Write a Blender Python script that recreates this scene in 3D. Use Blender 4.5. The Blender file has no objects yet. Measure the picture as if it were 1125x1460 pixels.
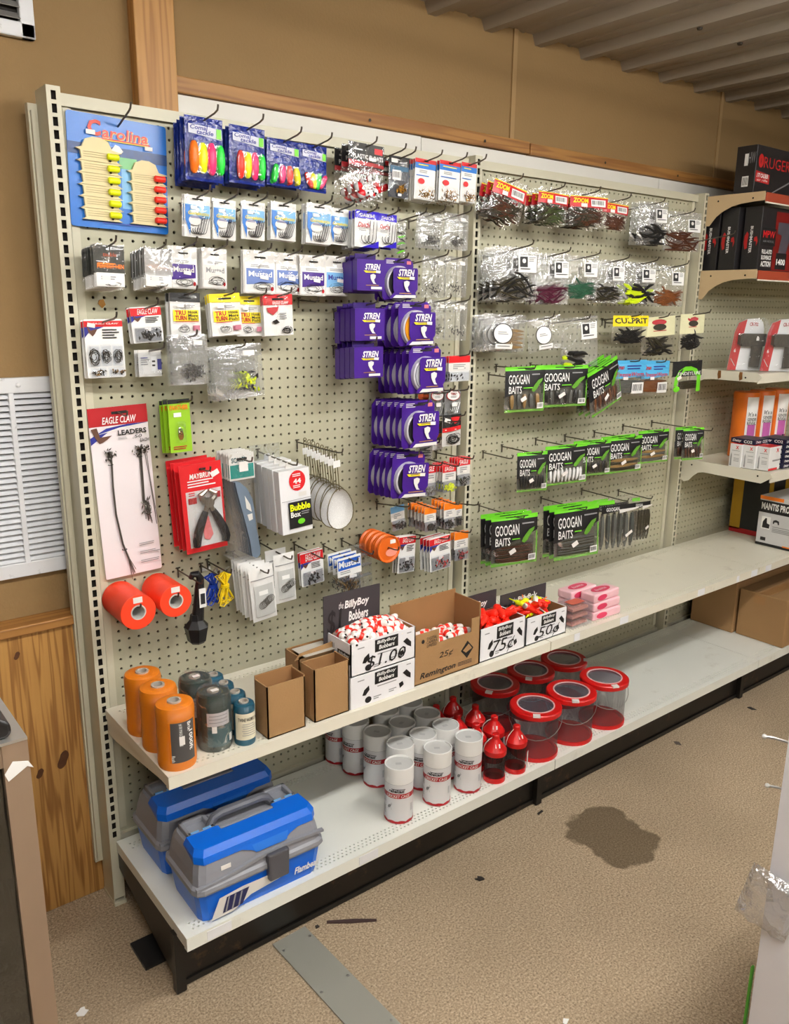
import bpy, bmesh, math, random
import numpy as np
from mathutils import Vector, Matrix, Euler

random.seed(7)
rng = np.random.default_rng(7)
SC = bpy.context.scene
COL = SC.collection
INCH = 0.0254

# ---------------------------------------------------------------- camera
YAW, PITCH, ROLL = 0.670960545, -0.246527115, 0.0111946
CAM = np.array([-0.59253937, -1.93741342, 1.54730606])
FPX = 1169.03
def _axes():
    f = np.array([math.sin(YAW)*math.cos(PITCH), math.cos(YAW)*math.cos(PITCH), math.sin(PITCH)])
    r = np.cross(f, [0, 0, 1]); r /= np.linalg.norm(r); u = np.cross(r, f)
    c, s = math.cos(ROLL), math.sin(ROLL)
    return c*r+s*u, -s*r+c*u, f
RT, UP, FW = _axes()
cam_data = bpy.data.cameras.new('camera')
cam_data.sensor_fit = 'HORIZONTAL'; cam_data.sensor_width = 36.0
cam_data.lens = 36.0*FPX/1125.0
cam_data.clip_start = 0.02; cam_data.clip_end = 60
cam = bpy.data.objects.new('camera', cam_data); COL.objects.link(cam)
m = Matrix.Identity(4)
for i in range(3):
    m[i][0] = RT[i]; m[i][1] = UP[i]; m[i][2] = -FW[i]; m[i][3] = CAM[i]
cam.matrix_world = m
SC.camera = cam

def at(px, py, axis, v):
    """the point of the room seen at a photograph pixel, on the plane axis = v"""
    d = FW + RT*(px-562.5)/FPX - UP*(py-730.0)/FPX
    t = (v-CAM[axis])/d[axis]
    return CAM+d*t

# ---------------------------------------------------------------- light
SC.view_settings.view_transform = 'Standard'
SC.view_settings.look = 'None'
SC.view_settings.gamma = 1.0
SC.view_settings.use_curve_mapping = False
SC.view_settings.exposure = EXPOSURE = 0.0
SC.cycles.transparent_max_bounces = 40
SC.cycles.max_bounces = 8
SC.cycles.caustics_reflective = False
SC.cycles.caustics_refractive = False
world = bpy.data.worlds.new('world'); SC.world = world; world.use_nodes = True
world.node_tree.nodes['Background'].inputs[0].default_value = (1.0, 0.97, 0.93, 1)
world.node_tree.nodes['Background'].inputs[1].default_value = 0.15

# bare fluorescent strips under the metal ceiling: x, y, z, watts-ish
LIGHTS = [(-0.45, -1.55, 2.28, 0.80), (1.05, -1.55, 2.28, 1.0), (2.60, -1.75, 2.28, 0.40), (-0.40, -3.40, 2.28, 0.9), (1.60, -3.40, 2.28, 0.8)]
LAMP_STRENGTH = 84.0
LAMP_COL = (1.0, 0.975, 0.93, 1)

# ---------------------------------------------------------------- materials
def s2l(c):
    return c/12.92 if c <= 0.04045 else ((c+0.055)/1.055)**2.4
def rgb(r, g, b):
    return (s2l(r/255), s2l(g/255), s2l(b/255), 1.0)
MATS = {}
def mat(name, col, rough=0.5, metal=0.0, var=0.06, vs=12.0, bump=0.0, bs=80.0, spec=0.5, coat=0.0, trans=0.0):
    """a plain surface with slight procedural mottling and relief; col in 0-255 sRGB"""
    if name in MATS: return MATS[name]
    mt = bpy.data.materials.new(name); mt.use_nodes = True
    nt = mt.node_tree; N = nt.nodes; L = nt.links
    b = N['Principled BSDF']
    b.inputs['Roughness'].default_value = rough; b.inputs['Metallic'].default_value = metal
    b.inputs['Specular IOR Level'].default_value = spec
    if coat: b.inputs['Coat Weight'].default_value = coat; b.inputs['Coat Roughness'].default_value = 0.12
    c = rgb(*col)
    tc = N.new('ShaderNodeTexCoord')
    nz = N.new('ShaderNodeTexNoise'); nz.inputs['Scale'].default_value = vs; nz.inputs['Detail'].default_value = 3
    L.new(tc.outputs['Object'], nz.inputs['Vector'])
    mx = N.new('ShaderNodeMix'); mx.data_type = 'RGBA'
    mx.inputs[6].default_value = tuple(min(1, q*(1-var)) for q in c[:3])+(1,)
    mx.inputs[7].default_value = tuple(min(1, q*(1+var)) for q in c[:3])+(1,)
    L.new(nz.outputs['Fac'], mx.inputs[0]); L.new(mx.outputs[2], b.inputs['Base Color'])
    if bump:
        n2 = N.new('ShaderNodeTexNoise'); n2.inputs['Scale'].default_value = bs; n2.inputs['Detail'].default_value = 2
        L.new(tc.outputs['Object'], n2.inputs['Vector'])
        bp = N.new('ShaderNodeBump'); bp.inputs['Strength'].default_value = bump; bp.inputs['Distance'].default_value = 0.01
        L.new(n2.outputs['Fac'], bp.inputs['Height']); L.new(bp.outputs['Normal'], b.inputs['Normal'])
    MATS[name] = mt
    return mt

def film(name, tint=(255, 255, 255), base=0.045, edge=0.34, glint=0.50, wscale=26.0, rough=0.09, haze=0.2):
    """clear plastic film: see-through with glossy wrinkles, painted-in glint streaks and a little milky haze"""
    if name in MATS: return MATS[name]
    mt = bpy.data.materials.new(name); mt.use_nodes = True
    nt = mt.node_tree; N = nt.nodes; L = nt.links
    N.remove(N['Principled BSDF']); out = N['Material Output']
    tr = N.new('ShaderNodeBsdfTransparent'); c = rgb(*tint); tr.inputs[0].default_value = c
    gl = N.new('ShaderNodeBsdfGlossy'); gl.inputs['Roughness'].default_value = rough; gl.inputs[0].default_value = (1, 1, 1, 1)
    df = N.new('ShaderNodeBsdfDiffuse'); df.inputs[0].default_value = tuple(min(.85, q) for q in c[:3])+(1,)
    tc = N.new('ShaderNodeTexCoord')
    nz = N.new('ShaderNodeTexNoise'); nz.inputs['Scale'].default_value = wscale; nz.inputs['Detail'].default_value = 2; nz.inputs['Distortion'].default_value = 1.2
    L.new(tc.outputs['Object'], nz.inputs['Vector'])
    bp = N.new('ShaderNodeBump'); bp.inputs['Strength'].default_value = 0.9; bp.inputs['Distance'].default_value = 0.006
    L.new(nz.outputs['Fac'], bp.inputs['Height']); L.new(bp.outputs['Normal'], gl.inputs['Normal'])
    lw = N.new('ShaderNodeLayerWeight'); lw.inputs['Blend'].default_value = 0.35
    L.new(bp.outputs['Normal'], lw.inputs['Normal'])
    mr = N.new('ShaderNodeMapRange'); mr.inputs['To Min'].default_value = base; mr.inputs['To Max'].default_value = edge
    L.new(lw.outputs['Facing'], mr.inputs['Value'])
    wr = N.new('ShaderNodeMapRange'); wr.inputs['From Min'].default_value = 0.61; wr.inputs['From Max'].default_value = 0.72; wr.inputs['To Max'].default_value = glint  # noise streaks of extra gloss and white, painted in as glints
    L.new(nz.outputs['Fac'], wr.inputs['Value'])
    ad = N.new('ShaderNodeMath'); ad.operation = 'ADD'; ad.use_clamp = True
    L.new(mr.outputs[0], ad.inputs[0]); L.new(wr.outputs[0], ad.inputs[1])
    m1 = N.new('ShaderNodeMixShader'); m1.inputs[0].default_value = haze
    L.new(gl.outputs[0], m1.inputs[1]); L.new(df.outputs[0], m1.inputs[2])
    m2 = N.new('ShaderNodeMixShader')
    L.new(ad.outputs[0], m2.inputs[0]); L.new(tr.outputs[0], m2.inputs[1]); L.new(m1.outputs[0], m2.inputs[2])
    L.new(m2.outputs[0], out.inputs['Surface'])
    MATS[name] = mt
    return mt

def wood(name, base, dark, axis='Z', scale=1.0, knots=False, rough=0.5):
    if name in MATS: return MATS[name]
    mt = bpy.data.materials.new(name); mt.use_nodes = True
    nt = mt.node_tree; N = nt.nodes; L = nt.links; b = N['Principled BSDF']
    b.inputs['Roughness'].default_value = rough
    tc = N.new('ShaderNodeTexCoord'); mp = N.new('ShaderNodeMapping')
    k = {'X': (0.6, 14, 14), 'Z': (14, 14, 0.6)}[axis]
    mp.inputs['Scale'].default_value = tuple(q*scale for q in k)
    L.new(tc.outputs['Object'], mp.inputs['Vector'])
    nz = N.new('ShaderNodeTexNoise'); nz.inputs['Scale'].default_value = 1.6; nz.inputs['Detail'].default_value = 2
    L.new(mp.outputs[0], nz.inputs['Vector'])
    wv = N.new('ShaderNodeMath'); wv.operation = 'MULTIPLY'; wv.inputs[1].default_value = 40
    L.new(nz.outputs['Fac'], wv.inputs[0])
    sn = N.new('ShaderNodeMath'); sn.operation = 'SINE'; L.new(wv.outputs[0], sn.inputs[0])
    mr = N.new('ShaderNodeMapRange'); mr.inputs['From Min'].default_value = -0.3; mr.inputs['From Max'].default_value = 1.0
    mr.inputs['To Max'].default_value = 0.6
    L.new(sn.outputs[0], mr.inputs['Value'])
    n3 = N.new('ShaderNodeTexNoise'); n3.inputs['Scale'].default_value = 6; n3.inputs['Detail'].default_value = 4
    L.new(mp.outputs[0], n3.inputs['Vector'])
    ad = N.new('ShaderNodeMath'); ad.operation = 'MULTIPLY_ADD'; ad.inputs[1].default_value = 0.45
    L.new(n3.outputs['Fac'], ad.inputs[0]); L.new(mr.outputs[0], ad.inputs[2])
    mx = N.new('ShaderNodeMix'); mx.data_type = 'RGBA'; mx.clamp_factor = True
    mx.inputs[6].default_value = rgb(*base); mx.inputs[7].default_value = rgb(*dark)
    L.new(ad.outputs[0], mx.inputs[0])
    res = mx.outputs[2]
    if knots:
        m2 = N.new('ShaderNodeMapping'); m2.inputs['Scale'].default_value = (5.5, 5.5, 2.6)
        L.new(tc.outputs['Object'], m2.inputs['Vector'])
        vo = N.new('ShaderNodeTexVoronoi'); vo.inputs['Scale'].default_value = 1.0
        L.new(m2.outputs[0], vo.inputs['Vector'])
        r2 = N.new('ShaderNodeMapRange'); r2.inputs['From Min'].default_value = 0.06; r2.inputs['From Max'].default_value = 0.17
        r2.inputs['To Min'].default_value = 0.75; r2.inputs['To Max'].default_value = 0
        L.new(vo.outputs['Distance'], r2.inputs['Value'])
        m3 = N.new('ShaderNodeMix'); m3.data_type = 'RGBA'; m3.inputs[7].default_value = rgb(70, 38, 16)
        L.new(r2.outputs[0], m3.inputs[0]); L.new(res, m3.inputs[6]); res = m3.outputs[2]
    L.new(res, b.inputs['Base Color'])
    MATS[name] = mt
    return mt

def worn(name, col, wear, amount=0.5, scale=9.0, rough=0.45, metal=0.0):
    """painted metal with scuffs and grime of their own shape"""
    if name in MATS: return MATS[name]
    mt = mat(name, col, rough, metal, 0.04, 4.0)
    nt = mt.node_tree; N = nt.nodes; L = nt.links; b = N['Principled BSDF']
    src = b.inputs['Base Color'].links[0].from_socket
    tc = [n for n in N if n.type == 'TEX_COORD'][0]
    nz = N.new('ShaderNodeTexNoise'); nz.inputs['Scale'].default_value = scale; nz.inputs['Detail'].default_value = 8; nz.inputs['Roughness'].default_value = 0.72
    L.new(tc.outputs['Object'], nz.inputs['Vector'])
    mr = N.new('ShaderNodeMapRange'); mr.inputs['From Min'].default_value = 0.60; mr.inputs['From Max'].default_value = 0.74; mr.inputs['To Max'].default_value = amount
    L.new(nz.outputs['Fac'], mr.inputs['Value'])
    mx = N.new('ShaderNodeMix'); mx.data_type = 'RGBA'; mx.inputs[7].default_value = rgb(*wear)
    L.new(mr.outputs[0], mx.inputs[0]); L.new(src, mx.inputs[6]); L.new(mx.outputs[2], b.inputs['Base Color'])
    return mt

# ---------------------------------------------------------------- mesh building
class MB:
    """collects shapes; build() links them as one mesh object"""
    def __init__(s): s.v = []; s.f = []; s.m = []; s.mi = 0; s.mats = []
    def use(s, mt):
        if mt not in s.mats: s.mats.append(mt)
        s.mi = s.mats.index(mt); return s
    def add(s, vs, fs):
        o = len(s.v); s.v.extend([tuple(float(c) for c in p) for p in vs])
        for f in fs: s.f.append(tuple(o+i for i in f)); s.m.append(s.mi)
        return s
    def box(s, x0, y0, z0, x1, y1, z1):
        if x0 > x1: x0, x1 = x1, x0
        if y0 > y1: y0, y1 = y1, y0
        if z0 > z1: z0, z1 = z1, z0
        return s.add([(x0,y0,z0),(x1,y0,z0),(x1,y1,z0),(x0,y1,z0),(x0,y0,z1),(x1,y0,z1),(x1,y1,z1),(x0,y1,z1)],
                     [(0,3,2,1),(4,5,6,7),(0,1,5,4),(1,2,6,5),(2,3,7,6),(3,0,4,7)])
    def prism(s, poly, y0, y1, axis='y'):
        """poly of (a,b), extruded along axis"""
        n = len(poly)
        def P(a, b, t): return {'y': (a, t, b), 'x': (t, a, b), 'z': (a, b, t)}[axis]
        vs = [P(a, b, y0) for a, b in poly]+[P(a, b, y1) for a, b in poly]
        fs = [tuple(range(n)), tuple(range(2*n-1, n-1, -1))]+[(i, i+n, (i+1) % n+n, (i+1) % n) for i in range(n)]
        return s.add(vs, fs)
    def tube(s, path, r, seg=6, cap=True):
        P = [Vector(p) for p in path]; n = len(P)
        rs = r if isinstance(r, (list, tuple)) else [r]*n
        rings = []; up = None
        for i in range(n):
            t = (P[min(i+1, n-1)]-P[max(i-1, 0)])
            if t.length < 1e-9: t = Vector((0, 0, 1))
            t.normalize()
            if up is None:
                a = Vector((0, 0, 1)) if abs(t.z) < .9 else Vector((1, 0, 0))
                up = (a-t*a.dot(t)).normalized()
            else:
                up = up-t*up.dot(t)
                up = up.normalized() if up.length > 1e-6 else t.orthogonal().normalized()
            bi = t.cross(up)
            rings.append([P[i]+(up*math.cos(2*math.pi*k/seg)+bi*math.sin(2*math.pi*k/seg))*rs[i] for k in range(seg)])
        vs = [v for rg in rings for v in rg]; fs = []
        for i in range(n-1):
            for k in range(seg):
                fs.append((i*seg+k, i*seg+(k+1) % seg, (i+1)*seg+(k+1) % seg, (i+1)*seg+k))
        if cap: fs.append(tuple(range(seg-1, -1, -1))); fs.append(tuple((n-1)*seg+k for k in range(seg)))
        return s.add(vs, fs)
    def lathe(s, prof, seg=24, o=(0, 0, 0), axis='z', close=False):
        """prof of (r, t) turned about an axis through o"""
        n = len(prof); vs = []; fs = []
        for r, t in prof:
            for k in range(seg):
                a = 2*math.pi*k/seg; c, d = r*math.cos(a), r*math.sin(a)
                p = {'z': (c, d, t), 'y': (c, t, d), 'x': (t, c, d)}[axis]
                vs.append((p[0]+o[0], p[1]+o[1], p[2]+o[2]))
        rg = n if close else n-1
        for i in range(rg):
            j = (i+1) % n
            for k in range(seg):
                q = (i*seg+k, i*seg+(k+1) % seg, j*seg+(k+1) % seg, j*seg+k)
                fs.append(q if axis != 'y' else q[::-1])
        if not close:
            for e in (0, n-1):
                if prof[e][0] > 1e-6: fs.append(tuple(e*seg+k for k in (range(seg) if (e == n-1) == (axis != 'y') else range(seg-1, -1, -1))))
        return s.add(vs, fs)
    def ball(s, c, r, seg=8, rings=5, sc=(1, 1, 1)):
        prof = [(math.sin(math.pi*i/rings)*1.0, -math.cos(math.pi*i/rings)) for i in range(rings+1)]
        n0 = len(s.v); s.lathe([(max(a, 1e-7), b) for a, b in prof], seg)
        for i in range(n0, len(s.v)):
            x, y, z = s.v[i]; s.v[i] = (c[0]+x*r*sc[0], c[1]+y*r*sc[1], c[2]+z*r*sc[2])
        return s
    def xf(s, M, start=0):
        for i in range(start, len(s.v)): s.v[i] = tuple(M @ Vector(s.v[i]))
        return s
    def mesh(s, name, mt=None, smooth=False):
        me = bpy.data.meshes.new(name); me.from_pydata(s.v, [], s.f)
        if s.mats:
            for q in s.mats: me.materials.append(q)
            me.polygons.foreach_set('material_index', s.m)
        elif mt is not None: me.materials.append(mt)
        me.update()
        if smooth:
            me.polygons.foreach_set('use_smooth', [True]*len(s.f)); me.set_sharp_from_angle(angle=0.60)
        return me
    def build(s, name, mt=None, parent=None, smooth=False, **kw):
        return link(name, s.mesh(name, mt, smooth), parent, **kw)

def link(name, data, parent=None, label=None, cat=None, group=None, kind=None, loc=None, rot=None):
    o = bpy.data.objects.new(name, data); COL.objects.link(o)
    if parent is not None: o.parent = parent
    if label: o['label'] = label
    if cat: o['category'] = cat
    if group: o['group'] = group
    if kind: o['kind'] = kind
    if loc is not None: o.location = loc
    if rot is not None: o.rotation_euler = rot
    return o
def thing(name, label, cat, loc=(0, 0, 0), rot=(0, 0, 0), group=None):
    return link(name, None, None, label, cat, group, None, loc, rot)
def dup(o, parent=None):
    c = o.copy(); COL.objects.link(c)
    if parent is not None: c.parent = parent
    for ch in list(o.children): dup(ch, c)
    return c
def bevel(o, w, seg=2):
    md = o.modifiers.new('bevel', 'BEVEL'); md.width = w; md.segments = seg; md.limit_method = 'ANGLE'; md.angle_limit = 0.6
    return o

_TX = {}
def text_mesh(body, shear=0.0, bold=0.0):
    """glyph outlines of a word as flat triangles, normalised to a 1 x 1 box"""
    k = (body, shear, bold)
    if k in _TX: return _TX[k]
    cu = bpy.data.curves.new('t', 'FONT'); cu.body = body; cu.size = 1; cu.shear = shear; cu.offset = bold; cu.resolution_u = 2
    cu.space_line = 0.85; cu.align_x = 'CENTER'
    o = bpy.data.objects.new('t', cu)
    me = o.to_mesh()
    v = np.array([q.co[:2] for q in me.vertices]) if len(me.vertices) else np.zeros((0, 2))
    f = [tuple(p.vertices) for p in me.polygons]
    o.to_mesh_clear()
    bpy.data.objects.remove(o); bpy.data.curves.remove(cu)
    lo, hi = v.min(0), v.max(0); v = (v-lo)/(hi-lo)
    _TX[k] = (v, f)
    return _TX[k]
def put_text(mb, body, fn, shear=0.0, bold=0.0):
    """fn(u, v) -> 3D point; u to the reading side, v upwards, both 0..1"""
    v, f = text_mesh(body, shear, bold)
    return mb.add([fn(a, b) for a, b in v], f)
def plane_text(name, body, o, ex, ez, mt, parent, shear=0.0, bold=0.0):
    """flat lettering on a face: o lower corner, ex along the words, ez up"""
    o, ex, ez = Vector(o), Vector(ex), Vector(ez)
    mb = MB(); put_text(mb, body, lambda a, b: o+ex*a+ez*b, shear, bold)
    return mb.build(name, mt, parent)

def arc(c, r, a0, a1, n, plane='xz'):
    out = []
    for i in range(n+1):
        a = a0+(a1-a0)*i/n; p, q = r*math.cos(a), r*math.sin(a)
        out.append({'xz': (c[0]+p, c[1], c[2]+q), 'yz': (c[0], c[1]+p, c[2]+q), 'xy': (c[0]+p, c[1]+q, c[2])}[plane])
    return out

# palette
PEG = worn('pegboard_enamel', (183, 180, 155), (112, 94, 68), 0.22, 7, 0.45)
BEIGE = worn('beige_enamel', (202, 198, 176), (120, 100, 72), 0.25, 7, 0.42)
SHELFM = worn('shelf_enamel', (230, 226, 210), (112, 88, 60), 0.35, 6, 0.4)
DECKM = worn('deck_enamel', (238, 240, 232), (150, 135, 110), 0.3, 6, 0.42)
TANBR = worn('tan_enamel', (212, 186, 146), (96, 70, 44), 0.5, 14, 0.5)
DARKM = mat('dark_metal', (42, 38, 34), 0.4, 0.7, 0.2, 30)
WIRE = mat('hook_wire', (104, 98, 90), 0.35, 0.8, 0.2, 40)
STEEL = mat('bright_steel', (190, 190, 188), 0.3, 0.9, 0.1)
WHITE = mat('white_paper', (240, 240, 238), 0.6, 0, 0.03)
OFFW = mat('off_white_card', (226, 224, 220), 0.55, 0, 0.04)
BLACK = mat('black_print', (22, 22, 24), 0.5, 0, 0.1)
BLACKP = mat('black_plastic', (26, 26, 28), 0.35, 0, 0.15)
GREYP = mat('grey_print', (150, 150, 152), 0.6)
RED = mat('red_print', (214, 32, 38), 0.4, 0, 0.06)
CRIM = mat('crimson_print', (176, 24, 34), 0.4, 0, 0.06)
BLUE = mat('blue_print', (24, 112, 200), 0.4, 0, 0.08)
NAVY = mat('navy_film', (24, 44, 130), 0.25, 0, 0.35, 30, 0.4, 60)
NAVYP = mat('navy_print', (38, 44, 140), 0.45)
PURP = mat('purple_print', (62, 24, 128), 0.35, 0, 0.08)
PURD = mat('purple_dark_print', (44, 18, 96), 0.35, 0, 0.08)
YEL = mat('yellow_print', (250, 226, 20), 0.45, 0, 0.05)
ORG = mat('orange_print', (246, 130, 26), 0.45)
GRN = mat('lime_print', (110, 210, 40), 0.4, 0, 0.08)
LIME = mat('lime_yellow_print', (196, 216, 40), 0.4)
SKY = mat('sky_print', (120, 178, 224), 0.4, 0, 0.1)
CREAM = mat('cream_foam', (232, 218, 172), 0.7)
KRAFT = mat('kraft_card', (160, 124, 82), 0.8, 0, 0.08, 8, 0.1, 200)
KRAFTD = mat('kraft_card_inside', (150, 108, 66), 0.85, 0, 0.08)
NPINK = mat('neon_pink', (255, 50, 120), 0.4, 0, 0.03)
NGRN = mat('neon_green', (40, 220, 70), 0.4, 0, 0.03)
NYEL = mat('neon_yellow', (240, 250, 20), 0.4, 0, 0.03)
NORG = mat('neon_orange', (255, 120, 20), 0.4, 0, 0.03)
NRED = mat('neon_red', (255, 56, 40), 0.4, 0, 0.03)
CLEAR = film('clear_film')
ZIPBAG = film('zip_bag_film', (248, 249, 250), 0.11, 0.5, 0.55, 30.0, 0.10, 0.45)
CLEARS = film('stiff_clear_plastic', (250, 252, 255), 0.06, 0.42, 0.08, 25.0, 0.06, 0.15)

# ================================================================ the room
YW = 0.10          # the back wall
ZC = 2.40          # ceiling
X0, X1, Y0 = -3.2, 6.5, -5.0

def floor_material():
    mt = bpy.data.materials.new('speckled_carpet'); mt.use_nodes = True
    nt = mt.node_tree; N = nt.nodes; L = nt.links; b = N['Principled BSDF']; b.inputs['Roughness'].default_value = 0.85
    b.inputs['Specular IOR Level'].default_value = 0.25
    tc = N.new('ShaderNodeTexCoord')
    n1 = N.new('ShaderNodeTexNoise'); n1.inputs['Scale'].default_value = 190; n1.inputs['Detail'].default_value = 4; n1.inputs['Roughness'].default_value = 0.75
    L.new(tc.outputs['Object'], n1.inputs['Vector'])
    cr = N.new('ShaderNodeValToRGB'); e = cr.color_ramp.elements
    e[0].position = 0.30; e[0].color = rgb(96, 80, 62); e[1].position = 0.70; e[1].color = rgb(222, 202, 174)
    k = e.new(0.5); k.color = rgb(172, 152, 126)
    L.new(n1.outputs['Fac'], cr.inputs[0])
    # broad traffic grime
    n2 = N.new('ShaderNodeTexNoise'); n2.inputs['Scale'].default_value = 1.7; n2.inputs['Detail'].default_value = 4
    L.new(tc.outputs['Object'], n2.inputs['Vector'])
    r2 = N.new('ShaderNodeMapRange'); r2.inputs['From Min'].default_value = 0.35; r2.inputs['From Max'].default_value = 0.75
    r2.inputs['To Min'].default_value = 0; r2.inputs['To Max'].default_value = 0.42
    L.new(n2.outputs['Fac'], r2.inputs['Value'])
    mx = N.new('ShaderNodeMix'); mx.data_type = 'RGBA'; mx.inputs[7].default_value = rgb(104, 90, 70)
    L.new(r2.outputs[0], mx.inputs[0]); L.new(cr.outputs[0], mx.inputs[6])
    # the spill stain, a shape of its own
    c0 = at(872, 1190, 2, 0)
    mp = N.new('ShaderNodeMapping'); mp.vector_type = 'POINT'
    mp.inputs['Location'].default_value = (-c0[0], -c0[1], 0)
    L.new(tc.outputs['Object'], mp.inputs['Vector'])
    n3 = N.new('ShaderNodeTexNoise'); n3.inputs['Scale'].default_value = 9; n3.inputs['Detail'].default_value = 3
    L.new(tc.outputs['Object'], n3.inputs['Vector'])
    sx = N.new('ShaderNodeSeparateXYZ'); L.new(mp.outputs[0], sx.inputs[0])
    def mth(op, a, bb):
        q = N.new('ShaderNodeMath'); q.operation = op
        for i, w in enumerate((a, bb)):
            if isinstance(w, (int, float)): q.inputs[i].default_value = w
            else: L.new(w, q.inputs[i])
        return q.outputs[0]
    ax = mth('DIVIDE', sx.outputs[0], 0.120); ay = mth('DIVIDE', sx.outputs[1], 0.15)
    sh = mth('MULTIPLY', mth('MULTIPLY', sx.outputs[0], sx.outputs[1]), 14)
    d = mth('ADD', mth('ADD', mth('MULTIPLY', ax, ax), mth('MULTIPLY', ay, ay)), mth('MULTIPLY', sh, -1.0))
    d = mth('ADD', d, mth('MULTIPLY', mth('SUBTRACT', n3.outputs['Fac'], 0.5), 2.2))
    st = N.new('ShaderNodeMapRange'); st.inputs['From Min'].default_value = 0.85; st.inputs['From Max'].default_value = 1.05
    st.inputs['To Min'].default_value = 0.74; st.inputs['To Max'].default_value = 0
    L.new(d, st.inputs['Value'])
    m4 = N.new('ShaderNodeMix'); m4.data_type = 'RGBA'; m4.inputs[7].default_value = rgb(70, 57, 36)
    L.new(st.outputs[0], m4.inputs[0]); L.new(mx.outputs[2], m4.inputs[6])
    L.new(m4.outputs[2], b.inputs['Base Color'])
    bp = N.new('ShaderNodeBump'); bp.inputs['Strength'].default_value = 0.2; bp.inputs['Distance'].default_value = 0.002
    L.new(n1.outputs['Fac'], bp.inputs['Height']); L.new(bp.outputs['Normal'], b.inputs['Normal'])
    return mt

MB().box(X0, Y0, -0.05, X1, YW, 0).build('floor', floor_material(), kind='structure')
TANW = mat('tan_wall_board', (142, 114, 73), 0.8, 0, 0.05, 3, 0.12, 120)
MB().box(X0, YW, 0, X1, YW+0.1, ZC+0.05).build('wall_back', TANW, kind='structure')
PLAIN = mat('plain_wall', (200, 188, 165), 0.8)
MB().box(X0-0.1, Y0, 0, X0, YW, ZC+0.05).build('wall_left', PLAIN, kind='structure')
MB().box(X1, Y0, 0, X1+0.1, YW, ZC+0.05).build('wall_right', PLAIN, kind='structure')
MB().box(X0, Y0-0.1, 0, X1, Y0, ZC+0.05).build('wall_front', PLAIN, kind='structure')

# corrugated metal ceiling: pans between hanging ribs that run out from the wall
CEIL = worn('ceiling_metal', (150, 140, 126), (110, 98, 84), 0.3, 3, 0.45, 0.0)
rib = 0.2286; off = 1.829
k0 = int(math.floor((X0-off)/rib))+1; k1 = int(math.floor((X1-off)/rib))
prof = [(X0, ZC)]
for k in range(k0, k1+1):
    c = off+k*rib
    prof += [(c-0.030, ZC), (c-0.016, ZC-0.030), (c+0.016, ZC-0.030), (c+0.030, ZC)]
    for q in (0.076, 0.150):
        prof += [(c+q-0.012, ZC), (c+q-0.006, ZC-0.004), (c+q+0.006, ZC-0.004), (c+q+0.012, ZC)]
prof = [p for p in prof if p[0] < X1-0.01]+[(X1, ZC)]
mb = MB(); n = len(prof)
mb.add([(x, Y0, z) for x, z in prof]+[(x, YW, z) for x, z in prof], [(i, i+n, i+1+n, i+1) for i in range(n-1)])
ceil = mb.build('ceiling', CEIL, kind='structure')
SCREW = mat('screw_head', (60, 54, 48), 0.5, 0.6)
for px, py in ((1007, 43), (1057, 62)):
    p = at(px, py, 2, ZC-0.03)
    MB().lathe([(0.001, -0.006), (0.007, -0.005), (0.009, 0.0), (0.009, 0.001)], 8, (0, 0, 0)).build('ceiling_screw', SCREW, ceil, loc=(off+round((p[0]-off)/rib)*rib, p[1], ZC-0.031))

# narrow battens over the wall board joints
BATT = mat('tan_batten', (160, 130, 88), 0.75)
for i, x in enumerate((-0.92, 1.491, 2.695, 3.905)):
    MB().box(x-0.009, YW-0.006, 2.05, x+0.009, YW, ZC).build('trim_%d' % (i+1), BATT, kind='structure')
PINE = wood('pine_trim', (172, 124, 64), (128, 82, 38), 'X', 1.0)
PINEV = wood('pine_post', (190, 142, 78), (148, 98, 46), 'Z', 1.0)
PINEB = wood('pine_boards', (192, 146, 80), (128, 82, 36), 'Z', 1.5, True)
tr = bevel(MB().box(0.325, YW-0.022, 2.038, 1.560, YW, 2.076).build('trim_5', PINE, kind='structure'), 0.003)
bevel(MB().box(1.562, YW-0.026, 2.036, 5.5, YW, 2.072).build('trim_6', PINE, kind='structure'), 0.003)
for x in (0.9, 1.35, 1.95, 2.4):
    MB().lathe([(0.0045, 0), (0.0045, -0.001), (0.0001, -0.0012)], 8, (0, 0, 0), 'y').build('nail_head', SCREW, tr, loc=(x, YW-0.0265, 2.052))
bevel(MB().box(0.224, YW-0.04, 0.8, 0.322, YW, ZC).build('trim_7', PINEV, kind='structure'), 0.003)
# white board fixed under the trim
WBOARD = mat('white_board', (228, 226, 218), 0.6, 0, 0.03)
wb = MB().box(0.325, YW-0.012, 0.9, 1.10, YW, 2.036).box(1.102, YW-0.012, 0.9, 2.30, YW, 2.034).box(2.302, YW-0.012, 0.9, 3.5, YW, 2.034).build('trim_8', WBOARD, kind='structure')

# pine wainscot on the near stretch of wall, with a ledge
wains = thing('pine_wainscot', 'knotty pine board wainscot low on the tan wall', 'wainscot')
wains['kind'] = 'structure'
xs = [-1.35, -1.05, -0.75, -0.50, -0.232, 0.30]
for a, b_ in zip(xs[:-1], xs[1:]):
    bevel(MB().box(a+0.001, YW-0.055, 0.0, b_-0.001, YW, 0.775).build('plank', PINEB, wains), 0.003)
KNOT = mat('pine_knot', (84, 48, 22), 0.6, 0, 0.4, 60)
for px, py, ru, rv in ((90, 1083, .012, .024), (57, 1103, .008, .013), (24, 935, .006, .010)):
    c = at(px, py, 1, YW-0.0555)
    MB().add([(c[0]+ru*math.cos(a*.35)*(1+.15*math.sin(a*1.3))+.3*rv*math.sin(a*.35), c[1], c[2]+rv*math.sin(a*.35)) for a in range(18)], [tuple(range(17, -1, -1))]).build('knot', KNOT, wains)
bevel(MB().box(-1.35, YW-0.068, 0.776, 0.30, YW, 0.800).build('ledge', PINE, wains), 0.003)

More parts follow.
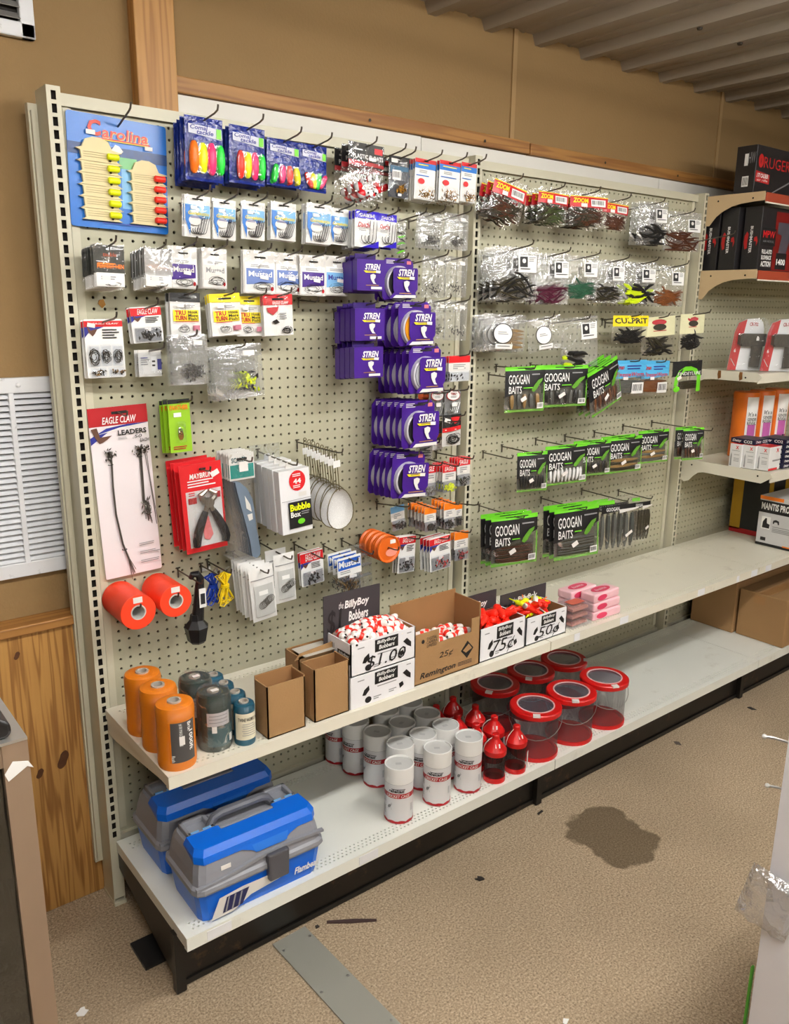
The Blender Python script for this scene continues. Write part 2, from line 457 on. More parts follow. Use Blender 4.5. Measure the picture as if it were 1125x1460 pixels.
# return-air grille above the ledge
VENTM = worn('vent_white', (226, 228, 232), (70, 66, 62), 0.6, 26, 0.45)
VOID = mat('duct_shade_dark', (30, 27, 25), 0.9)  # dark sheet behind the louvers, painted as the shade in the duct
gx0, gx1, gz0, gz1 = -0.62, 0.06, 0.905, 1.378
gr = thing('return_air_grille', 'large white louvered return air grille on the tan wall', 'vent', (0, 0, 0))
f = MB()
fy = YW-0.018
f.box(gx0, fy, gz1-0.035, gx1, YW-0.001, gz1).box(gx0, fy, gz0, gx1, YW-0.001, gz0+0.035)
f.box(gx0, fy, gz0, gx0+0.035, YW-0.001, gz1).box(gx1-0.035, fy, gz0, gx1, YW-0.001, gz1)
for c in (-0.30, -0.112): f.box(c-0.006, fy+0.001, gz0+0.02, c+0.006, YW-0.001, gz1-0.02)
bevel(f.build('frame', VENTM, gr), 0.002)
MB().box(gx0+0.01, YW-0.003, gz0+0.01, gx1-0.01, YW-0.001, gz1-0.01).build('duct_shade_sheet', VOID, gr)
nsl = 29; slat_me = None
for i in range(nsl):
    z = gz0+0.042+(gz1-gz0-0.084)*i/(nsl-1)
    if slat_me is None:
        slat_me = MB().prism([(-0.013, -0.0045), (-0.0122, -0.0057), (0.0, 0.0035), (-0.0008, 0.0047)], gx0+0.03, gx1-0.03, 'x').mesh('slat', VENTM)
    link('slat', slat_me, gr, loc=(0, YW-0.003, z))
for x, z in ((-0.095, 1.362), (-0.5, 1.362)):
    MB().lathe([(0.006, 0), (0.006, -0.002), (0.003, -0.004), (0.0001, -0.0042)], 10, axis='y').build('screw', VENTM, gr, loc=(x, fy, z))

# supply register high on the wall
sv = thing('supply_register', 'white air register high up beside the wooden post', 'vent')
p = at(52, 57, 1, YW-0.02)
rx1, rz0 = p[0], p[2]
rx0, rz1 = rx1-0.30, rz0+0.20
f = MB()
f.box(rx0, YW-0.02, rz0, rx1, YW-0.001, rz0+0.030).box(rx0, YW-0.02, rz1-0.03, rx1, YW-0.001, rz1)
f.box(rx0, YW-0.02, rz0, rx0+0.03, YW-0.001, rz1).box(rx1-0.03, YW-0.02, rz0, rx1, YW-0.001, rz1)
bevel(f.build('frame', VENTM, sv), 0.003)
MB().box(rx0+0.01, YW-0.004, rz0+0.01, rx1-0.01, YW-0.001, rz1-0.01).build('duct_shade_sheet', VOID, sv)
sm = MB().prism([(-0.016, -0.006), (-0.015, -0.0075), (0.0, 0.006), (-0.001, 0.0075)], rx0+0.028, rx1-0.028, 'x').mesh('louver', mat('louver_grey', (150, 148, 144), 0.4, 0.3))
for i in range(6): link('louver', sm, sv, loc=(0, YW-0.004, rz0+0.042+0.022*i))

# flat metal threshold strip let into the carpet
STRIP = worn('threshold_metal', (160, 160, 150), (104, 100, 90), 0.5, 5, 0.4, 0.25)
a0, a1 = at(392, 1340, 2, 0.003), at(428, 1322, 2, 0.003)
b0, b1 = at(500, 1520, 2, 0.003), at(590, 1480, 2, 0.003)
d = np.array([0.30, -1.0])/math.hypot(0.30, 1.0)
c_t = (at(412, 1335, 2, 0)+at(412, 1335, 2, 0))/2; c_b = at(530, 1460, 2, 0)
dv = Vector(c_b-c_t); dv.z = 0; L_ = dv.length*1.6; dv.normalize(); nv = Vector((-dv.y, dv.x, 0))
wst = 0.048
mb = MB(); s0 = Vector(c_t)
vs = [s0+nv*wst, s0-nv*wst, s0-nv*wst+dv*L_, s0+nv*wst+dv*L_]
mb.add([(v.x, v.y, 0.0003) for v in vs]+[(v.x, v.y, 0.004) for v in vs], [(0, 1, 2, 3), (7, 6, 5, 4), (0, 4, 5, 1), (1, 5, 6, 2), (2, 6, 7, 3), (3, 7, 4, 0)])
st = mb.build('threshold_strip', STRIP, label='flat grey metal strip laid across the brown floor', cat='floor strip')
for t in (0.04, 0.22, 0.40):
    for s in (-0.8, 0.8):
        q = s0+dv*(t*L_/0.6)+nv*wst*s
        MB().lathe([(0.004, 0), (0.0035, 0.0012), (0.0001, 0.0018)], 8).build('screw', STEEL, st, loc=(q.x, q.y, 0.004))

# litter on the floor
def scrap(name, label, px, py, pts, mt, h=0.002):
    c = at(px, py, 2, 0)
    MB().prism(pts, 0.0004, h, 'z').build(name, mt, label=label, cat='litter', loc=(c[0], c[1], 0.0), rot=(0, 0, random.uniform(0, 3)))
CHIP = mat('dark_chip', (40, 34, 30), 0.7)
scrap('paper_scrap', 'torn white paper scrap on the floor near the display case', 118, 1443, [(-.012, -.006), (.004, -.012), (.006, -.004), (.014, 0), (.01, .008), (0, .01), (-.004, .014), (-.012, .008)], WHITE)
scrap('paper_scrap', 'small white paper bit at the bottom of the aisle', 806, 1457, [(-.008, -.004), (.010, -.006), (.006, .006), (-.006, .004)], WHITE)
scrap('debris_chip', 'dark crumpled bit on the floor before the white canisters', 684, 1254, [(-.012, -.006), (-.002, -.010), (.010, -.006), (.006, .002), (.012, .008), (-.004, .007)], CHIP, 0.004)
scrap('debris_chip', 'dark chip on the floor near the threshold strip', 452, 1322, [(-.006, -.003), (.004, -.005), (.006, .003), (-.002, .005)], CHIP, 0.003)
scrap('debris_chip', 'dark flat chip on the aisle floor farthest from the stain', 1072, 1011, [(-.016, -.006), (.010, -.010), (.018, .003), (-.004, .008)], CHIP, 0.003)
scrap('debris_chip', 'grey flat chip on the floor opposite the empty deck', 966, 1060, [(-.014, -.008), (.008, -.010), (.014, .008), (-.006, .010)], mat('grey_chip', (84, 74, 66), .8), 0.002)
scrap('debris_chip', 'small dark chip lying between the deck and the stain', 770, 1159, [(-.014, -.003), (.012, -.004), (.014, .003), (-.012, .003)], CHIP, 0.003)
p0, p1 = at(466, 1316, 2, 0), at(537, 1313, 2, 0)
dd = Vector(p1-p0); ang = math.atan2(dd.y, dd.x)
MB().prism([(0, -.003), (dd.length*.5, -.006), (dd.length, -.003), (dd.length, .002), (dd.length*.55, .006), (0, .003)], 0.0004, 0.005, 'z').build(
    'wood_sliver', mat('dark_sliver', (66, 48, 46), .8), label='long dark sliver of wood lying on the floor', cat='litter', loc=(p0[0], p0[1], 0), rot=(0, 0, ang))

# ceiling strip fixtures (behind and above the viewpoint)
FIX = mat('fixture_white', (235, 235, 235), 0.5)
FIXL = ['above the tool box end', 'above the spool racks', 'above the far bay', 'behind the viewer near the display case', 'behind the viewer on the far side']
for i, (x, y, z, p) in enumerate(LIGHTS):
    t = thing('strip_light_fixture', 'white fluorescent strip fixture, ' + FIXL[i], 'light fixture', (x, y, 0), group='ceiling strip fixtures')
    MB().box(-0.62, -0.05, z+0.03, 0.62, 0.05, ZC-0.031).build('housing', FIX, t)
    em = bpy.data.materials.new('fluorescent_tube'); em.use_nodes = True
    bs = em.node_tree.nodes['Principled BSDF']; bs.inputs['Emission Color'].default_value = LAMP_COL; bs.inputs['Emission Strength'].default_value = LAMP_STRENGTH*p
    for s_ in (-0.035, 0.035):
        MB().tube([(-0.59, s_, z), (0.59, s_, z)], 0.017, 10).build('tube', em, t)
    for s_ in (-0.60, 0.60): MB().box(s_-0.012, -0.055, z-0.02, s_+0.012, 0.055, z+0.03).build('lamp_holder', FIX, t)

# ================================================================ the gondola
def perf(nx, nz, pitch, r, x0, z0, xa, xb, za, zb, depth, seg=8):
    """sheet in the x-z plane facing -y with real round holes on a grid; x0,z0 = first hole"""
    out = MB(); V = []; Fc = []
    h = pitch/2
    ang = [2*math.pi*(k+0.5)/8 for k in range(8)]
    # outer ring: 8 boundary points of a cell matching hole angles
    ring_o = [(h, h*0.42), (h*0.42, h), (-h*0.42, h), (-h, h*0.42), (-h, -h*0.42), (-h*0.42, -h), (h*0.42, -h), (h, -h*0.42)]
    corner = [(h, h), (-h, h), (-h, -h), (h, -h)]
    for j in range(nz):
        for i in range(nx):
            cx, cz = x0+i*pitch, z0+j*pitch; o = len(V)
            V += [(cx+a, 0, cz+b) for a, b in ring_o]
            V += [(cx+r*math.cos(a), 0, cz+r*math.sin(a)) for a in [math.radians(22.5+45*k) for k in range(8)]]
            V += [(cx+r*math.cos(a), depth, cz+r*math.sin(a)) for a in [math.radians(22.5+45*k) for k in range(8)]]
            V += [(cx+a, 0, cz+b) for a, b in corner]
            for k in range(8):
                k2 = (k+1) % 8
                Fc.append((o+k, o+8+k, o+8+k2, o+k2))
                Fc.append((o+8+k, o+16+k, o+16+k2, o+8+k2))
            Fc += [(o+24, o, o+1), (o+25, o+2, o+3), (o+26, o+4, o+5), (o+27, o+6, o+7)]
    out.v = V; out.f = Fc; out.m = [0]*len(Fc)
    gx0, gx1 = x0-h, x0+(nx-1)*pitch+h; gz0, gz1 = z0-h, z0+(nz-1)*pitch+h
    def q(a, b, c, d_):
        if c-a > 1e-5 and d_-b > 1e-5: out.add([(a, 0, b), (c, 0, b), (c, 0, d_), (a, 0, d_)], [(0, 1, 2, 3)])
    q(xa, za, gx0, zb); q(gx1, za, xb, zb); q(gx0, za, gx1, gz0); q(gx0, gz1, gx1, zb)
    return out

PITCH48 = 48*INCH
gond = thing('gondola_shelving', 'long beige pegboard gondola shelving unit along the tan wall', 'shelving unit')
zrow0 = 1.304-43*INCH      # lowest row of holes
nrow = 70
panel_me = perf(44, nrow, INCH, 0.0037, 0.0635, zrow0, 0.022, PITCH48-0.022, 0.165, 1.955+0.02, 0.005).mesh('pegboard_panel', PEG)
HARD = mat('hole_shade_hardboard', (70, 52, 38), 0.9)  # unseen dark sheet, added so the peg holes look shaded
GX = [0.0, PITCH48, 2*PITCH48, 3*PITCH48]
for s in range(3):
    pn = link('pegboard_panel', panel_me, gond, loc=(GX[s], 0, 0))
    MB().box(0.02, 0.028, 0.16, PITCH48-0.02, 0.034, 1.97).build('hole_shade_sheet', HARD, pn)
    # rails
    rl = MB().prism([(-0.013, 1.950), (-0.013, 1.975), (0.03, 1.975), (0.03, 1.971), (-0.009, 1.971), (-0.009, 1.950)], 0.016, PITCH48-0.016, 'x').build('top_rail', BEIGE, gond, loc=(GX[s], 0, 0))
    MB().box(0.016, -0.012, 0.165, PITCH48-0.016, 0.03, 0.185).build('bottom_rail', BEIGE, gond, loc=(GX[s], 0, 0))
    # panel edge channels beside the posts
    for xx in (0.026, PITCH48-0.044):
        MB().box(xx, -0.006, 0.20, xx+0.018, 0.0, 1.95).build('panel_channel', BEIGE, gond, loc=(GX[s], 0, 0))
# slotted uprights
up = MB()
hw, fy, by = 0.0145, -0.040, 0.036
sl_h, z_top = 0.0178, 1.981
zs = []
z = z_top-0.018
while z > 0.192: zs.append(z); z -= INCH
up.box(-hw, fy, zs[-1]-0.03, -0.0052, fy+0.002, z_top).box(0.0052, fy, zs[-1]-0.03, hw, fy+0.002, z_top)
prev = z_top
for z in zs:
    up.box(-0.0052, fy, z+sl_h/2, 0.0052, fy+0.002, prev); prev = z-sl_h/2
up.box(-0.0052, fy, zs[-1]-0.03, 0.0052, fy+0.002, prev)
up.box(-hw, fy+0.002, 0.0, -hw+0.002, by, z_top).box(hw-0.002, fy+0.002, 0.0, hw, by, z_top).box(-hw, fy+0.002, z_top-0.002, hw, by, z_top)
up.box(-hw, fy, 0.02, hw, fy+0.002, zs[-1]-0.03)
up_me = up.mesh('upright', BEIGE)
UIN = mat('slot_shade_dark', (34, 28, 24), 0.8, 0.3)  # plate coloured dark for the shade inside the hollow upright
core_me = MB().box(-hw+0.002, fy+0.012, 0.1, hw-0.002, fy+0.014, z_top-0.002).mesh('slot_shade', UIN)
foot_me = MB().box(-0.0155, -0.044, 0.0, 0.0155, 0.040, 0.01).mesh('foot', BEIGE)
for s in range(4):
    u_ = link('upright', up_me, gond, loc=(GX[s], 0, 0)); link('slot_shade', core_me, u_); link('foot', foot_me, u_)
# the back half's post and finishing channel seen past the end upright
e = MB(); e.box(-0.034, 0.030, 0.10, -0.0147, 0.050, 1.955).box(-0.030, 0.020, 0.11, -0.022, 0.030, 1.94)
e.build('end_channel', BEIGE, gond)

# base: brackets, kick plates, decks
KICK = worn('kick_black', (34, 32, 30), (110, 82, 60), 0.8, 14, 0.4, 0.3)
KW, DZ, DY = 0.395, 0.190, -0.470
for s in range(3):
    kp = MB().box(0.004, -KW, 0.004, PITCH48-0.001, -KW+0.012, 0.168).box(0.004, -KW-0.006, 0.004, PITCH48-0.001, -KW, 0.018).build('kick_plate', KICK, gond, loc=(GX[s], 0, 0))
bk = MB().prism([(-0.042, 0.185), (-0.042, 0.11), (-0.36, 0.025), (-0.395, 0.004), (-0.41, 0.004), (-0.41, 0.165), (-0.38, 0.185)], -0.002, 0.002, 'x').box(-0.012, -0.415, 0.004, 0.012, -0.395, 0.165).mesh('base_bracket', KICK)
for s in range(4): link('base_bracket', bk, gond, loc=(GX[s]+(0.006 if s == 0 else 0), 0, 0))
MB().box(-0.035, -0.30, 0.0005, 0.03, -0.20, 0.008).build('leveling_plate', BLACKP, gond)

def shelf_mesh(W, y_front, y_back, z_top_, lip, back_rows, front_rows, mtop, gx=0.0):
    """one sheet-metal shelf: perforated bands front and back, folded lip"""
    mb = MB()
    pitch, r = 0.0127, 0.0033
    n = int((W-0.05)/pitch)
    bands = []
    for k in range(front_rows): bands.append((y_front+0.022+k*0.0105, (k % 2)*pitch/2))
    for k in range(back_rows): bands.append((y_back-0.030-k*0.0105, (k % 2)*pitch/2))
    # holes as sheet cells: band strips
    ys = sorted(set([y_front, y_back]+[b_[0]-0.00525 for b_ in bands]+[b_[0]+0.00525 for b_ in bands]))
    def hole_row(yc, ox):
        x = 0.025+ox
        hy = 0.00525; hx = pitch/2
        start = x-hx
        mb.add([(0, yc-hy, z_top_), (start, yc-hy, z_top_), (start, yc+hy, z_top_), (0, yc+hy, z_top_)], [(0, 1, 2, 3)])
        for i in range(n):
            c = x+i*pitch
            o_ = [(c-hx, yc-hy), (c+hx, yc-hy), (c+hx, yc+hy), (c-hx, yc+hy)]
            i_ = [(c, yc-r), (c+r*1.25, yc), (c, yc+r), (c-r*1.25, yc)]
            V = [(a, b_, z_top_) for a, b_ in o_]+[(a, b_, z_top_) for a, b_ in i_]+[(a, b_, z_top_-0.004) for a, b_ in i_]
            mb.add(V, [(0, 1, 4), (1, 5, 4), (1, 2, 5), (2, 6, 5), (2, 3, 6), (3, 7, 6), (3, 0, 7), (0, 4, 7), (4, 5, 9, 8), (5, 6, 10, 9), (6, 7, 11, 10), (7, 4, 8, 11)])
        end = x+(n-1)*pitch+hx
        mb.add([(end, yc-hy, z_top_), (W, yc-hy, z_top_), (W, yc+hy, z_top_), (end, yc+hy, z_top_)], [(0, 1, 2, 3)])
    rows = {round(b_[0], 5): b_[1] for b_ in bands}
    for a, b_ in zip(ys[:-1], ys[1:]):
        c = round((a+b_)/2, 5)
        if c in rows: hole_row((a+b_)/2, rows[c])
        elif b_-a > 1e-5: mb.add([(0, a, z_top_), (W, a, z_top_), (W, b_, z_top_), (0, b_, z_top_)], [(0, 1, 2, 3)])
    # folded front lip
    mb.box(0, y_front, z_top_-lip, W, y_front+0.0025, z_top_-0.0005)
    mb.box(0, y_front+0.0025, z_top_-lip, W, y_front+0.016, z_top_-lip+0.002)
    mb.box(0, y_front+0.003, z_top_-lip+0.004, 0.0025, y_back, z_top_-0.0005).box(W-0.0025, y_front+0.003, z_top_-lip+0.004, W, y_back, z_top_-0.0005)
    return mb
deck_me = shelf_mesh(PITCH48-0.004, DY, -0.042, DZ, 0.034, 3, 3, DECKM).mesh('base_deck', DECKM)
UNDER = mat('perf_shade_dark', (64, 58, 50), 0.8)  # dark sheet under the perforations, coloured as the shade below them
und_me = MB().box(0.003, DY+0.004, DZ-0.016, PITCH48-0.007, -0.042, DZ-0.014).mesh('perf_shade_sheet', UNDER)
for s in range(3): link('perf_shade_sheet', und_me, link('base_deck', deck_me, gond, loc=(GX[s]+0.002, 0, 0)))

# the continuous row of middle shelves
MZ, MY = 0.566, -0.424
mid_me = shelf_mesh(PITCH48-0.004, MY, -0.040, MZ, 0.030, 2, 2, SHELFM).mesh('shelf_sheet', SHELFM)
mund_me = MB().box(0.003, MY+0.004, MZ-0.016, PITCH48-0.007, -0.040, MZ-0.014).mesh('perf_shade_sheet', UNDER)
def bracket_mesh(depth, hb, hf, yb=-0.040, drop=0.0):
    pts = [(yb, 0.0), (yb-depth, 0.0), (yb-depth, -hf)]
    pts += [(yb-depth*0.55, -hf-0.004), (yb-depth*0.36, -hf-0.018), (yb-depth*0.22, -hf-0.042), (yb-depth*0.13, -hb+0.01), (yb-0.012, -hb), (yb, -hb)]
    return MB().prism(pts, -0.0012, 0.0012, 'x')
mid_lab = ['beige metal shelf holding the orange twine spools and bobber boxes', 'nearly bare beige shelf beyond the bobber boxes', 'beige shelf at the far end under the black and white carton']
br_me = MB().prism([(-0.040, 0.0), (-0.410, 0.0), (-0.410, -0.024), (-0.10, -0.062), (-0.040, -0.064)], -0.0015, 0.0015, 'x').mesh('bracket', SHELFM)
TAG = mat('shelf_tag', (238, 240, 244), 0.4, 0, 0.05)
TAGS = [[(0.23, 1)], [(0.10, 0.6), (0.30, 1), (0.68, 1), (0.89, .4), (0.99, 1)], [(0.06, 1)]]
for s in range(3):
    t = thing('wall_shelf', mid_lab[s], 'shelf', (GX[s]+0.002, 0, 0))
    link('perf_shade_sheet', mund_me, link('shelf_sheet', mid_me, t))
    for xx in (0.004, PITCH48-0.008): link('bracket', br_me, t, loc=(xx, 0, MZ-0.002))
    if s:
        for u, wd in TAGS[s]:
            MB().box(-0.022*wd, MY-0.0012, MZ-0.027, 0.022*wd, MY-0.0004, MZ-0.003).build('price_tag', TAG, t, loc=(u*PITCH48*0.98, 0, 0))
for x in (0.50, 0.08):
    MB().box(GX[0]+x-0.03, DY-0.0012, DZ-0.03, GX[0]+x+0.03, DY-0.0004, DZ-0.006).build('price_strip', TAG, gond)

# ================================================================ packs on peg hooks
ORD = ['frontmost', 'second back', 'third back', 'fourth back', 'fifth back', 'sixth back', 'seventh back', 'eighth back', 'ninth back', 'tenth back']
BAR = mat('barcode_black', (40, 40, 42), 0.6)
STK = mat('price_sticker', (240, 236, 232), 0.55, 0, 0.04)
SLOT = mat('hang_slot_dark', (34, 32, 30), 0.8)

class Pack:
    """a hanging package: origin at the middle of its top edge, front towards -y"""
    def __init__(s, w, h, B=0.0, vh=0.2, t=0.0012, seed=0):
        s.w, s.h, s.B, s.vh, s.t = w, h, B, vh, t
        s.parts = []; s.lift = 0.0; s.r = random.Random(seed)
    def bulge(s, u, v):
        if s.B <= 0: return s.t/2
        u = min(max(u, 0), 1); tt = (v-s.vh*0.6)/(1-s.vh*0.6)
        if tt <= 0 or tt >= 1: return s.t/2
        return s.t/2+s.B*(4*u*(1-u))**0.55*(4*tt*(1-tt))**0.5*(0.7+0.6*tt)
    def pt(s, u, v, lift=0.0): return ((u-0.5)*s.w, -s.bulge(u, v)-lift, -v*s.h)
    def _up(s, d=0.0005): s.lift += d; return s.lift
    def add(s, name, mb, mt=None, smooth=False, sub=False):
        s.parts.append((name, mb.mesh(name, mt, smooth), sub)); return s
    def card(s, mt, name='card', u0=0, v0=0, u1=1, v1=1, rad=0.0):
        a, b, c, d = (u0-.5)*s.w, -v1*s.h, (u1-.5)*s.w, -v0*s.h
        if rad:
            q = []
            for cx, cz, a0 in ((c-rad, d-rad, 0), (a+rad, d-rad, 90), (a+rad, b+rad, 180), (c-rad, b+rad, 270)):
                for k in range(4):
                    an = math.radians(a0+30*k); q.append((cx+rad*math.cos(an), cz+rad*math.sin(an)))
            return s.add(name, MB().prism(q, -s.t/2, s.t/2), mt)
        return s.add(name, MB().box(a, -s.t/2, b, c, s.t/2, d), mt)
    def pouch(s, mt, name='film', nu=8, nv=10, jit=0.0012, back=0.4):
        """closed pillow of film"""
        mb = MB(); V = []
        for side in (0, 1):
            for j in range(nv+1):
                for i in range(nu+1):
                    u, v = i/nu, j/nv; e = (i in (0, nu)) or (j in (0, nv))
                    b = s.bulge(u, v)+(0 if e else s.r.uniform(0, jit))
                    du = 0 if not e else s.r.uniform(-.004, .004)
                    V.append(((u-.5+du)*s.w, -b if side == 0 else (0 if e else b*back)-0.0001, -v*s.h))
        F = []; k = (nu+1)*(nv+1)
        for j in range(nv):
            for i in range(nu):
                a = j*(nu+1)+i; F.append((a, a+nu+1, a+nu+2, a+1)); F.append((k+a, k+a+1, k+a+nu+2, k+a+nu+1))
        mb.add(V, F); s.lift = max(s.lift, jit+.0003); return s.add(name, mb, mt, True)
    def D(s, name, mt, u0, v0, u1, v1, vbr=None, vbl=None, vtr=None, sub=False):
        """printed or stuck-on patch following the front; vbr/vbl/vtr slant its edges"""
        L = s._up(); n = 5 if s.B > 0 else 1; mb = MB(); V = []; F = []
        vbl = v1 if vbl is None else vbl; vbr = v1 if vbr is None else vbr; vtr = v0 if vtr is None else vtr
        for j in range(n+1):
            for i in range(n+1):
                a, b = i/n, j/n; u = u0+(u1-u0)*a
                top = v0+(vtr-v0)*a; bot = vbl+(vbr-vbl)*a
                V.append(s.pt(u, top+(bot-top)*b, L))
        for j in range(n):
            for i in range(n):
                a = j*(n+1)+i; F.append((a, a+n+1, a+n+2, a+1))
        mb.add(V, F); return s.add(name, mb, mt, False, sub)
    def poly(s, name, mt, pts):
        L = s._up(); return s.add(name, MB().add([s.pt(u, v, L) for u, v in pts], [tuple(range(len(pts)))[::-1]]), mt)
    def ell(s, name, mt, u, v, ru, rv, n=20):
        return s.poly(name, mt, [(u+ru*math.cos(2*math.pi*k/n), v+rv*math.sin(2*math.pi*k/n)) for k in range(n)])
    def T(s, body, mt, u0, v0, u1, v1, shear=0.0, bold=0.0, name='lettering', rise=0.0):
        L = s._up(0.0006); mb = MB()
        put_text(mb, body, lambda a, b: s.pt(u0+(u1-u0)*a, v1+(v0-v1)*b-rise*a, L), shear, bold)
        return s.add(name, mb, mt)
    def lines(s, mt, u0, v0, u1, v1, n=4, name='small_print'):
        L = s._up(); mb = MB(); hh = (v1-v0)/n
        for k in range(n):
            e = u1-(u1-u0)*s.r.uniform(0, .35); v = v0+hh*k
            mb.add([s.pt(u0, v, L), s.pt(u0, v+hh*.45, L), s.pt(e, v+hh*.45, L), s.pt(e, v, L)], [(0, 1, 2, 3)])
        return s.add(name, mb, mt)
    def barcode(s, u0, v0, u1, v1, n=9):
        s.D('barcode_label', WHITE, u0, v0, u1, v1); L = s._up(); mb = MB(); w = (u1-u0)*.84
        for k in range(n):
            a = u0+(u1-u0)*.08+w*k/n; b = a+w/n*s.r.uniform(.3, .7); t, q = v0+(v1-v0)*.15, v0+(v1-v0)*.75
            mb.add([s.pt(a, t, L), s.pt(a, q, L), s.pt(b, q, L), s.pt(b, t, L)], [(0, 1, 2, 3)])
        return s.add('barcode', mb, BAR, False, True)
    def sticker(s, u, v, du=.16, dv=.06, ang=0.0):
        L = s._up(); c, d = math.cos(ang), math.sin(ang); q = []
        for a, b in ((-1, -1), (-1, 1), (1, 1), (1, -1)):
            x, z = a*du*s.w/2, b*dv*s.h/2
            q.append(s.pt(u+(x*c-z*d)/s.w, v+(x*d+z*c)/s.h, L+.0004))
        return s.add('price_sticker', MB().add(q, [(0, 1, 2, 3)]), STK)
    def slot(s, u=.5, v=.06, du=.22, dv=.025):
        return s.D('hang_slot', SLOT, u-du/2, v-dv/2, u+du/2, v+dv/2)
    def blister(s, mt, u0, v0, u1, v1, d, name='blister', ins=.12):
        a, b, c, e = (u0-.5)*s.w, -v1*s.h, (u1-.5)*s.w, -v0*s.h
        i = ins*min(c-a, e-b); y0, y1 = -s.t/2-.0003, -s.t/2-d
        V = [(a, y0, b), (c, y0, b), (c, y0, e), (a, y0, e), (a+i, y1, b+i), (c-i, y1, b+i), (c-i, y1, e-i), (a+i, y1, e-i)]
        return s.add(name, MB().add(V, [(4, 5, 6, 7), (0, 1, 5, 4), (1, 2, 6, 5), (2, 3, 7, 6), (3, 0, 4, 7)]), mt)
    # ---- contents
    def _y(s, u, v, d): return -s.bulge(u, v)*0.55-d
    def worms(s, mts, u0, v0, u1, v1, n, r, vert=False, wig=.2, d=0.0, name='soft_baits', lay=2):
        mb = MB(); q = s.r
        if wig >= .4 and not vert: n = int(n*2.0)
        for k in range(n):
            mb.use(mts[k % len(mts)])
            t = (k+.5)/n; P = []; ph = q.uniform(0, 6); amp = wig*q.uniform(.4, 1)
            if wig >= .4 and not vert:      # a loose tangle
                an = q.gauss(0, .42); ln = q.uniform(.45, .75)*(u1-u0)*s.w; cu, cv = u0+(u1-u0)*q.uniform(.22, .78), v0+(v1-v0)*q.uniform(.15, .95)
                for j in range(6):
                    a = j/5-.5; be = .35*math.sin(ph+4*a)
                    u = cu+(ln*a*math.cos(an)-ln*.18*be*math.sin(an))/s.w; v = cv+(ln*a*math.sin(an)+ln*.25*be)/s.h
                    u = min(.97, max(.03, u)); v = min(.97, max(v0-.12, v))
                    P.append(((u-.5)*s.w, s._y(u, v, d)-r*.7*((k % lay)-.5), -v*s.h))
                mb.tube(P, [r*.5, r, r, r*.9, r*.75, r*.3], 5); continue
            for j in range(6):
                a = j/5; sway = amp*math.sin(ph+3*a)
                if vert: u, v = u0+(u1-u0)*(t+sway*.3/max(1, n**.5)), v0+(v1-v0)*a
                else: u, v = u0+(u1-u0)*a, v0+(v1-v0)*(t+sway*.4)
                P.append(((u-.5)*s.w, s._y(u, v, d)-r*.8*((k % lay)), -v*s.h))
            mb.tube(P, [r*.55, r, r, r*.95, r*.8, r*.35], 5)
        return s.add(name, mb, None, True)
    def bits(s, mts, u0, v0, u1, v1, n, r, d=0.0, name='loose_tackle', el=1.0):
        mb = MB(); q = s.r
        for k in range(n):
            mb.use(mts[k % len(mts)])
            a, b = q.gauss(.5, .22), q.gauss(.5, .22)
            u, v = u0+(u1-u0)*min(1, max(0, a)), v0+(v1-v0)*min(1, max(0, b))
            c = Vector(((u-.5)*s.w, s._y(u, v, d)-q.uniform(0, .002), -v*s.h))
            R = Euler((q.uniform(0, 6), q.uniform(0, 6), q.uniform(0, 6))).to_matrix()
            pts = [c+R @ Vector(p)*r*q.uniform(.7, 1.3) for p in ((el*1.6, 0, 0), (-el*1.6, 0, 0), (0, .7, 0), (0, -.7, 0), (0, 0, .7), (0, 0, -.7))]
            mb.add(pts, [(0, 2, 4), (2, 1, 4), (1, 3, 4), (3, 0, 4), (2, 0, 5), (1, 2, 5), (3, 1, 5), (0, 3, 5)])
        return s.add(name, mb, None)
    def hooks(s, mt, u0, v0, u1, v1, n, r=.0011, d=0.0, name='fish_hooks', lean=.3):
        mb = MB()
        for k in range(n):
            t = (k+.5)/n; W, H = (u1-u0)*s.w, (v1-v0)*s.h
            x = (u0-.5)*s.w+W*(.25+.5*t); zt = -v0*s.h; zb = -v1*s.h; rr = min(H*.22, W*.22)
            y = s._y((u0+u1)/2, (v0+v1)/2, d)-.0008*k
            P = [(x+lean*H*.8, y, zt-H*.05*t)]+[(x+lean*H*.4, y, zt-H*.4)]
            P += arc((x-rr+0.0, y, zb+rr*1.1), rr, 0.0, -math.pi*1.15, 7)
            mb.tube(P, r, 4)
        return s.add(name, mb, mt, True)
    def wires(s, mt, u0, v0, u1, v1, n, r=.0007, d=0.0, name='wire_tangle'):
        mb = MB(); q = s.r
        for k in range(n):
            P = []; cu, cv = q.uniform(.35, .65), q.uniform(.35, .65); a0 = q.uniform(0, 6); rr = q.uniform(.2, .48)
            for j in range(9):
                a = a0+j*.75; u = u0+(u1-u0)*min(1, max(0, cu+rr*math.cos(a))); v = v0+(v1-v0)*min(1, max(0, cv+rr*.95*math.sin(a)))
                P.append(((u-.5)*s.w, s._y(u, v, d)-q.uniform(0, .002), -v*s.h))
            mb.tube(P, r, 3)
        return s.add(name, mb, mt, True)
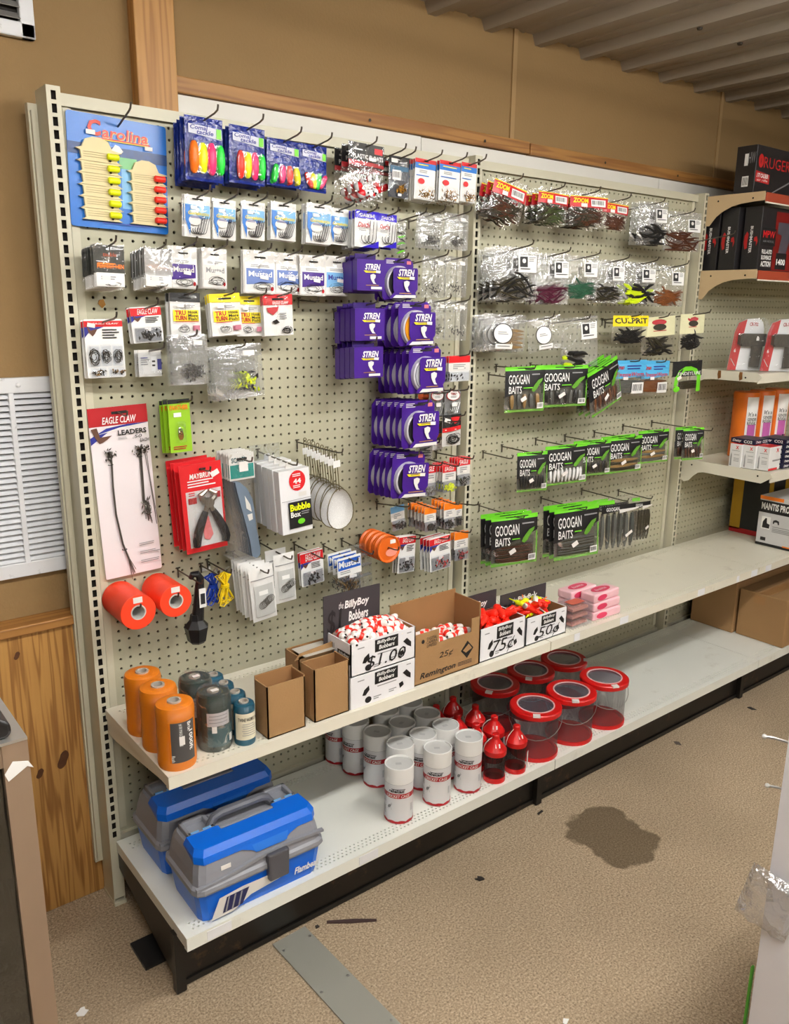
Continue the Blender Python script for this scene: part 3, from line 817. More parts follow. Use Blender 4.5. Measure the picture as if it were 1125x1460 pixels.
    def cigars(s, mts, u0, v0, u1, v1, d=0.004, fan=0.0):
        n = len(mts); W = (u1-u0)*s.w/n; H = (v1-v0)*s.h
        for k, m_ in enumerate(mts):
            cx = (u0-.5)*s.w+W*(k+.5); R = min(W*.52, H*.2); ls = 1-.06*(k % 2)
            mb = MB().lathe([(R*.35, -H*.5*ls), (R*.75, -H*.42*ls), (R, -H*.1), (R*.95, H*.2), (R*.7, H*.42*ls), (R*.4, H*.5*ls)], 12)
            a = fan*(k-(n-1)/2)
            mb.xf(Matrix.Translation((cx, -s.t/2-R*.6-d, -(v0+v1)/2*s.h)) @ Matrix.Rotation(a, 4, 'Y'))
            s.add('float', mb, m_, True)
        return s

def place(P, name, label, cat, loc, rot, group=None):
    root = thing(name, label, cat, loc, rot, group); last = None
    for nm, me, sub in P.parts:
        o = link(nm, me, last if (sub and last is not None) else root)
        if nm in ('soft_baits', 'loose_tackle', 'wire_tangle', 'small_print', 'fish_hooks'): o['kind'] = 'stuff'
        if not sub: last = o
    return root

def peg_hook(x, z, L, slope, label, kind='wire'):
    """wire peg hook in the pegboard hole nearest x, z"""
    t = thing('peg_hook', label, 'hook', (x, -0.002, z), group='wire peg hooks')
    a = math.atan(slope)
    e = Vector((0, -L, L*slope))
    P = [(0, 0.0012, 0), (0, -0.01, slope*.01), tuple(e*.55), tuple(e*.93), (0, e.y-.004, e.z+.003), (0, e.y-.007, e.z+.009), (0, e.y-.008, e.z+.014)]
    MB().tube(P, 0.0022, 6).build('wire', WIRE, t, True)
    MB().tube([(-.006, -.0015, .006), (.006, -.0015, .006)], .0018, 5).tube([(0, -.0015, .006), (0, -.0015, -.020)], .0022, 5).build('back_clip', WIRE, t)
    return t

def pack(name, look, where, cat, TL, BR, y, P_fn, n=1, dy=.006, yr=None, roll=0.0, L=None, slope=.12, hook=True, hv=.05, jit=.002, short=None, base=None):
    yr = y if yr is None else yr
    A, Bq = at(TL[0], TL[1], 1, y), at(BR[0], BR[1], 1, yr)
    dx, dyy = Bq[0]-A[0], yr-y
    w, h = math.hypot(dx, dyy), A[2]-Bq[2]
    yaw = math.atan2(dyy, dx)
    loc = ((A[0]+Bq[0])/2, (y+yr)/2, A[2])
    P = P_fn(w, h)
    grp = ('%ss %s' % (look, where))[:90] if n > 1 else None
    root = place(P, name, '%s %s' % (look, where)+(', '+ORD[0] if n > 1 else ''), cat, loc, (0, roll, yaw), grp)
    for k in range(1, n):
        c = dup(root); rr = random.Random(k*7+int(TL[0]))
        c.location = (loc[0]+rr.uniform(-jit, jit), loc[1]+dy*k, loc[2]-slope*dy*k+rr.uniform(-jit, jit)*.7)
        c.rotation_euler = (0, roll+rr.uniform(-.015, .015), yaw+rr.uniform(-.012, .012))
        c['label'] = '%s %s, %s' % (look, where, ORD[min(k, 9)])
    if hook:
        yc = -loc[1]; zz = loc[2]-hv*h; LL = L or max(.15, yc+.035)
        zb = zz-slope*yc
        peg_hook(loc[0], zb, LL, slope, 'hook for %s %s' % (short or look, where))
    return root

# ---------------------------------------------------------------- package designs
def d_comal(cols, v0, v1, fan=0.0, seed=1, u0=.12, u1=.9):
    def f(w, h):
        P = Pack(w, h, .004, .05, .002, seed)
        P.pouch(NAVY, 'bag', 6, 8, .002)
        P.D('brand_label', mat('silver_label', (206, 208, 222), .4), .08, .13, .95, .30, .33, .27, .16)
        P.T('Comal', NAVYP, .12, .14, .58, .21, .2, .02, rise=.0); P.T('tackle', NAVYP, .28, .21, .72, .28, .2, .02)
        P.D('green_emblem', GRN, .80, .16, .93, .31)
        P.cigars(cols, u0, v0, u1, v1, .004, fan)
        P.blister(CLEAR, .06, v0-.06, .94, .96, .016, 'clear_window')
        P.sticker(.62, v0+.06, .18, .07)
        return P
    return f
def d_gama(seed, purple=False):
    def f(w, h):
        P = Pack(w, h, .005, .16, .0012, seed)
        P.card(WHITE); P.D('printed_panel', SKY, .03, .22, .97, .62, .52)
        P.D('blue_edge', BLUE, .03, .24, .20, .97, .97, .60)
        P.ell('white_oval', OFFW, .36, .60, .22, .12)
        P.slot(.5, .09, .4, .03)
        P.T('Gamakatsu', YEL, .12, .38, .92, .47, .3, .01)
        P.lines(NAVYP, .2, .5, .8, .56, 2)
        P.hooks(mat('nickel_hook', (110, 110, 112), .3, .8), .34, .48, .98, .93, 4, .0007, .006, lean=.24)
        P.pouch(CLEAR, 'film', 6, 8); P.sticker(.32, .3, .22, .08)
        return P
    return f
def d_mustad(col, tcol, seed, head=OFFW, text='Mustad'):
    def f(w, h):
        P = Pack(w, h, .004, .25, .0012, seed)
        P.card(head, 'header'); P.D('insert_card', WHITE, .04, .28, .96, .97)
        P.D('colour_block', col, .08, .42, .92, .80, .74); P.T(text, tcol, .14, .48, .86, .61, 0, .02)
        P.lines(GREYP, .2, .33, .8, .40, 2); P.slot(.5, .16, .34, .035)
        P.ell('round_mark', CRIM, .86, .88, .05, .05)
        P.wires(DARKM, .1, .70, .9, .96, 5, .0005, .003)
        P.pouch(CLEAR, 'film', 6, 8); P.sticker(.6, .62, .26, .09, .1)
        return P
    return f
def d_eagle(seed, content='wires', top=.22, txt='EAGLE CLAW', grid=False):
    def f(w, h):
        P = Pack(w, h, 0, .2, .0015, seed)
        P.card(WHITE, rad=.004); P.D('red_band', RED, 0, .03, 1, top)
        P.T(txt, WHITE, .22, .06, .9, top-.04, .25, .015)
        P.poly('navy_swoosh', NAVYP, [(0, top), (.5, top), (.1, top+.10), (0, top+.18)])
        P.poly('eagle_mark', mat('eagle_brown', (96, 62, 46), .6), [(.06, top-.04), (.16, top+.06), (.34, top+.03), (.26, top+.12), (.2, top+.16), (.1, top+.08)])
        P.lines(BAR, .45, top+.04, .92, top+.22, 4)
        if grid:
            for a, b in ((.06, .34), (.37, .64), (.67, .95)):
                P.wires(DARKM, a, .48, b, .78, 7, .0008, .005); P.blister(CLEARS, a, .43, b, .80, .012)
            for a, b in ((.08, .48), (.54, .95)):
                P.bits([DARKM, mat('brass_bits', (130, 96, 50), .4, .6)], a, .86, b, .95, 16, .003, .004); P.blister(CLEARS, a, .83, b, .98, .010)
            P.sticker(.18, .10, .2, .07, .2)
        else:
            P.D('tray_paper', GREYP, .08, .58, .92, .96)
            if content == 'wires': P.wires(DARKM, .15, .6, .9, .95, 8, .0008, .004)
            else: P.bits(content, .1, .62, .9, .95, 34, .0035, .004)
            P.blister(CLEARS, .06, .55, .94, .98, .013); P.sticker(.5, .62, .22, .09)
        return P
    return f
def d_truturn(head, seed):
    def f(w, h):
        P = Pack(w, h, .003, .2, .0012, seed)
        P.card(WHITE); P.D('header', head, 0, 0, 1, .20, .22); P.slot(.5, .12, .42, .04)
        P.D('yellow_block', YEL, .08, .40, .92, .66)
        P.T('TRU', CRIM, .13, .41, .48, .52, 0, .04); P.T('TURN', CRIM, .13, .53, .50, .64, 0, .04)
        P.T('Hook', BLACK, .55, .41, .88, .48, 0, .02); P.T('More', BLACK, .55, .49, .88, .56, 0, .02); P.T('Fish!', BLACK, .55, .57, .88, .64, 0, .02)
        P.lines(RED, .12, .67, .9, .70, 1); P.lines(GREYP, .2, .28, .8, .36, 2)
        P.wires(DARKM, .2, .74, .62, .93, 4, .0005, .003)
        P.D('flag_mark', mat('flag_pink', (196, 120, 140), .6), .72, .76, .92, .88)
        P.pouch(CLEAR, 'film', 6, 8); P.sticker(.3, .30, .22, .08)
        return P
    return f
def d_baggie(mts, seed, kind='bits', n=60, r=.0026, v0=.58, v1=.92, extra=None, u0=.15, u1=.85, stick=True):
    def f(w, h):
        P = Pack(w, h, .007, .12, .0008, seed)
        if kind == 'bits': P.bits(mts, u0, v0, u1, v1, n, r)
        else: P.worms(mts, u0, v0, u1, v1, n, r)
        if extra: extra(P)
        P.pouch(ZIPBAG, 'bag', 9, 12, .003)
        P.D('zip_strip', film('zip_film', (235, 238, 240), .25, .7, .2, 40, .1, .5), .02, .20, .98, .225)
        if stick: P.sticker(.7, .16, .24, .09, .05)
        return P
    return f
def d_stren_box(seed):
    def f(w, h):
        P = Pack(w, h, 0, .1, .020, seed)
        P.card(PURP, 'carton', 0, .15, 1, 1, rad=.003)
        a = -.5*w; P.add('hang_tab', MB().box(a+.06*w, .006, -.2*h, a+.8*w, .0085, 0), PURD)
        stren_print(P, .08, .22, .98, .98); return P
    return f
def stren_print(P, u0, v0, u1, v1):
    W, H = u1-u0, v1-v0; q = lambda a, b: (u0+W*a, v0+H*b)
    a = q(.22, .06); b = q(.84, .28); P.T('STREN', WHITE, a[0], a[1], b[0], b[1], .25, .03)
    P.poly('yellow_swoosh', YEL, [q(.16, .31), q(.24, .38), q(.74, .38), q(.86, .31)])
    P.lines(PURD, *q(.3, .325), *q(.7, .365), 1)
    P.poly('leaping_fish', OFFW, [q(.42, .46), q(.54, .42), q(.64, .46), q(.63, .55), q(.57, .62), q(.60, .72), q(.66, .78), q(.54, .77), q(.48, .68), q(.43, .58)])
    P.lines(mat('gold_print', (206, 160, 40), .4), *q(.24, .82), *q(.82, .86), 1)
    P.D('size_label', OFFW, *q(.44, .88), *q(.88, .97)); P.sticker(*q(.72, .34), .16, .07, .05)
def d_stren_spool(ring, seed):
    RINGP = mat('spool_clear_tray', (196, 194, 204), .25, 0, .1)
    def f(w, h):
        P = Pack(w, h, 0, .1, .0016, seed)
        pts = [(0, .12), (.12, 0), (.88, 0), (1, .10), (1, .93), (.93, 1), (.07, 1), (0, .93)]
        P.add('card', MB().prism([((u-.5)*w, -v*h) for u, v in pts], -.0008, .0008), PURP)
        P.lines(OFFW, .12, .05, .42, .15, 3); P.slot(.52, .09, .36, .035); P.D('flag_sticker', mat('pale_red', (214, 120, 130), .5), .78, .06, .92, .14)
        cx, cz, R = 0.0, -.60*h, .44*w
        P.add('tray', MB().lathe([(R*.99, -.001), (R*.97, -.012), (R*.9, -.0145), (R*.86, -.012)], 24, (cx, 0, cz), 'y'), RINGP, True)
        P.add('line_spool', MB().lathe([(R*.86, -.002), (R*.86, -.016), (R*.62, -.016), (R*.62, -.019), (R*.4, -.019)], 24, (cx, 0, cz), 'y'), ring, True)
        # purple face panel over the spool
        P.t = .044
        pts = [(.20, .27), (.26, .23), (.97, .23), (1.0, .27), (1.0, .74), (.93, .82), (.97, .93), (.88, .965), (.10, .965), (.13, .90), (.24, .82), (.20, .74)]
        P.add('face_panel', MB().prism([((u-.5)*w, -v*h) for u, v in pts], -.0218, -.0205), PURP)
        P.poly('white_base', OFFW, [(.17, .955), (.27, .885), (.86, .885), (.94, .955)])
        stren_print(P, .16, .22, 1.0, .97); P.t = .0016
        return P
    return f
def d_tackle(seed, bag=False):
    def f(w, h):
        P = Pack(w, h, .003, .05, .0015, seed)
        P.card(mat('olive_black_card', (44, 46, 40), .5), 'card', .02, .04, .98, .66)
        P.T('tackle', mat('rust_print', (196, 84, 40), .5), .3, .20, .72, .29, .2); P.lines(ORG, .12, .44, .94, .56, 2)
        P.T('PERFECT HEN', ORG, .1, .46, .94, .56, 0, .02); P.lines(WHITE, .12, .40, .5, .44, 1)
        P.D('white_insert', WHITE, .06, .66, .94, .97); P.lines(GREYP, .2, .74, .7, .84, 2)
        P.wires(DARKM, .25, .86, .9, .97, 4, .0008, .002)
        P.pouch(CLEAR, 'film', 6, 8)
        if bag: P.D('glare_sheet', film('milky_glare_film', (238, 242, 248), .55, .8, .2, 30, .15, .6), .02, .06, .98, .70)  # milky patch painted over the front as glare
        P.sticker(.35, .78, .26, .09)
        return P
    return f
def d_kit(seed, head, cols, htxt=None, body=None, n=46):
    """small clear pack with a coloured header and loose tackle"""
    def f(w, h):
        P = Pack(w, h, 0, .1, .0015, seed)
        P.card(OFFW, 'card', 0, .05, 1, .62); P.D('header', head, 0, .05, 1, .30)
        if htxt: P.T(htxt, WHITE, .15, .10, .85, .25, .2, .02)
        P.lines(GREYP, .2, .36, .85, .56, 3)
        P.D('tray_back', GREYP if body is None else body, .04, .6, .96, .99)
        P.bits(cols, .08, .66, .92, .96, n, .0035, .005)
        P.blister(CLEARS, .02, .60, .98, 1.0, .014); P.sticker(.55, .5, .3, .08)
        return P
    return f
def d_strip(seed):
    """white card of fine gold hooks with red and blue top"""
    def f(w, h):
        P = Pack(w, h, 0, .1, .0016, seed)
        P.card(WHITE); P.D('red_header', RED, 0, 0, 1, .10); P.D('blue_header', BLUE, 0, .10, 1, .24)
        P.lines(YEL, .15, .14, .85, .19, 1); P.lines(GREYP, .2, .28, .7, .36, 2); P.lines(BLUE, .05, .40, .95, .45, 1)
        P.ell('red_burst', RED, .3, .55, .16, .07)
        P.bits([mat('gold_hooks', (186, 140, 60), .35, .7), mat('brass_bits', (130, 96, 50), .4, .6)], .15, .72, .95, .98, 50, .0022, .003, el=2.0)
        P.blister(CLEAR, .05, .64, .98, 1.0, .008); P.slot(.5, .05, .2, .03)
        return P
    return f
def d_daiichi(seed):
    BLUV = mat('violet_film', (52, 36, 190), .2, 0, .15, 20)
    def f(w, h):
        P = Pack(w, h, .004, .1, .0014, seed)
        P.card(WHITE); P.D('violet_header', BLUV, 0, 0, 1, .22); P.T('DAIICHI', OFFW, .2, .08, .8, .18, .1, .02)
        P.T('Daiichi', CRIM, .1, .32, .6, .46, .35, .02); P.poly('violet_corner', BLUV, [(1, .8), (1, 1), (.3, 1)])
        P.lines(GREYP, .12, .5, .45, .58, 2); P.hooks(DARKM, .3, .26, 1.1, .90, 3, .0010, .004, lean=.05)
        P.pouch(CLEAR, 'film', 6, 8)
        return P
    return f
def d_zoom(seed, cols, text=True):
    def f(w, h):
        P = Pack(w, h, .008, .3, .0010, seed)
        P.worms(cols, .1, .52, .9, .92, 26, .003, False, .5, lay=3)
        P.pouch(CLEAR, 'bag', 8, 10, .002)
        P.D('red_header', mat('bait_red', (200, 24, 34), .35), .0, .14, 1, .46); P.D('yellow_line', YEL, 0, .14, 1, .165)
        P.T('ZOOM', YEL, .06, .20, .46, .34, .15, .04); P.sticker(.34, .40, .16, .10); P.barcode(.52, .22, .92, .42)
        return P
    return f
def d_wormbag(seed, cols, n=22, r=.0042, v0=.58, v1=.93, u0=.08, u1=.92, tag=(.55, .16, .95, .48), extra=None, vert=False):
    def f(w, h):
        P = Pack(w, h, .008, .14, .0010, seed)
        if n: P.worms(cols, u0, v0, u1, v1, n, r, vert, .5, lay=3)
        if extra: extra(P)
        P.pouch(ZIPBAG, 'bag', 9, 11, .003)
        a, b, c, d = tag
        P.D('white_label', WHITE, a, b, c, d); P.D('black_stamp', BLACK, a+.08*(c-a), b+.06*(d-b), a+.50*(c-a), b+.68*(d-b))
        P.ell('stamp_mark', OFFW, a+.30*(c-a), b+.32*(d-b), .10*(c-a), .14*(d-b), 10); P.lines(GREYP, a+.56*(c-a), b+.03, c-.02, b+.4*(d-b), 3); P.lines(BAR, a+.1*(c-a), b+.76*(d-b), c-.1*(c-a), b+.88*(d-b), 1)
        P.D('zip_strip', MATS.get('zip_film') or film('zip_film', (235, 238, 240), .25, .7, .2, 40, .1, .5), .02, .10, .98, .12)
        return P
    return f
def d_googan(seed, cols, n=9, r=.006, vert=True, big=True, u0=.1, u1=.9, bag=None):
    LIMEF = film('lime_film', (150, 235, 90), .5, .8, .2, 40, .15, .7)
    def f(w, h):
        P = Pack(w, h, .008, .1, .0010, seed)
        if n: P.worms(cols, u0, .60, u1, .92, n, r, vert, .15, lay=1)
        P.D('inner_sheet', bag or mat('smoke_film_back', (86, 86, 78), .4), .04, .45, .96, .94)
        P.parts[-1] = (P.parts[-1][0], _shift(P.parts[-1][1], .010), False)
        P.pouch(CLEAR, 'bag', 8, 9, .002)
        P.D('lime_top', GRN, 0, 0, 1, .085); P.D('black_print', BLACK, .0, .085, 1, .60, .34, .66)
        P.D('lime_edge', LIMEF, 0, .94, 1, 1.0); P.D('lime_edge', LIMEF, .96, .36, 1, .94)
        P.lines(BLACK, .3, .025, .9, .06, 1)
        P.T('GOOGAN', WHITE, .07, .17, .58, .38, .05, .01); P.T('BAITS', WHITE, .07, .42, .38, .58, .05, .01)
        P.lines(GRN, .42, .45, .66, .50, 1); P.lines(GREYP, .64, .16, .95, .22, 1)
        P.poly('bait_picture', mat('bait_green', (90, 150, 40), .5), [(.62, .52), (.70, .40), (.80, .30), (.92, .26), (.9, .32), (.82, .40), (.76, .50), (.68, .56)])
        P.barcode(.78, .80, .95, .93, 7); P.sticker(.42, .70, .14, .09, -.5)
        return P
    return f
def _shift(me, dy):
    for v in me.vertices: v.co.y += dy
    return me
def d_logo(seed, cols, n=5):
    """clear bag of sticks with a round white label"""
    def f(w, h):
        P = Pack(w, h, .010, .12, .0010, seed)
        if n: P.worms(cols, .5, .38, .95, .92, n, .0058, False, .08, lay=1)
        P.pouch(ZIPBAG, 'bag', 8, 9, .003)
        P.ell('round_label_edge', BLACK, .42, .52, .23, .28); P.ell('round_label', WHITE, .42, .52, .21, .255); P.lines(GREYP, .30, .47, .54, .57, 2)
        P.D('name_label', WHITE, .26, .80, .66, .94); P.lines(BAR, .3, .85, .62, .89, 1)
        return P
    return f
def d_header(seed, head, cols, txt=None, tcol=BLACK, hh=.42, n=14, r=.005, art=None):
    def f(w, h):
        P = Pack(w, h, .009, .2, .0010, seed)
        P.worms(cols, .1, .55, .9, .93, n, r, False, .4, lay=3)
        P.pouch(CLEAR, 'bag', 8, 9, .002); P.D('header', head, .0, .02, 1, hh)
        if txt: P.T(txt, tcol, .04, .10, .96, hh-.10, 0, .03)
        if art: art(P)
        return P
    return f

# ---------------------------------------------------------------- first bay, upper rows
def carolina(w, h):
    P = Pack(w, h, 0, .1, .002, 3)
    P.card(mat('lake_blue_card', (8, 108, 200), .3, 0, .12, 8), rad=.006)
    P.D('lake_print', mat('lake_pale', (110, 176, 226), .3, 0, .3, 20), .52, .42, .78, .80)
    P.D('treeline_print', mat('lake_deep', (16, 62, 120), .35, 0, .4, 60), .0, .26, 1, .36)
    P.D('shine_print', mat('lake_green', (120, 190, 130), .4, 0, .2, 12), .50, .34, .68, .44)
    P.T('arolina', CREAM, .335, .095, .812, .195, .1, .03); P.T('arolina', mat('brick_red_print', (214, 62, 36), .4), .335, .092, .80, .188, .1, .015)
    P.T('C', mat('brick_red_print', (214, 62, 36), .4), .195, .045, .325, .185, 0, .04)
    P.D('underline', RED, .28, .195, .82, .205); P.D('underline', YEL, .28, .207, .80, .214)
    P.poly('boat_print', WHITE, [(.42, .29), (.46, .24), (.50, .25), (.54, .29), (.52, .31), (.44, .31)])
    P.sticker(.22, .16, .09, .04); P.sticker(.80, .23, .08, .035); P.lines(NAVYP, .3, .945, .85, .96, 1)
    def winder(u0, u1, v, dv, cap, mt, last):
        mb = MB(); W = (u1-u0)*w; x0 = (u0-.5)*w; z = -v*h; H = dv*h
        pts = [(x0-.004, z), (x0+.006, z-.003), (x0+.008, z-H+.004), (x0, z-H), (x0+W, z-H), (x0+W-.008, z-H+.004), (x0+W-.006, z-.003), (x0+W+.004, z)]
        if cap: pts += [(x0+W*.80, z+.004), (x0+W*.72, z+.020), (x0+W*.55, z+.026), (x0+W*.35, z+.026), (x0+W*.18, z+.020), (x0+W*.10, z+.004)]
        mb.prism(pts[::-1], -.011, -.003); P.add('leader_winder', mb, CREAM)
        R = .0068; mb = MB().lathe([(R*.7, -.013), (R, -.011), (R, .011), (R*.7, .013)], 12, axis='x')
        mb.xf(Matrix.Translation((x0+W*.80, -.017, z-H*.45))); P.add('peg_float', mb, mt, True, True)
        mb = MB().ball((x0+W*.74, -.014, z-H*.78), .003, 8, 5); P.add('split_shot', mb, DARKM, True, True)
        mb = MB()
        for k in range(3): mb.tube([(x0+.012, -.0115, z-H*(.25+.2*k)), (x0+W*.7, -.0118, z-H*(.22+.2*k))], .0004, 3)
        P.add('line_wrap', mb, mat('line_tan', (150, 130, 88), .5), False, True)
    for k in range(6): winder(.08+.004*k, .50, .315+.1035*k, .10, k == 0, NYEL, k == 5)
    for k in range(5): winder(.58, .97, .455+.096*k, .093, k == 0, NRED, k == 4)
    return P
pack('lure_card', 'blue lake-print card of foam leader winders', 'in the top corner', 'tackle card', (93, 158), (244, 333), -.012, carolina, roll=.03, L=.085, hv=.07, slope=.3)

COM = 'hanging from the top rail'
pack('float_bag', 'fullest navy bag of long neon floats', 'nearest the lake-print card', 'tackle bag', (262, 163), (320, 262), -.085, d_comal([NORG, NYEL, NPINK, NGRN], .40, .90, seed=1, u0=.06, u1=.98), n=4, dy=.020, roll=.02)
pack('float_bag', 'navy bag of four short neon floats', 'second along the top row', 'tackle bag', (326, 177), (379, 266), -.08, d_comal([NRED, NYEL, NPINK, NGRN], .44, .92, seed=2, u0=.16, u1=.96), n=3, dy=.018, roll=.03)
pack('float_bag', 'navy bag of leaning neon floats', 'third along the top row', 'tackle bag', (380, 196), (428, 269), -.075, d_comal([NGRN, NPINK, NRED, NYEL], .55, .95, -.12, 3, .08, .98), n=2, dy=.012, roll=.03)
pack('float_bag', 'smallest navy bag with fanned neon floats', 'on the top row', 'tackle bag', (427, 204), (466, 276), -.075, d_comal([NRED, NYEL, NGRN, NPINK], .60, .95, .35, 4, .2, .9), n=1, roll=.03)

def d_plastic(seed, balls=6):
    def f(w, h):
        P = Pack(w, h, .010, .3, .0012, seed)
        P.card(BLACK, 'header', 0, 0, 1, .40); P.D('red_band', CRIM, 0, .31, 1, .40, .40, .40, .34); P.D('red_corner', RED, .72, .06, .95, .16)
        P.T('PLASTIC FLOATS', WHITE, .1, .20, .96, .28, 0, .02); P.lines(WHITE, .12, .11, .45, .16, 1)
        q = random.Random(seed); RB = mat('float_red', (206, 24, 34), .2, coat=.5); WB = mat('float_white', (238, 236, 238), .2, coat=.5)
        for k in range(balls):
            u, v, r = .22+.6*((k*37) % 10)/10, .58+.32*q.random(), q.uniform(.009, .012)
            c = ((u-.5)*w, -.006-q.uniform(0, .008), -v*h); ra = q.uniform(0, 6)
            mb = MB(); prof = [(math.sin(math.pi*i/8)*r+1e-7, -math.cos(math.pi*i/8)*r) for i in range(9)]
            mb.use(RB).lathe(prof[:5], 12); mb.use(WB).lathe(prof[4:], 12); mb.use(BLACK).lathe([(r*.3, r*.92), (r*.3, r*1.1), (.0001, r*1.1)], 8)
            mb.xf(Matrix.Translation(c) @ Euler((ra, q.uniform(0, 6), 0)).to_matrix().to_4x4()); P.add('bobber', mb, None, True)
        P.pouch(CLEAR, 'bag', 8, 10, .003); P.sticker(.62, .27, .2, .06)
        return P
    return f
pack('float_pack', 'black and red header bag of round bobbers', 'standing out on the top row', 'tackle bag', (497, 201), (547, 289), -.12, d_plastic(5, 9), n=3, dy=.030, roll=.03)
pack('float_pack', 'dark header bag of dull red bobbers', 'half hidden beside the bobber bags', 'tackle bag', (527, 222), (557, 290), -.05, d_plastic(8, 4), roll=.03)
def d_dark(w, h):
    P = Pack(w, h, .003, .1, .0012, 9)
    P.card(mat('midnight_card', (22, 30, 44), .35)); P.D('header', BLACK, 0, 0, 1, .22); P.D('teal_glow', mat('teal_glow', (40, 90, 120), .4), .05, .24, .95, .40, .34)
    P.barcode(.14, .34, .55, .58); P.bits([mat('gold_hooks', (186, 140, 60), .35, .7)], .3, .70, .8, .88, 24, .003, .003, el=1.8); P.lines(WHITE, .1, .08, .5, .16, 2); P.sticker(.22, .12, .3, .10)
    P.D('fish_mark', WHITE, .42, .9, .6, .96); P.pouch(CLEAR, 'film', 5, 7); return P
pack('jig_pack', 'midnight blue pack with gold jig heads', 'beside the bobber bags', 'tackle pack', (555, 221), (583, 284), -.09, d_dark, roll=.03)
for i, (a, b, n_, wh) in enumerate((((592, 225), (620, 287), 5, 'after the midnight blue pack'), ((627, 228), (655, 289), 5, 'in the middle of three like stacks'), ((658, 231), (678, 290), 4, 'closest to the second upright'))):
    pack('hook_card', 'red-topped white card of gold hooks', wh, 'tackle card', a, b, -.09, d_strip(20+i), n=n_, dy=.010, roll=.03)

# second row
for i, (a, b, n_, wh) in enumerate((((262, 277), (302, 340), 2, 'under the fullest neon bag'), ((303, 283), (338, 343), 2, 'second of six in a row'), ((344, 286), (379, 343), 2, 'third of six in a row'),
        ((386, 287), (423, 344), 3, 'fourth of six in a row'), ((437, 289), (473, 349), 4, 'fifth of six in a row'), ((470, 296), (497, 350), 2, 'next to the violet-topped packs'))):
    pack('hook_pack', 'pale blue fish hook pack', wh, 'tackle pack', a, b, -.09 if i != 4 else -.10, d_gama(30+i), n=n_, dy=.007, roll=.04)
pack('hook_pack', 'violet-topped white fish hook pack', 'in the fuller stack', 'tackle pack', (506, 299), (540, 354), -.12, d_daiichi(41), n=7, dy=.010, roll=.03)
pack('hook_pack', 'violet-topped white fish hook pack', 'beside the fuller stack', 'tackle pack', (538, 304), (565, 354), -.11, d_daiichi(42), n=3, dy=.010, roll=.03)
pack('lure_bag', 'slim clear bag with lime green card', 'behind the violet-topped packs', 'tackle bag', (564, 311), (579, 366), -.05, d_baggie([DARKM, GRN], 43, 'worms', 6, .003, .3, .95), roll=.03)
GUN = mat('gunmetal_bits', (48, 46, 46), .35, .6)
for i, (a, b, wh) in enumerate((((597, 302), (631, 356), 'under the red-topped cards'), ((635, 303), (667, 357), 'upper one beside the second upright'), ((602, 364), (635, 425), 'below the violet packs, inner one'),
        ((635, 365), (665, 424), 'middle one beside the second upright'), ((610, 427), (635, 483), 'lower inner one by the purple spools'), ((634, 428), (665, 485), 'lowest one beside the second upright'))):
    pack('weight_bag', 'clear zip bag of black swivels', wh, 'tackle bag', a, b, -.10, d_baggie([GUN], 50+i, 'bits', 60 if i < 2 else 36, .0024, .64, .93), n=2 if i < 2 else 1, dy=.008, roll=.02)
pack('weight_card', 'small clear clamshell with white card', 'by the second upright below the zip bags', 'tackle card', (640, 506), (669, 543), -.12, d_kit(60, RED, [GUN], None, WHITE, 8), n=4, dy=.012)

# purple line packs
SPB = mat('line_black', (34, 32, 36), .3); SPO = mat('line_amber', (230, 150, 30), .3); SPG = mat('line_grey', (170, 172, 178), .25)
pack('line_carton', 'purple line carton', 'top one of three carton hooks', 'line pack', (506, 361), (545, 415), -.15, d_stren_box(70), n=4, dy=.022, slope=.12)
pack('line_carton', 'purple line carton', 'middle one of three carton hooks', 'line pack', (503, 431), (545, 485), -.16, d_stren_box(71), n=4, dy=.024, slope=.12)
pack('line_carton', 'purple line carton', 'lowest of three carton hooks', 'line pack', (502, 487), (543, 537), -.16, d_stren_box(72), n=4, dy=.024, slope=.12)
pack('line_spool_pack', 'purple spool pack', 'on the highest spool hook', 'line pack', (545, 367), (588, 428), -.13, d_stren_spool(SPB, 73), n=2, dy=.030, slope=.12)
pack('line_spool_pack', 'purple spool pack', 'on the amber-spool hook', 'line pack', (568, 430), (613, 493), -.17, d_stren_spool(SPO, 74), n=4, dy=.030, slope=.10)
pack('line_spool_pack', 'purple spool pack', 'on the third spool hook down', 'line pack', (583, 494), (627, 559), -.19, d_stren_spool(SPG, 75), n=6, dy=.027, slope=.08)
pack('line_spool_pack', 'purple spool pack', 'on the fourth spool hook down', 'line pack', (573, 573), (618, 635), -.19, d_stren_spool(SPB, 76), n=6, dy=.027, slope=.05)
pack('line_spool_pack', 'purple spool pack', 'on the lowest spool hook', 'line pack', (560, 647), (605, 705), -.17, d_stren_spool(SPB, 77), n=5, dy=.027, slope=.05, roll=.06)

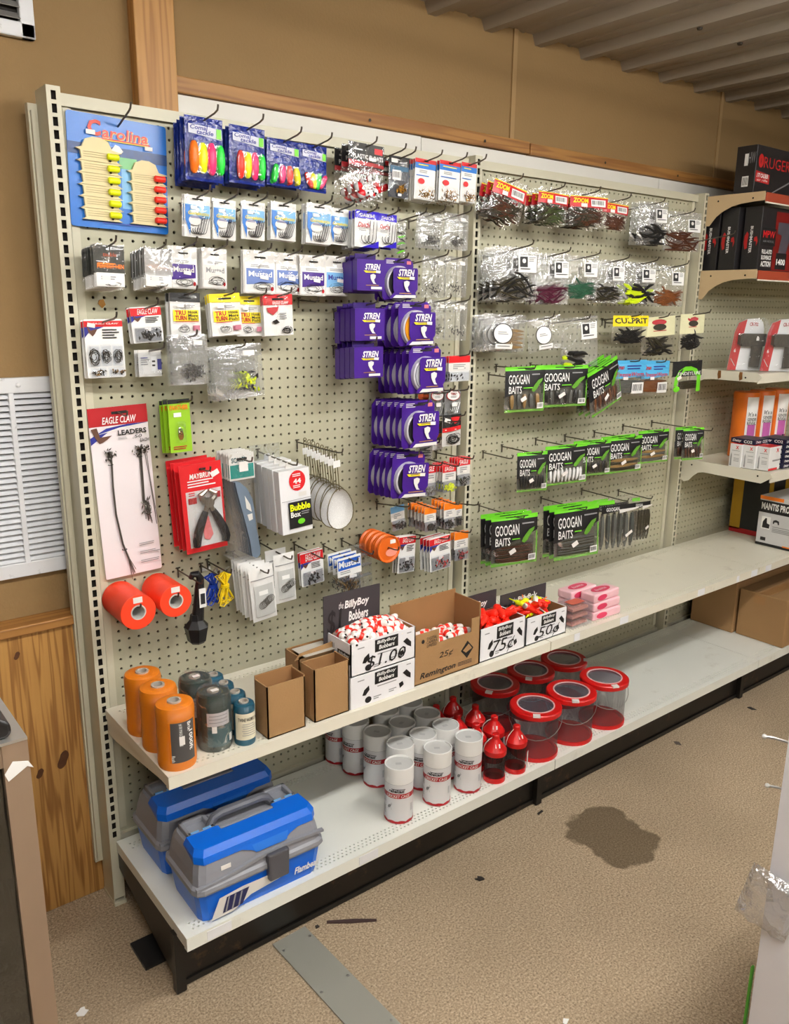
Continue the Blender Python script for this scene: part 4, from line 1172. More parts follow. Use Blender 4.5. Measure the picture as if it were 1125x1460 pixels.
# packs crowded between the spools and the second upright
pack('jig_pack', 'brown-topped dark pack', 'tucked behind the fourth spool stack', 'tackle pack', (596, 560), (612, 600), -.04, d_kit(80, mat('rust_print', (196, 84, 40), .5), [GUN], None, BLACK))
def d_oval(seed, bg):
    def f(w, h):
        P = Pack(w, h, .006, .1, .0012, seed); P.card(bg, 'card', 0, .02, 1, .98); P.ell('oval_edge', CRIM, .5, .22, .42, .19); P.ell('oval_badge', WHITE, .5, .22, .38, .165)
        P.T('TRU', CRIM, .32, .12, .66, .2, 0, .03); P.lines(GREYP, .3, .24, .7, .32, 2); P.hooks(STEEL, .15, .45, .95, .92, 4, .0012, .003); P.sticker(.5, .55, .3, .14); P.pouch(CLEAR, 'film', 5, 7); return P
    return f
PEWT = mat('pewter_card', (132, 134, 136), .4, .2)
pack('hook_pack', 'pewter hook pack with white oval badge', 'next to the spool stack', 'tackle pack', (612, 556), (633, 593), -.08, d_oval(81, PEWT))
pack('hook_pack', 'pewter hook pack with white oval badge', 'next to the second upright', 'tackle pack', (634, 556), (656, 592), -.09, d_oval(82, PEWT))
pack('hook_pack', 'dark olive pack with white insert', 'below the oval-badge packs', 'tackle pack', (615, 600), (632, 641), -.06, d_tackle(83))
def d_vmc(w, h):
    P = Pack(w, h, .005, .1, .0012, 84); P.card(OFFW); P.D('black_top', BLACK, 0, 0, 1, .5, .42); P.D('red_flash', RED, 0, .42, 1, .56, .48, .56, .36); P.lines(WHITE, .1, .46, .9, .52, 1); P.poly('red_fish', RED, [(.4, .1), (.9, .04), (.95, .2), (.6, .3)])
    P.wires(DARKM, .15, .6, .9, .95, 9, .001, .004); P.sticker(.22, .18, .3, .12, .3); P.pouch(CLEAR, 'film', 5, 7); return P
pack('hook_pack', 'black and red hook pack', 'below the oval badge by the upright', 'tackle pack', (631, 592), (656, 634), -.10, d_vmc)
pack('jig_pack', 'dark pack of silver jigs', 'below the fourth spool stack', 'tackle pack', (594, 631), (616, 654), -.09, d_baggie([STEEL, BLACKP], 85, 'worms', 9, .003, .2, .9))
SILV = mat('silver_bits', (178, 176, 170), .3, .7)
pack('split_shot_pack', 'red-headed pack of silver weights', 'beside the lowest spool stack', 'tackle pack', (602, 662), (621, 706), -.10, d_kit(90, RED, [SILV], 'EAGLE'), n=2, dy=.012)
pack('float_pack', 'red-headed pack of yellow beads', 'by the lowest spool stack', 'tackle pack', (631, 662), (649, 700), -.13, d_kit(91, RED, [NYEL], 'EAGLE'), n=5, dy=.012, slope=-.02)
pack('split_shot_pack', 'red-headed pack of black weights', 'overlapping the second upright', 'tackle pack', (652, 652), (669, 691), -.13, d_kit(92, RED, [GUN, SILV], 'EAGLE'), n=4, dy=.012, slope=.02)
pack('bead_pack', 'small pale blue header pack of black beads', 'below the lowest spool stack', 'tackle pack', (556, 721), (575, 754), -.10, d_kit(93, SKY, [GUN]), roll=-.1)
pack('bead_pack', 'orange-headed pack of black beads', 'in the fuller orange row', 'tackle pack', (605, 723), (621, 756), -.15, d_kit(94, ORG, [GUN]), n=6, dy=.015, slope=-.02)
pack('bead_pack', 'orange-headed pack of black beads', 'near the second upright', 'tackle pack', (633, 716), (648, 752), -.15, d_kit(95, ORG, [GUN]), n=5, dy=.015, slope=-.02)
pack('bead_pack', 'black and orange header pack', 'tucked against the second upright', 'tackle pack', (649, 717), (658, 748), -.07, d_kit(96, ORG, [GUN], None, BLACK))
pack('split_shot_pack', 'red-edged white card of black weights', 'behind the orange discs', 'tackle card', (569, 766), (592, 813), -.10, d_eagle(97, [GUN]), n=3, dy=.012, roll=.05)
pack('split_shot_pack', 'red-headed white card with red weights', 'over the brown carton', 'tackle card', (612, 768), (640, 809), -.14, d_eagle(98, [GUN, RED]), n=4, dy=.014, roll=-.06)
pack('bead_pack', 'orange-headed pack with white tag', 'lowest by the second upright', 'tackle pack', (648, 758), (666, 796), -.12, d_kit(99, ORG, [GUN, CRIM]), n=2, dy=.02)

# ---------------------------------------------------------------- first bay, third to fifth rows
pack('hook_pack', 'dark olive jig pack with orange print', 'under the lake-print card', 'tackle pack', (131, 346), (181, 411), -.11, d_tackle(110), n=9, dy=.009, roll=.02)
pack('hook_pack', 'glossy white-sleeved jig pack', 'beside the dark olive packs', 'tackle pack', (203, 351), (248, 411), -.11, d_tackle(111, True), n=9, dy=.009, roll=.03)
pack('hook_pack', 'white hook pack with violet block', 'third along under the lake-print card', 'tackle pack', (239, 350), (283, 412), -.08, d_mustad(PURP, OFFW, 112), n=2, dy=.008, roll=.02)
pack('hook_pack', 'plain white hook pack', 'fourth along under the neon bags', 'tackle pack', (287, 353), (325, 412), -.09, d_mustad(OFFW, GREYP, 113), n=4, dy=.007, roll=.03)
MB1 = mat('steel_blue_print', (104, 128, 190), .45, 0, .15, 20)
pack('hook_pack', 'white hook pack with pale blue block', 'first of the wide row of four', 'tackle pack', (346, 356), (394, 419), -.10, d_mustad(MB1, WHITE, 114), n=3, dy=.007, roll=.02)
pack('hook_pack', 'white hook pack with steel blue block', 'second of the wide row of four', 'tackle pack', (391, 360), (430, 420), -.09, d_mustad(MB1, WHITE, 115), n=2, dy=.007, roll=.02)
pack('hook_pack', 'white hook pack with lilac block', 'third of the wide row of four', 'tackle pack', (427, 363), (465, 422), -.10, d_mustad(PURP, WHITE, 116), n=2, dy=.007, roll=.02)
pack('hook_pack', 'white hook pack with faded blue block', 'last of the wide row of four', 'tackle pack', (462, 364), (497, 422), -.09, d_mustad(SKY, NAVYP, 117), n=2, dy=.007, roll=.02)
pack('tackle_kit', 'red-topped card with three trays of dark leaders', 'by the first upright', 'tackle card', (118, 455), (179, 537), -.07, d_eagle(120, grid=True, top=.13), n=3, dy=.009, roll=-.01)
pack('tackle_kit', 'red-topped square card with swivels', 'beside the three-tray card', 'tackle card', (184, 437), (231, 488), -.08, d_eagle(121, [GUN], top=.25), n=3, dy=.009, roll=-.06)
def d_tiny(w, h):
    P = Pack(w, h, 0, .1, .0014, 122); P.card(OFFW); P.D('navy_end', NAVYP, .82, .35, 1, .75); P.D('white_tag', WHITE, .55, .25, .78, .8); P.lines(BAR, .58, .4, .75, .7, 2); P.lines(GREYP, .1, .35, .5, .6, 3); P.lines(NAVYP, .1, .28, .5, .34, 1); P.blister(CLEARS, .0, .1, 1, .98, .016); return P
pack('tackle_kit', 'tiny clear clamshell with white tag', 'under the square swivel card', 'tackle pack', (196, 499), (231, 536), -.07, d_tiny, n=2, dy=.018)
pack('hook_pack', 'white hook pack with black header', 'left of the yellow-headed ones', 'tackle pack', (241, 417), (287, 478), -.09, d_truturn(BLACK, 123), n=4, dy=.008)
pack('hook_pack', 'white hook pack with yellow header', 'tilted, in the fuller stack', 'tackle pack', (297, 418), (343, 478), -.10, d_truturn(YEL, 124), n=4, dy=.008, roll=-.06)
pack('hook_pack', 'white hook pack with yellow header', 'behind the tilted yellow-headed one', 'tackle pack', (336, 422), (374, 479), -.07, d_truturn(YEL, 125))
def d_redhead(w, h):
    P = Pack(w, h, .003, .2, .0012, 126); P.card(WHITE); P.D('red_header', RED, 0, 0, 1, .26); P.slot(.5, .12, .4, .05); P.T('EAGLE CLAW', WHITE, .3, .17, .85, .24, .2, .02)
    P.poly('red_bird', CRIM, [(.1, .32), (.5, .3), (.45, .4), (.3, .5), (.12, .42)]); P.poly('brown_bird', DARKM, [(.25, .65), (.4, .6), (.5, .68), (.35, .72)]); P.lines(GREYP, .5, .45, .8, .62, 3); P.wires(DARKM, .55, .78, .95, .95, 6, .0008, .003); P.pouch(CLEAR, 'film', 6, 8); return P
pack('hook_pack', 'white hook pack with red header', 'after the yellow-headed ones', 'tackle pack', (374, 419), (417, 478), -.09, d_redhead, n=3, dy=.008, roll=-.03)
pack('weight_bag', 'clear zip bag of dark split rings', 'under the black-headed packs', 'tackle bag', (243, 477), (298, 547), -.12, d_baggie([GUN], 127, 'bits', 70, .0035, .55, .92, u0=.3, u1=.9), n=4, dy=.010)
pack('lure_bag', 'clear zip bag of chartreuse jigs', 'under the yellow-headed packs', 'tackle bag', (302, 492), (374, 566), -.12, d_baggie([NYEL, LIME, GUN], 128, 'bits', 26, .006, .5, .9, u0=.4, u1=.95), n=4, dy=.017, roll=-.05)
peg_hook(*(lambda p: (p[0], p[2]))(at(425, 428, 1, 0)), .09, -.05, 'empty wire peg hook after the red-headed packs')
pack('lure_pack', 'lime green spinner card', 'beside the long leader card', 'tackle card', (238, 570), (273, 643), -.08,
     lambda w, h: (lambda P: (P.card(mat('lime_card', (150, 200, 40), .4, 0, .2, 14)), P.D('black_header', BLACK, 0, 0, 1, .08), P.T('PANTHER', ORG, .08, .11, .92, .20, 0, .03), P.sticker(.4, .29, .35, .08), P.ell('gold_spoon', mat('gold_spoon', (180, 120, 40), .25, .8), .5, .68, .13, .09), P.lines(CRIM, .12, .88, .9, .96, 2),
                              P.wires(STEEL, .38, .5, .6, .66, 2, .0009, .003), P.blister(CLEARS, .28, .42, .72, .82, .012), P)[-1])(Pack(w, h, 0, .1, .0014, 129)), n=3, dy=.026, roll=-.02)

def leaders(w, h):
    P = Pack(w, h, 0, .1, .0016, 130)
    P.card(mat('leader_card_white', (240, 232, 236), .5, 0, .03), rad=.004); P.D('red_top', CRIM, 0, 0, 1, .105)
    P.slot(.52, .035, .26, .016); P.T('EAGLE CLAW', WHITE, .22, .055, .80, .095, .25, .02)
    P.poly('navy_swoosh', NAVYP, [(0, .165), (.28, .118), (.62, .105), (1, .105), (.62, .118), (.3, .14), (0, .205)])
    P.poly('white_swoosh', WHITE, [(.1, .15), (.5, .12), (.9, .11), (.5, .13)])
    P.poly('eagle_mark', mat('eagle_brown', (96, 62, 46), .6), [(.02, .115), (.12, .11), (.16, .165), (.36, .16), (.28, .18), (.2, .195), (.14, .20), (.07, .16)])
    P.T('LEADERS', BLACK, .46, .135, .95, .165, 0, .025); P.T('.50', BLACK, .70, .17, .86, .19, .2); P.T('EACH', BLACK, .82, .195, .98, .215, .1, .01); P.lines(GREYP, .45, .175, .62, .19, 2)
    for v in (.815, .865, .92): P.lines(GREYP, .62, v, .98, v+.022, 2)
    def bundle(pts, n, sp, rr=.0007, wiggle=.002):
        mb = MB(); q = random.Random(len(pts)*n)
        for k in range(n):
            o = (q.uniform(-sp, sp), q.uniform(-.003, 0)); e = q.uniform(-.02, .01)
            mb.tube([((u-.5)*w+o[0]*(1.6 if j in (0, len(pts)-1) else .5), -.004+o[1], -v*h+(e if j == len(pts)-1 else 0)) for j, (u, v) in enumerate(pts)], rr, 4)
        return mb
    ST = mat('leader_wire', (120, 116, 108), .35, .7)
    P.add('leader_bundle', bundle([(.27, .25), (.30, .32), (.28, .45), (.28, .62), (.34, .80), (.42, .90), (.48, .985)], 9, .004), ST)
    P.add('leader_bundle', bundle([(.78, .24), (.80, .32), (.79, .45), (.78, .56), (.82, .62), (.84, .67)], 9, .005), ST)
    P.add('leader_bundle', bundle([(.90, .28), (.92, .4), (.95, .55), (.99, .68)], 2, .002), ST)
    P.bits([ST, DARKM], .16, .235, .40, .30, 46, .0022, .006, 'loose_tackle', 1.3); P.bits([ST, DARKM], .66, .225, .95, .30, 56, .0022, .006, 'loose_tackle', 1.3); P.bits([ST], .74, .54, .90, .66, 30, .003, .006, 'loose_tackle', 1.6)
    mb = MB()
    for u, v in ((.28, .325), (.36, .835), (.79, .30)): mb.tube(arc(((u-.5)*w, -.005, -v*h), .006, 0, 6.28, 8, 'xy'), .0008, 4)
    return P.add('twist_tie', mb, BLACKP)
pack('leader_card', 'tall white and red card of wire leaders', 'by the first upright', 'tackle card', (123, 582), (223, 812), -.014, leaders, L=.07, hv=.035, slope=-.05, roll=-.035)

# pliers on red cards
def d_pliers(w, h):
    P = Pack(w, h, 0, .1, .0018, 131)
    P.card(RED); P.D('white_panel', OFFW, .10, .30, .95, .94); P.T('MAYBRUN', WHITE, .22, .105, .78, .165, .2, .03)
    P.lines(WHITE, .16, .18, .85, .27, 3); P.D('red_note', CRIM, .14, .37, .34, .44); P.D('red_note', CRIM, .74, .34, .92, .41); P.lines(RED, .16, .31, .32, .36, 2)
    P.poly('red_sketch', mat('red_sketch', (226, 120, 120), .6), [(.42, .75), (.48, .62), (.58, .6), (.62, .72), (.66, .82), (.56, .88), (.44, .86)])
    STL = mat('plier_steel', (150, 142, 130), .3, .8, .2, 40)
    def at_(u, v, y=-.012): return ((u-.5)*w, y, -v*h)
    j = MB(); j.lathe([(.012, -.020), (.012, -.006)], 12, at_(.58, .44, 0), 'y')
    for sg in (-1, 1):
        j.tube([at_(.58+sg*.02, .44), at_(.58+sg*.14, .385), at_(.58+sg*.17, .345), at_(.58+sg*.03, .30)], [.007, .009, .008, .004], 8)
        j.tube([at_(.58, .44), at_(.58+sg*.10, .55)], [.008, .006], 8)
    P.add('pliers_jaws', j, STL, True)
    for sg in (-1, 1):
        P.add('pliers_grip', MB().tube([at_(.58+sg*.09, .535), at_(.58+sg*.19, .63), at_(.58+sg*.31, .76), at_(.58+sg*.36, .86), at_(.58+sg*.35-.02, .92)], [.0075, .010, .011, .0105, .009], 10), BLACKP, True)
    P.blister(CLEARS, .10, .30, .98, .95, .026); P.sticker(.82, .13, .2, .06, -.4); P.slot(.53, .06, .16, .02)
    return P
pack('pliers_pack', 'red card with black-handled end cutters', 'below the leader card corner', 'tool pack', (254, 664), (319, 780), -.10, d_pliers, n=4, dy=.027, roll=-.05, jit=.005, slope=.02, hv=.06)

def d_knife(w, h):
    P = Pack(w, h, .004, .1, .0014, 132)
    P.card(OFFW, 'header', 0, 0, 1, .24); P.D('teal_band', mat('teal_print', (30, 140, 132), .4), .04, .10, .96, .22); P.T('SCALER', mat('teal_dark', (20, 84, 90), .5), .1, .035, .7, .08, 0, .02); P.sticker(.55, .12, .35, .09)
    def B_(pts, y0, y1): return MB().prism([((u-.5)*w, -v*h) for u, v in pts], y0, y1)
    mb = B_([(.12, .25), (.30, .25), (.58, .32), (.76, .42), (.82, .54), (.86, .70), (.97, .90), (.94, .965), (.80, .985), (.62, .96), (.56, .80), (.42, .62), (.28, .46), (.18, .34)], -.012, -.004)
    P.add('fish_scaler', mb, mat('slate_plastic', (110, 126, 144), .4))
    P.add('scaler_slot', B_([(.46, .38), (.66, .47), (.70, .54), (.50, .50)], -.0126, -.012), OFFW, False, True); P.add('scaler_slot', B_([(.52, .56), (.72, .555), (.73, .61), (.58, .62)], -.0126, -.012), OFFW, False, True)
    P.pouch(CLEAR, 'bag', 7, 14, .002); P.slot(.5, .05, .4, .02)
    return P
pack('scaler_pack', 'long clear pouch with slate fish scaler', 'next to the pliers cards', 'tool pack', (325, 648), (366, 796), -.10, d_knife, n=7, dy=.010, roll=-.03, slope=-.02)

def d_bubble(w, h):
    P = Pack(w, h, 0, .1, .0016, 133)
    P.add('hang_tab', MB().prism([(-.12*w, -.11*h), (.12*w, -.11*h), (.08*w, -.02*h), (-.08*w, -.02*h)], -.001, .001), OFFW)
    CB = mat('frosted_box', (232, 233, 236), .3, 0, .03)
    P.add('box_back', MB().box(-.5*w, -.002, -h, .5*w, 0.0, -.1*h), OFFW)
    P.add('clear_box', MB().box(-.5*w, -.024, -h, .5*w, -.002, -.1*h), CB); P.t = .049
    P.D('latch', OFFW, .60, .43, .86, .49); P.ell('red_roundel', RED, .58, .26, .27, .145); P.T('44', WHITE, .44, .23, .70, .30, 0, .04); P.lines(WHITE, .42, .16, .74, .21, 2); P.lines(WHITE, .42, .32, .74, .37, 2)
    P.D('black_label', BLACK, .22, .55, .98, .93); P.T('Bubble', NYEL, .27, .58, .94, .68, 0, .03); P.T('Box', WHITE, .27, .69, .60, .77, 0, .03); P.lines(GREYP, .62, .70, .92, .76, 2); P.ell('green_bug', GRN, .60, .84, .12, .04)
    P.D('seam', GREYP, .0, .515, 1, .522); P.t = .0016
    return P
pack('tackle_box_pack', 'white flat tackle box with red roundel', 'between scalers and nets', 'tackle box', (389, 660), (434, 753), -.16, d_bubble, n=5, dy=.028, roll=-.06, slope=-.05, hv=.03)
MB().box(-.04, -.0012, -.05, .05, 0, .05).build('clear_sleeve', CLEARS, label='clear empty plastic sleeve above the flat tackle boxes', cat='sleeve', loc=tuple(at(375, 660, 1, -.06)))

# aquarium dip nets on a rail of wire handles
NETW = mat('net_wire', (120, 112, 84), .35, .7); NETM = film('net_mesh', (252, 252, 252), .55, .8, .15, 300, .5, .96)
p0 = at(455, 648, 1, -.10)
nh = None
for k in range(8):
    y = -.19+.021*k; lab = 'small white dip net with twisted wire handle, %s on the net hook' % ['frontmost', 'second back', 'third back', 'fourth back', 'fifth back', 'sixth back', 'seventh back', 'rearmost'][k]
    c = at(478, 645, 1, -.19)
    if nh is None:
        nh = thing('dip_net', lab, 'dip net', (c[0], y, c[2]), (0, 0, 0), 'dip nets on one hook')
        H, hz = .075, -.165
        MB().tube(arc((0, 0, 0), .005, 0, 6.3, 8), .0012, 5).tube([(-.004, 0, -.004), (-.003, .001, -H), (-.006, 0, -.105)], .0013, 5).tube([(.004, 0, -.004), (.004, -.001, -H), (.006, 0, -.105)], .0013, 5).build('handle', NETW, nh, True)
        hoop = []
        for a in range(21):
            t = 2*math.pi*a/20+math.pi/2; rr = 1-.18*math.sin(t)
            hoop.append((.045*rr*math.cos(t)+.004, 0, -.155+.056*math.sin(t)))
        MB().tube(hoop, .0014, 5).build('hoop', NETW, nh, True)
        mb = MB(); V = [hoop[i] for i in range(20)]; F = []
        for lv, (s_, d_) in enumerate(((.8, .012), (.5, .018), (.2, .020))):
            V += [((q[0]-.004)*s_+.004, d_, (q[2]+.155)*s_-.155) for q in hoop[:20]]
            o = lv*20
            F += [(o+i, o+(i+1) % 20, o+20+(i+1) % 20, o+20+i) for i in range(20)]
        F.append(tuple(60+i for i in range(20)))
        mb.add(V, F).build('mesh_bag', NETM, nh, True)
        MB().box(-.012, -.0025, -.040, .012, -.0018, -.022).build('white_tag', WHITE, nh)
        cur = nh
    else:
        cur = dup(nh); cur['label'] = lab; cur.location = (c[0]+.0, y, c[2]+.002*k)
    cur.rotation_euler = (0, -.08+.05*math.sin(k*2.1)-.03*k/8, .1*math.cos(k*1.7))
peg_hook(at(478, 645, 1, -.19)[0], at(478, 645, 1, -.19)[2]+.002, .215, -.005, 'long wire peg hook carrying the dip nets')

# white foil bags of weights, lower row
def d_foil(seed, curl=True):
    def f(w, h):
        P = Pack(w, h, .006, .1, .0012, seed); P.pouch(mat('white_foil', (232, 232, 230), .3, 0, .05, 12, .2, 40), 'bag', 7, 9, .003)
        P.D('clear_window', mat('window_grey', (196, 198, 196), .25), .12, .32, .88, .90); P.D('zip_line', GREYP, .03, .20, .97, .215); P.D('white_label', WHITE, .28, .42, .64, .50)
        mb = MB()
        for a in range(9): mb.tube(arc(((.5-.5)*w+.003*a-.010, -.014-.001*(a % 3), -(.68-.012*a)*h), .0105, 0, 6.3, 9), .0006, 4)
        P.add('split_rings', mb, mat('ring_steel', (96, 92, 86), .35, .7), True); return P
    return f
pack('ring_bag', 'white foil bag of split rings', 'front row over the bobber carton', 'tackle bag', (353, 812), (390, 880), -.15, d_foil(140), n=6, dy=.019, roll=-.08, slope=-.05)
pack('ring_bag', 'white foil bag of brass rings', 'behind the front foil bags', 'tackle bag', (389, 792), (420, 855), -.13, d_foil(141), n=2, dy=.04, roll=-.04, slope=-.05)
pack('tackle_kit', 'small red-topped card with clear box', 'left of the blue-label boxes', 'tackle card', (427, 789), (460, 830), -.09, d_eagle(142, [GUN], top=.3), n=2, dy=.012, roll=-.06, slope=-.05)
def d_mbox(w, h):
    P = Pack(w, h, 0, .1, .002, 143); P.card(WHITE, 'card', 0, 0, 1, .46); P.D('blue_label', MB1 if False else mat('royal_print', (30, 90, 190), .4), .03, .05, .97, .30); P.T('Mustad', WHITE, .06, .08, .94, .24, .0, .03); P.lines(GREYP, .1, .33, .7, .42, 2)
    P.bits([mat('brass_bits', (130, 96, 50), .4, .6), GUN], .1, .54, .9, .98, 60, .003, .006, el=2); P.blister(CLEARS, .0, .46, 1, 1, .018); P.sticker(.62, .5, .3, .09, .2); return P
pack('hook_box', 'clear hook box with blue label', 'over the black bobber board', 'tackle box', (480, 797), (514, 846), -.13, d_mbox, n=3, dy=.024, roll=-.06, slope=-.05)
def d_clr(w, h):
    P = Pack(w, h, 0, .1, .002, 144); P.add('clear_box', MB().box(-.5*w, -.02, -h, .5*w, 0, 0), CLEARS)
    mb = MB()
    for k in range(1, 4): mb.box(-.5*w, -.019, -h*k/4-.001, .5*w, -.001, -h*k/4+.001)
    mb.box(-.001, -.019, -h, .001, -.001, 0); P.add('divider', mb, film('divider_film', (235, 240, 244), .4, .6, .05, 20, .2, .6)); return P
pack('divider_box', 'empty clear divided box', 'behind the blue-label boxes', 'tackle box', (489, 780), (523, 832), -.07, d_clr, roll=-.05, slope=-.05)
# ---------------------------------------------------------------- survey tape rolls, ropes, black gadget, orange discs
TAPE = mat('fluorescent_tape', (255, 70, 36), .45, 0, .03); CORE = mat('card_core', (206, 204, 198), .7)
def roll_on_peg(label, px, py, y_front, R, L_, hole, mt, cat='tape roll', name='tape_roll', face=None):
    c = at(px, py, 1, y_front)
    t = thing(name, label, cat, (c[0], y_front, c[2]), (0, 0, 0))
    MB().lathe([(hole, 0), (R-.001, 0), (R, .001), (R, L_*.5), (R-.0006, L_*.502), (R, L_*.504), (R, L_), (hole, L_)], 36, axis='y', close=True).build('tape', mt, t, True)
    MB().lathe([(hole-.003, -.001), (hole, -.001), (hole, L_), (hole-.003, L_)], 24, axis='y', close=True).build('core', CORE, t, True)
    MB().box(-.011, -.0012, R*.55, .011, -.0005, R*.55+.014).build('price_sticker', STK, t)
    peg_hook(c[0], c[2]+hole-.006, -y_front+.008, 0.0, 'wire peg hook carrying the '+label)
    return t
def rim(o):
    md = o
roll_on_peg('wide fluorescent orange tape roll by the first upright', 197.5, 873, -.135, .043, .125, .0185, TAPE)
roll_on_peg('fluorescent orange tape roll beside the black gadget', 251, 857, -.125, .041, .115, .0185, TAPE)
DISC = mat('orange_disc_plastic', (226, 104, 28), .4, 0, .05); PINKL = mat('salmon_label', (246, 160, 140), .5)
c = at(555, 783, 1, -.15)
for k in range(4):
    t = thing('line_winder', 'flat orange plastic line winder, %s of four on one hook' % ['frontmost', 'second', 'third', 'rearmost'][k], 'line winder', (c[0], -.15+.024*k, c[2]), (0, 0, 0), 'orange winders on one hook')
    MB().lathe([(.004, .004), (.034, .004), (.038, 0), (.041, 0), (.041, .004), (.036, .008), (.036, .014), (.041, .018), (.041, .021), (.004, .021)], 28, axis='y', close=True).build('winder_disc', DISC, t, True)
    if k == 0:
        P = Pack(.08, .08, 0, .1, .001); mb = MB(); mb.add([(.012+.022*math.cos(a*.314), .0035, -.012+.012*math.sin(a*.314)) for a in range(20)], [tuple(range(20))[::-1]]); mb.build('oval_label', PINKL, t)
        MB().box(.006, .0030, .014, .026, .0036, .026).build('price_sticker', STK, t)
peg_hook(c[0], c[2]+.0045, .185, .0, 'long wire peg hook through the orange line winders')

# black scent pump: strap, bell end, tag
g = at(277, 830, 1, -.10)
t = thing('casting_gadget', 'black rubber gadget with white barcode tag and flared end', 'gadget', (g[0], -.10, g[2]))
MB().tube([(-.008, 0, .012), (-.006, -.004, .022), (.006, -.006, .022), (.014, -.004, .010), (.012, -.002, -.02), (.008, 0, -.07), (.004, 0, -.10)], [.007, .008, .009, .010, .012, .014, .016], 10).build('strap', BLACKP, t, True)
MB().lathe([(.014, -.085), (.017, -.10), (.032, -.118), (.030, -.125), (.024, -.155), (.018, -.162), (.0005, -.160)], 7, (.0, 0, 0)).build('flared_end', BLACKP, t)
MB().box(.004, -.017, -.065, .022, -.0155, -.015).build('barcode_tag', WHITE, t); MB().box(.007, -.0175, -.056, .019, -.0172, -.028).build('barcode', BAR, t)
peg_hook(g[0], g[2]+.006, .14, 0, 'wire peg hook holding the black rubber gadget')

def rope(label, px, py, y, mt, H, W, seed):
    c = at(px, py, 1, y); q = random.Random(seed)
    t = thing('stringer_rope', label, 'rope', (c[0], y, c[2])); mb = MB()
    for k in range(9):
        a, b = q.uniform(-W, W)*.5, q.uniform(-W, W)*.9; d = q.uniform(-.012, .012); hh = H*q.uniform(.85, 1.0)
        mb.tube([(0, 0, 0), (a*1.5-.01, d, -.012), (a*.4, d, -hh*.38), (a-.008, d, -hh*.7), (b-.006, d, -hh*.95), (b+.004, d, -hh), (b+.012, d, -hh*.92), (a*.6+.006, d, -hh*.6), (a*.3+.004, d, -hh*.36), (a+.010, d, -.010), (0, 0, 0)], .0019, 5)
    mb.build('rope_loops', mt, t, True)
    mb = MB()
    for k in range(3): mb.tube(arc((0, 0, -H*.38-.003*k), .010, 0, 6.3, 10, 'xy'), .0019, 5)
    mb.build('wrap', mt, t, True)
    MB().tube([(0, 0, 0), (.004, -.004, .010), (.012, -.004, .012), (.014, 0, .002)], .0016, 6).build('metal_clip', STEEL, t, True)
    peg_hook(c[0], c[2]+.003, -y+.03, 0, 'wire peg hook holding the '+label)
rope('blue braided stringer rope beside the black gadget', 303, 817, -.07, mat('rope_blue', (20, 60, 170), .5), .085, .022, 3)
rope('yellow braided stringer rope by the foil bags', 320, 815, -.10, mat('rope_yellow', (245, 214, 20), .5), .092, .018, 4)
c = at(145, 433, 1, 0)
MB().prism([(-.009, 0), (0, -.010), (.008, -.002), (.004, .010), (-.006, .008)], -.003, -.0003).build('amber_tag', mat('amber_bit', (176, 120, 30), .3), label='small amber chip stuck in a peg hole by the first upright', cat='chip', loc=(c[0], 0, c[2]))
c = at(294, 811, 1, 0)
MB().box(-.012, -.0012, -.005, .012, -.0003, .005).build('board_price_tag', WHITE, label='tiny white price tag stuck above the blue rope', cat='price tag', loc=(c[0], 0, c[2]))

# ---------------------------------------------------------------- second bay: soft baits
def cm(name, c): return mat(name, c, .35, 0, .25, 40)
WBR, WGR, WBK, WPU, WOL = cm('bait_brown', (78, 44, 28)), cm('bait_moss', (66, 78, 42)), cm('bait_black', (30, 30, 30)), cm('bait_purple', (74, 22, 44)), cm('bait_olive', (52, 48, 34))
WGN, WTAN, WRST, WWH, WGY = cm('bait_green_pumpkin', (40, 84, 62)), cm('bait_tan', (150, 120, 74)), cm('bait_rust', (118, 70, 36)), cm('bait_white', (236, 238, 236)), cm('bait_grey', (90, 92, 88))
CHART = mat('bait_chartreuse', (206, 230, 30), .4)
pack('bait_bag', 'red-headed bag of brown crawfish baits', 'tilted, first on the top row', 'bait bag', (706, 253), (751, 318), -.11, d_zoom(200, [WBR, WOL]), n=3, dy=.028, yr=-.13, roll=.24, slope=.1)
pack('bait_bag', 'red-headed bag of moss green baits', 'second along the top row', 'bait bag', (768, 266), (808, 320), -.12, d_zoom(201, [WGR, WOL]), n=3, dy=.026, yr=-.14, roll=.05, slope=.1)
pack('bait_bag', 'red-headed bag of dark olive baits', 'third along the top row', 'bait bag', (813, 271), (863, 325), -.12, d_zoom(202, [WOL, WBR]), n=3, dy=.026, yr=-.15, slope=.1)
pack('bait_bag', 'red-headed bag of dark brown baits', 'smallest of four on the top row', 'bait bag', (860, 283), (893, 330), -.09, d_zoom(203, [WBR]), roll=.06, yr=-.11, slope=.1)
pack('bait_bag', 'clear bag of black craws', 'top row near the third upright', 'bait bag', (911, 286), (948, 350), -.10, d_wormbag(204, [WBK], 14, .005, .5, .95), n=2, dy=.03, yr=-.13, slope=.1)
pack('bait_bag', 'clear bag of brown lizards', 'top row beside the third upright', 'bait bag', (949, 300), (995, 360), -.12, d_wormbag(205, [WBR], 22, .004, .5, .95, tag=(.6, .18, .98, .5)), yr=-.15, slope=.1)
peg_hook(*(lambda p: (p[0], p[2]))(at(975, 348, 1, 0)), .20, .12, 'empty wire peg hook between the two bait rows by the third upright')
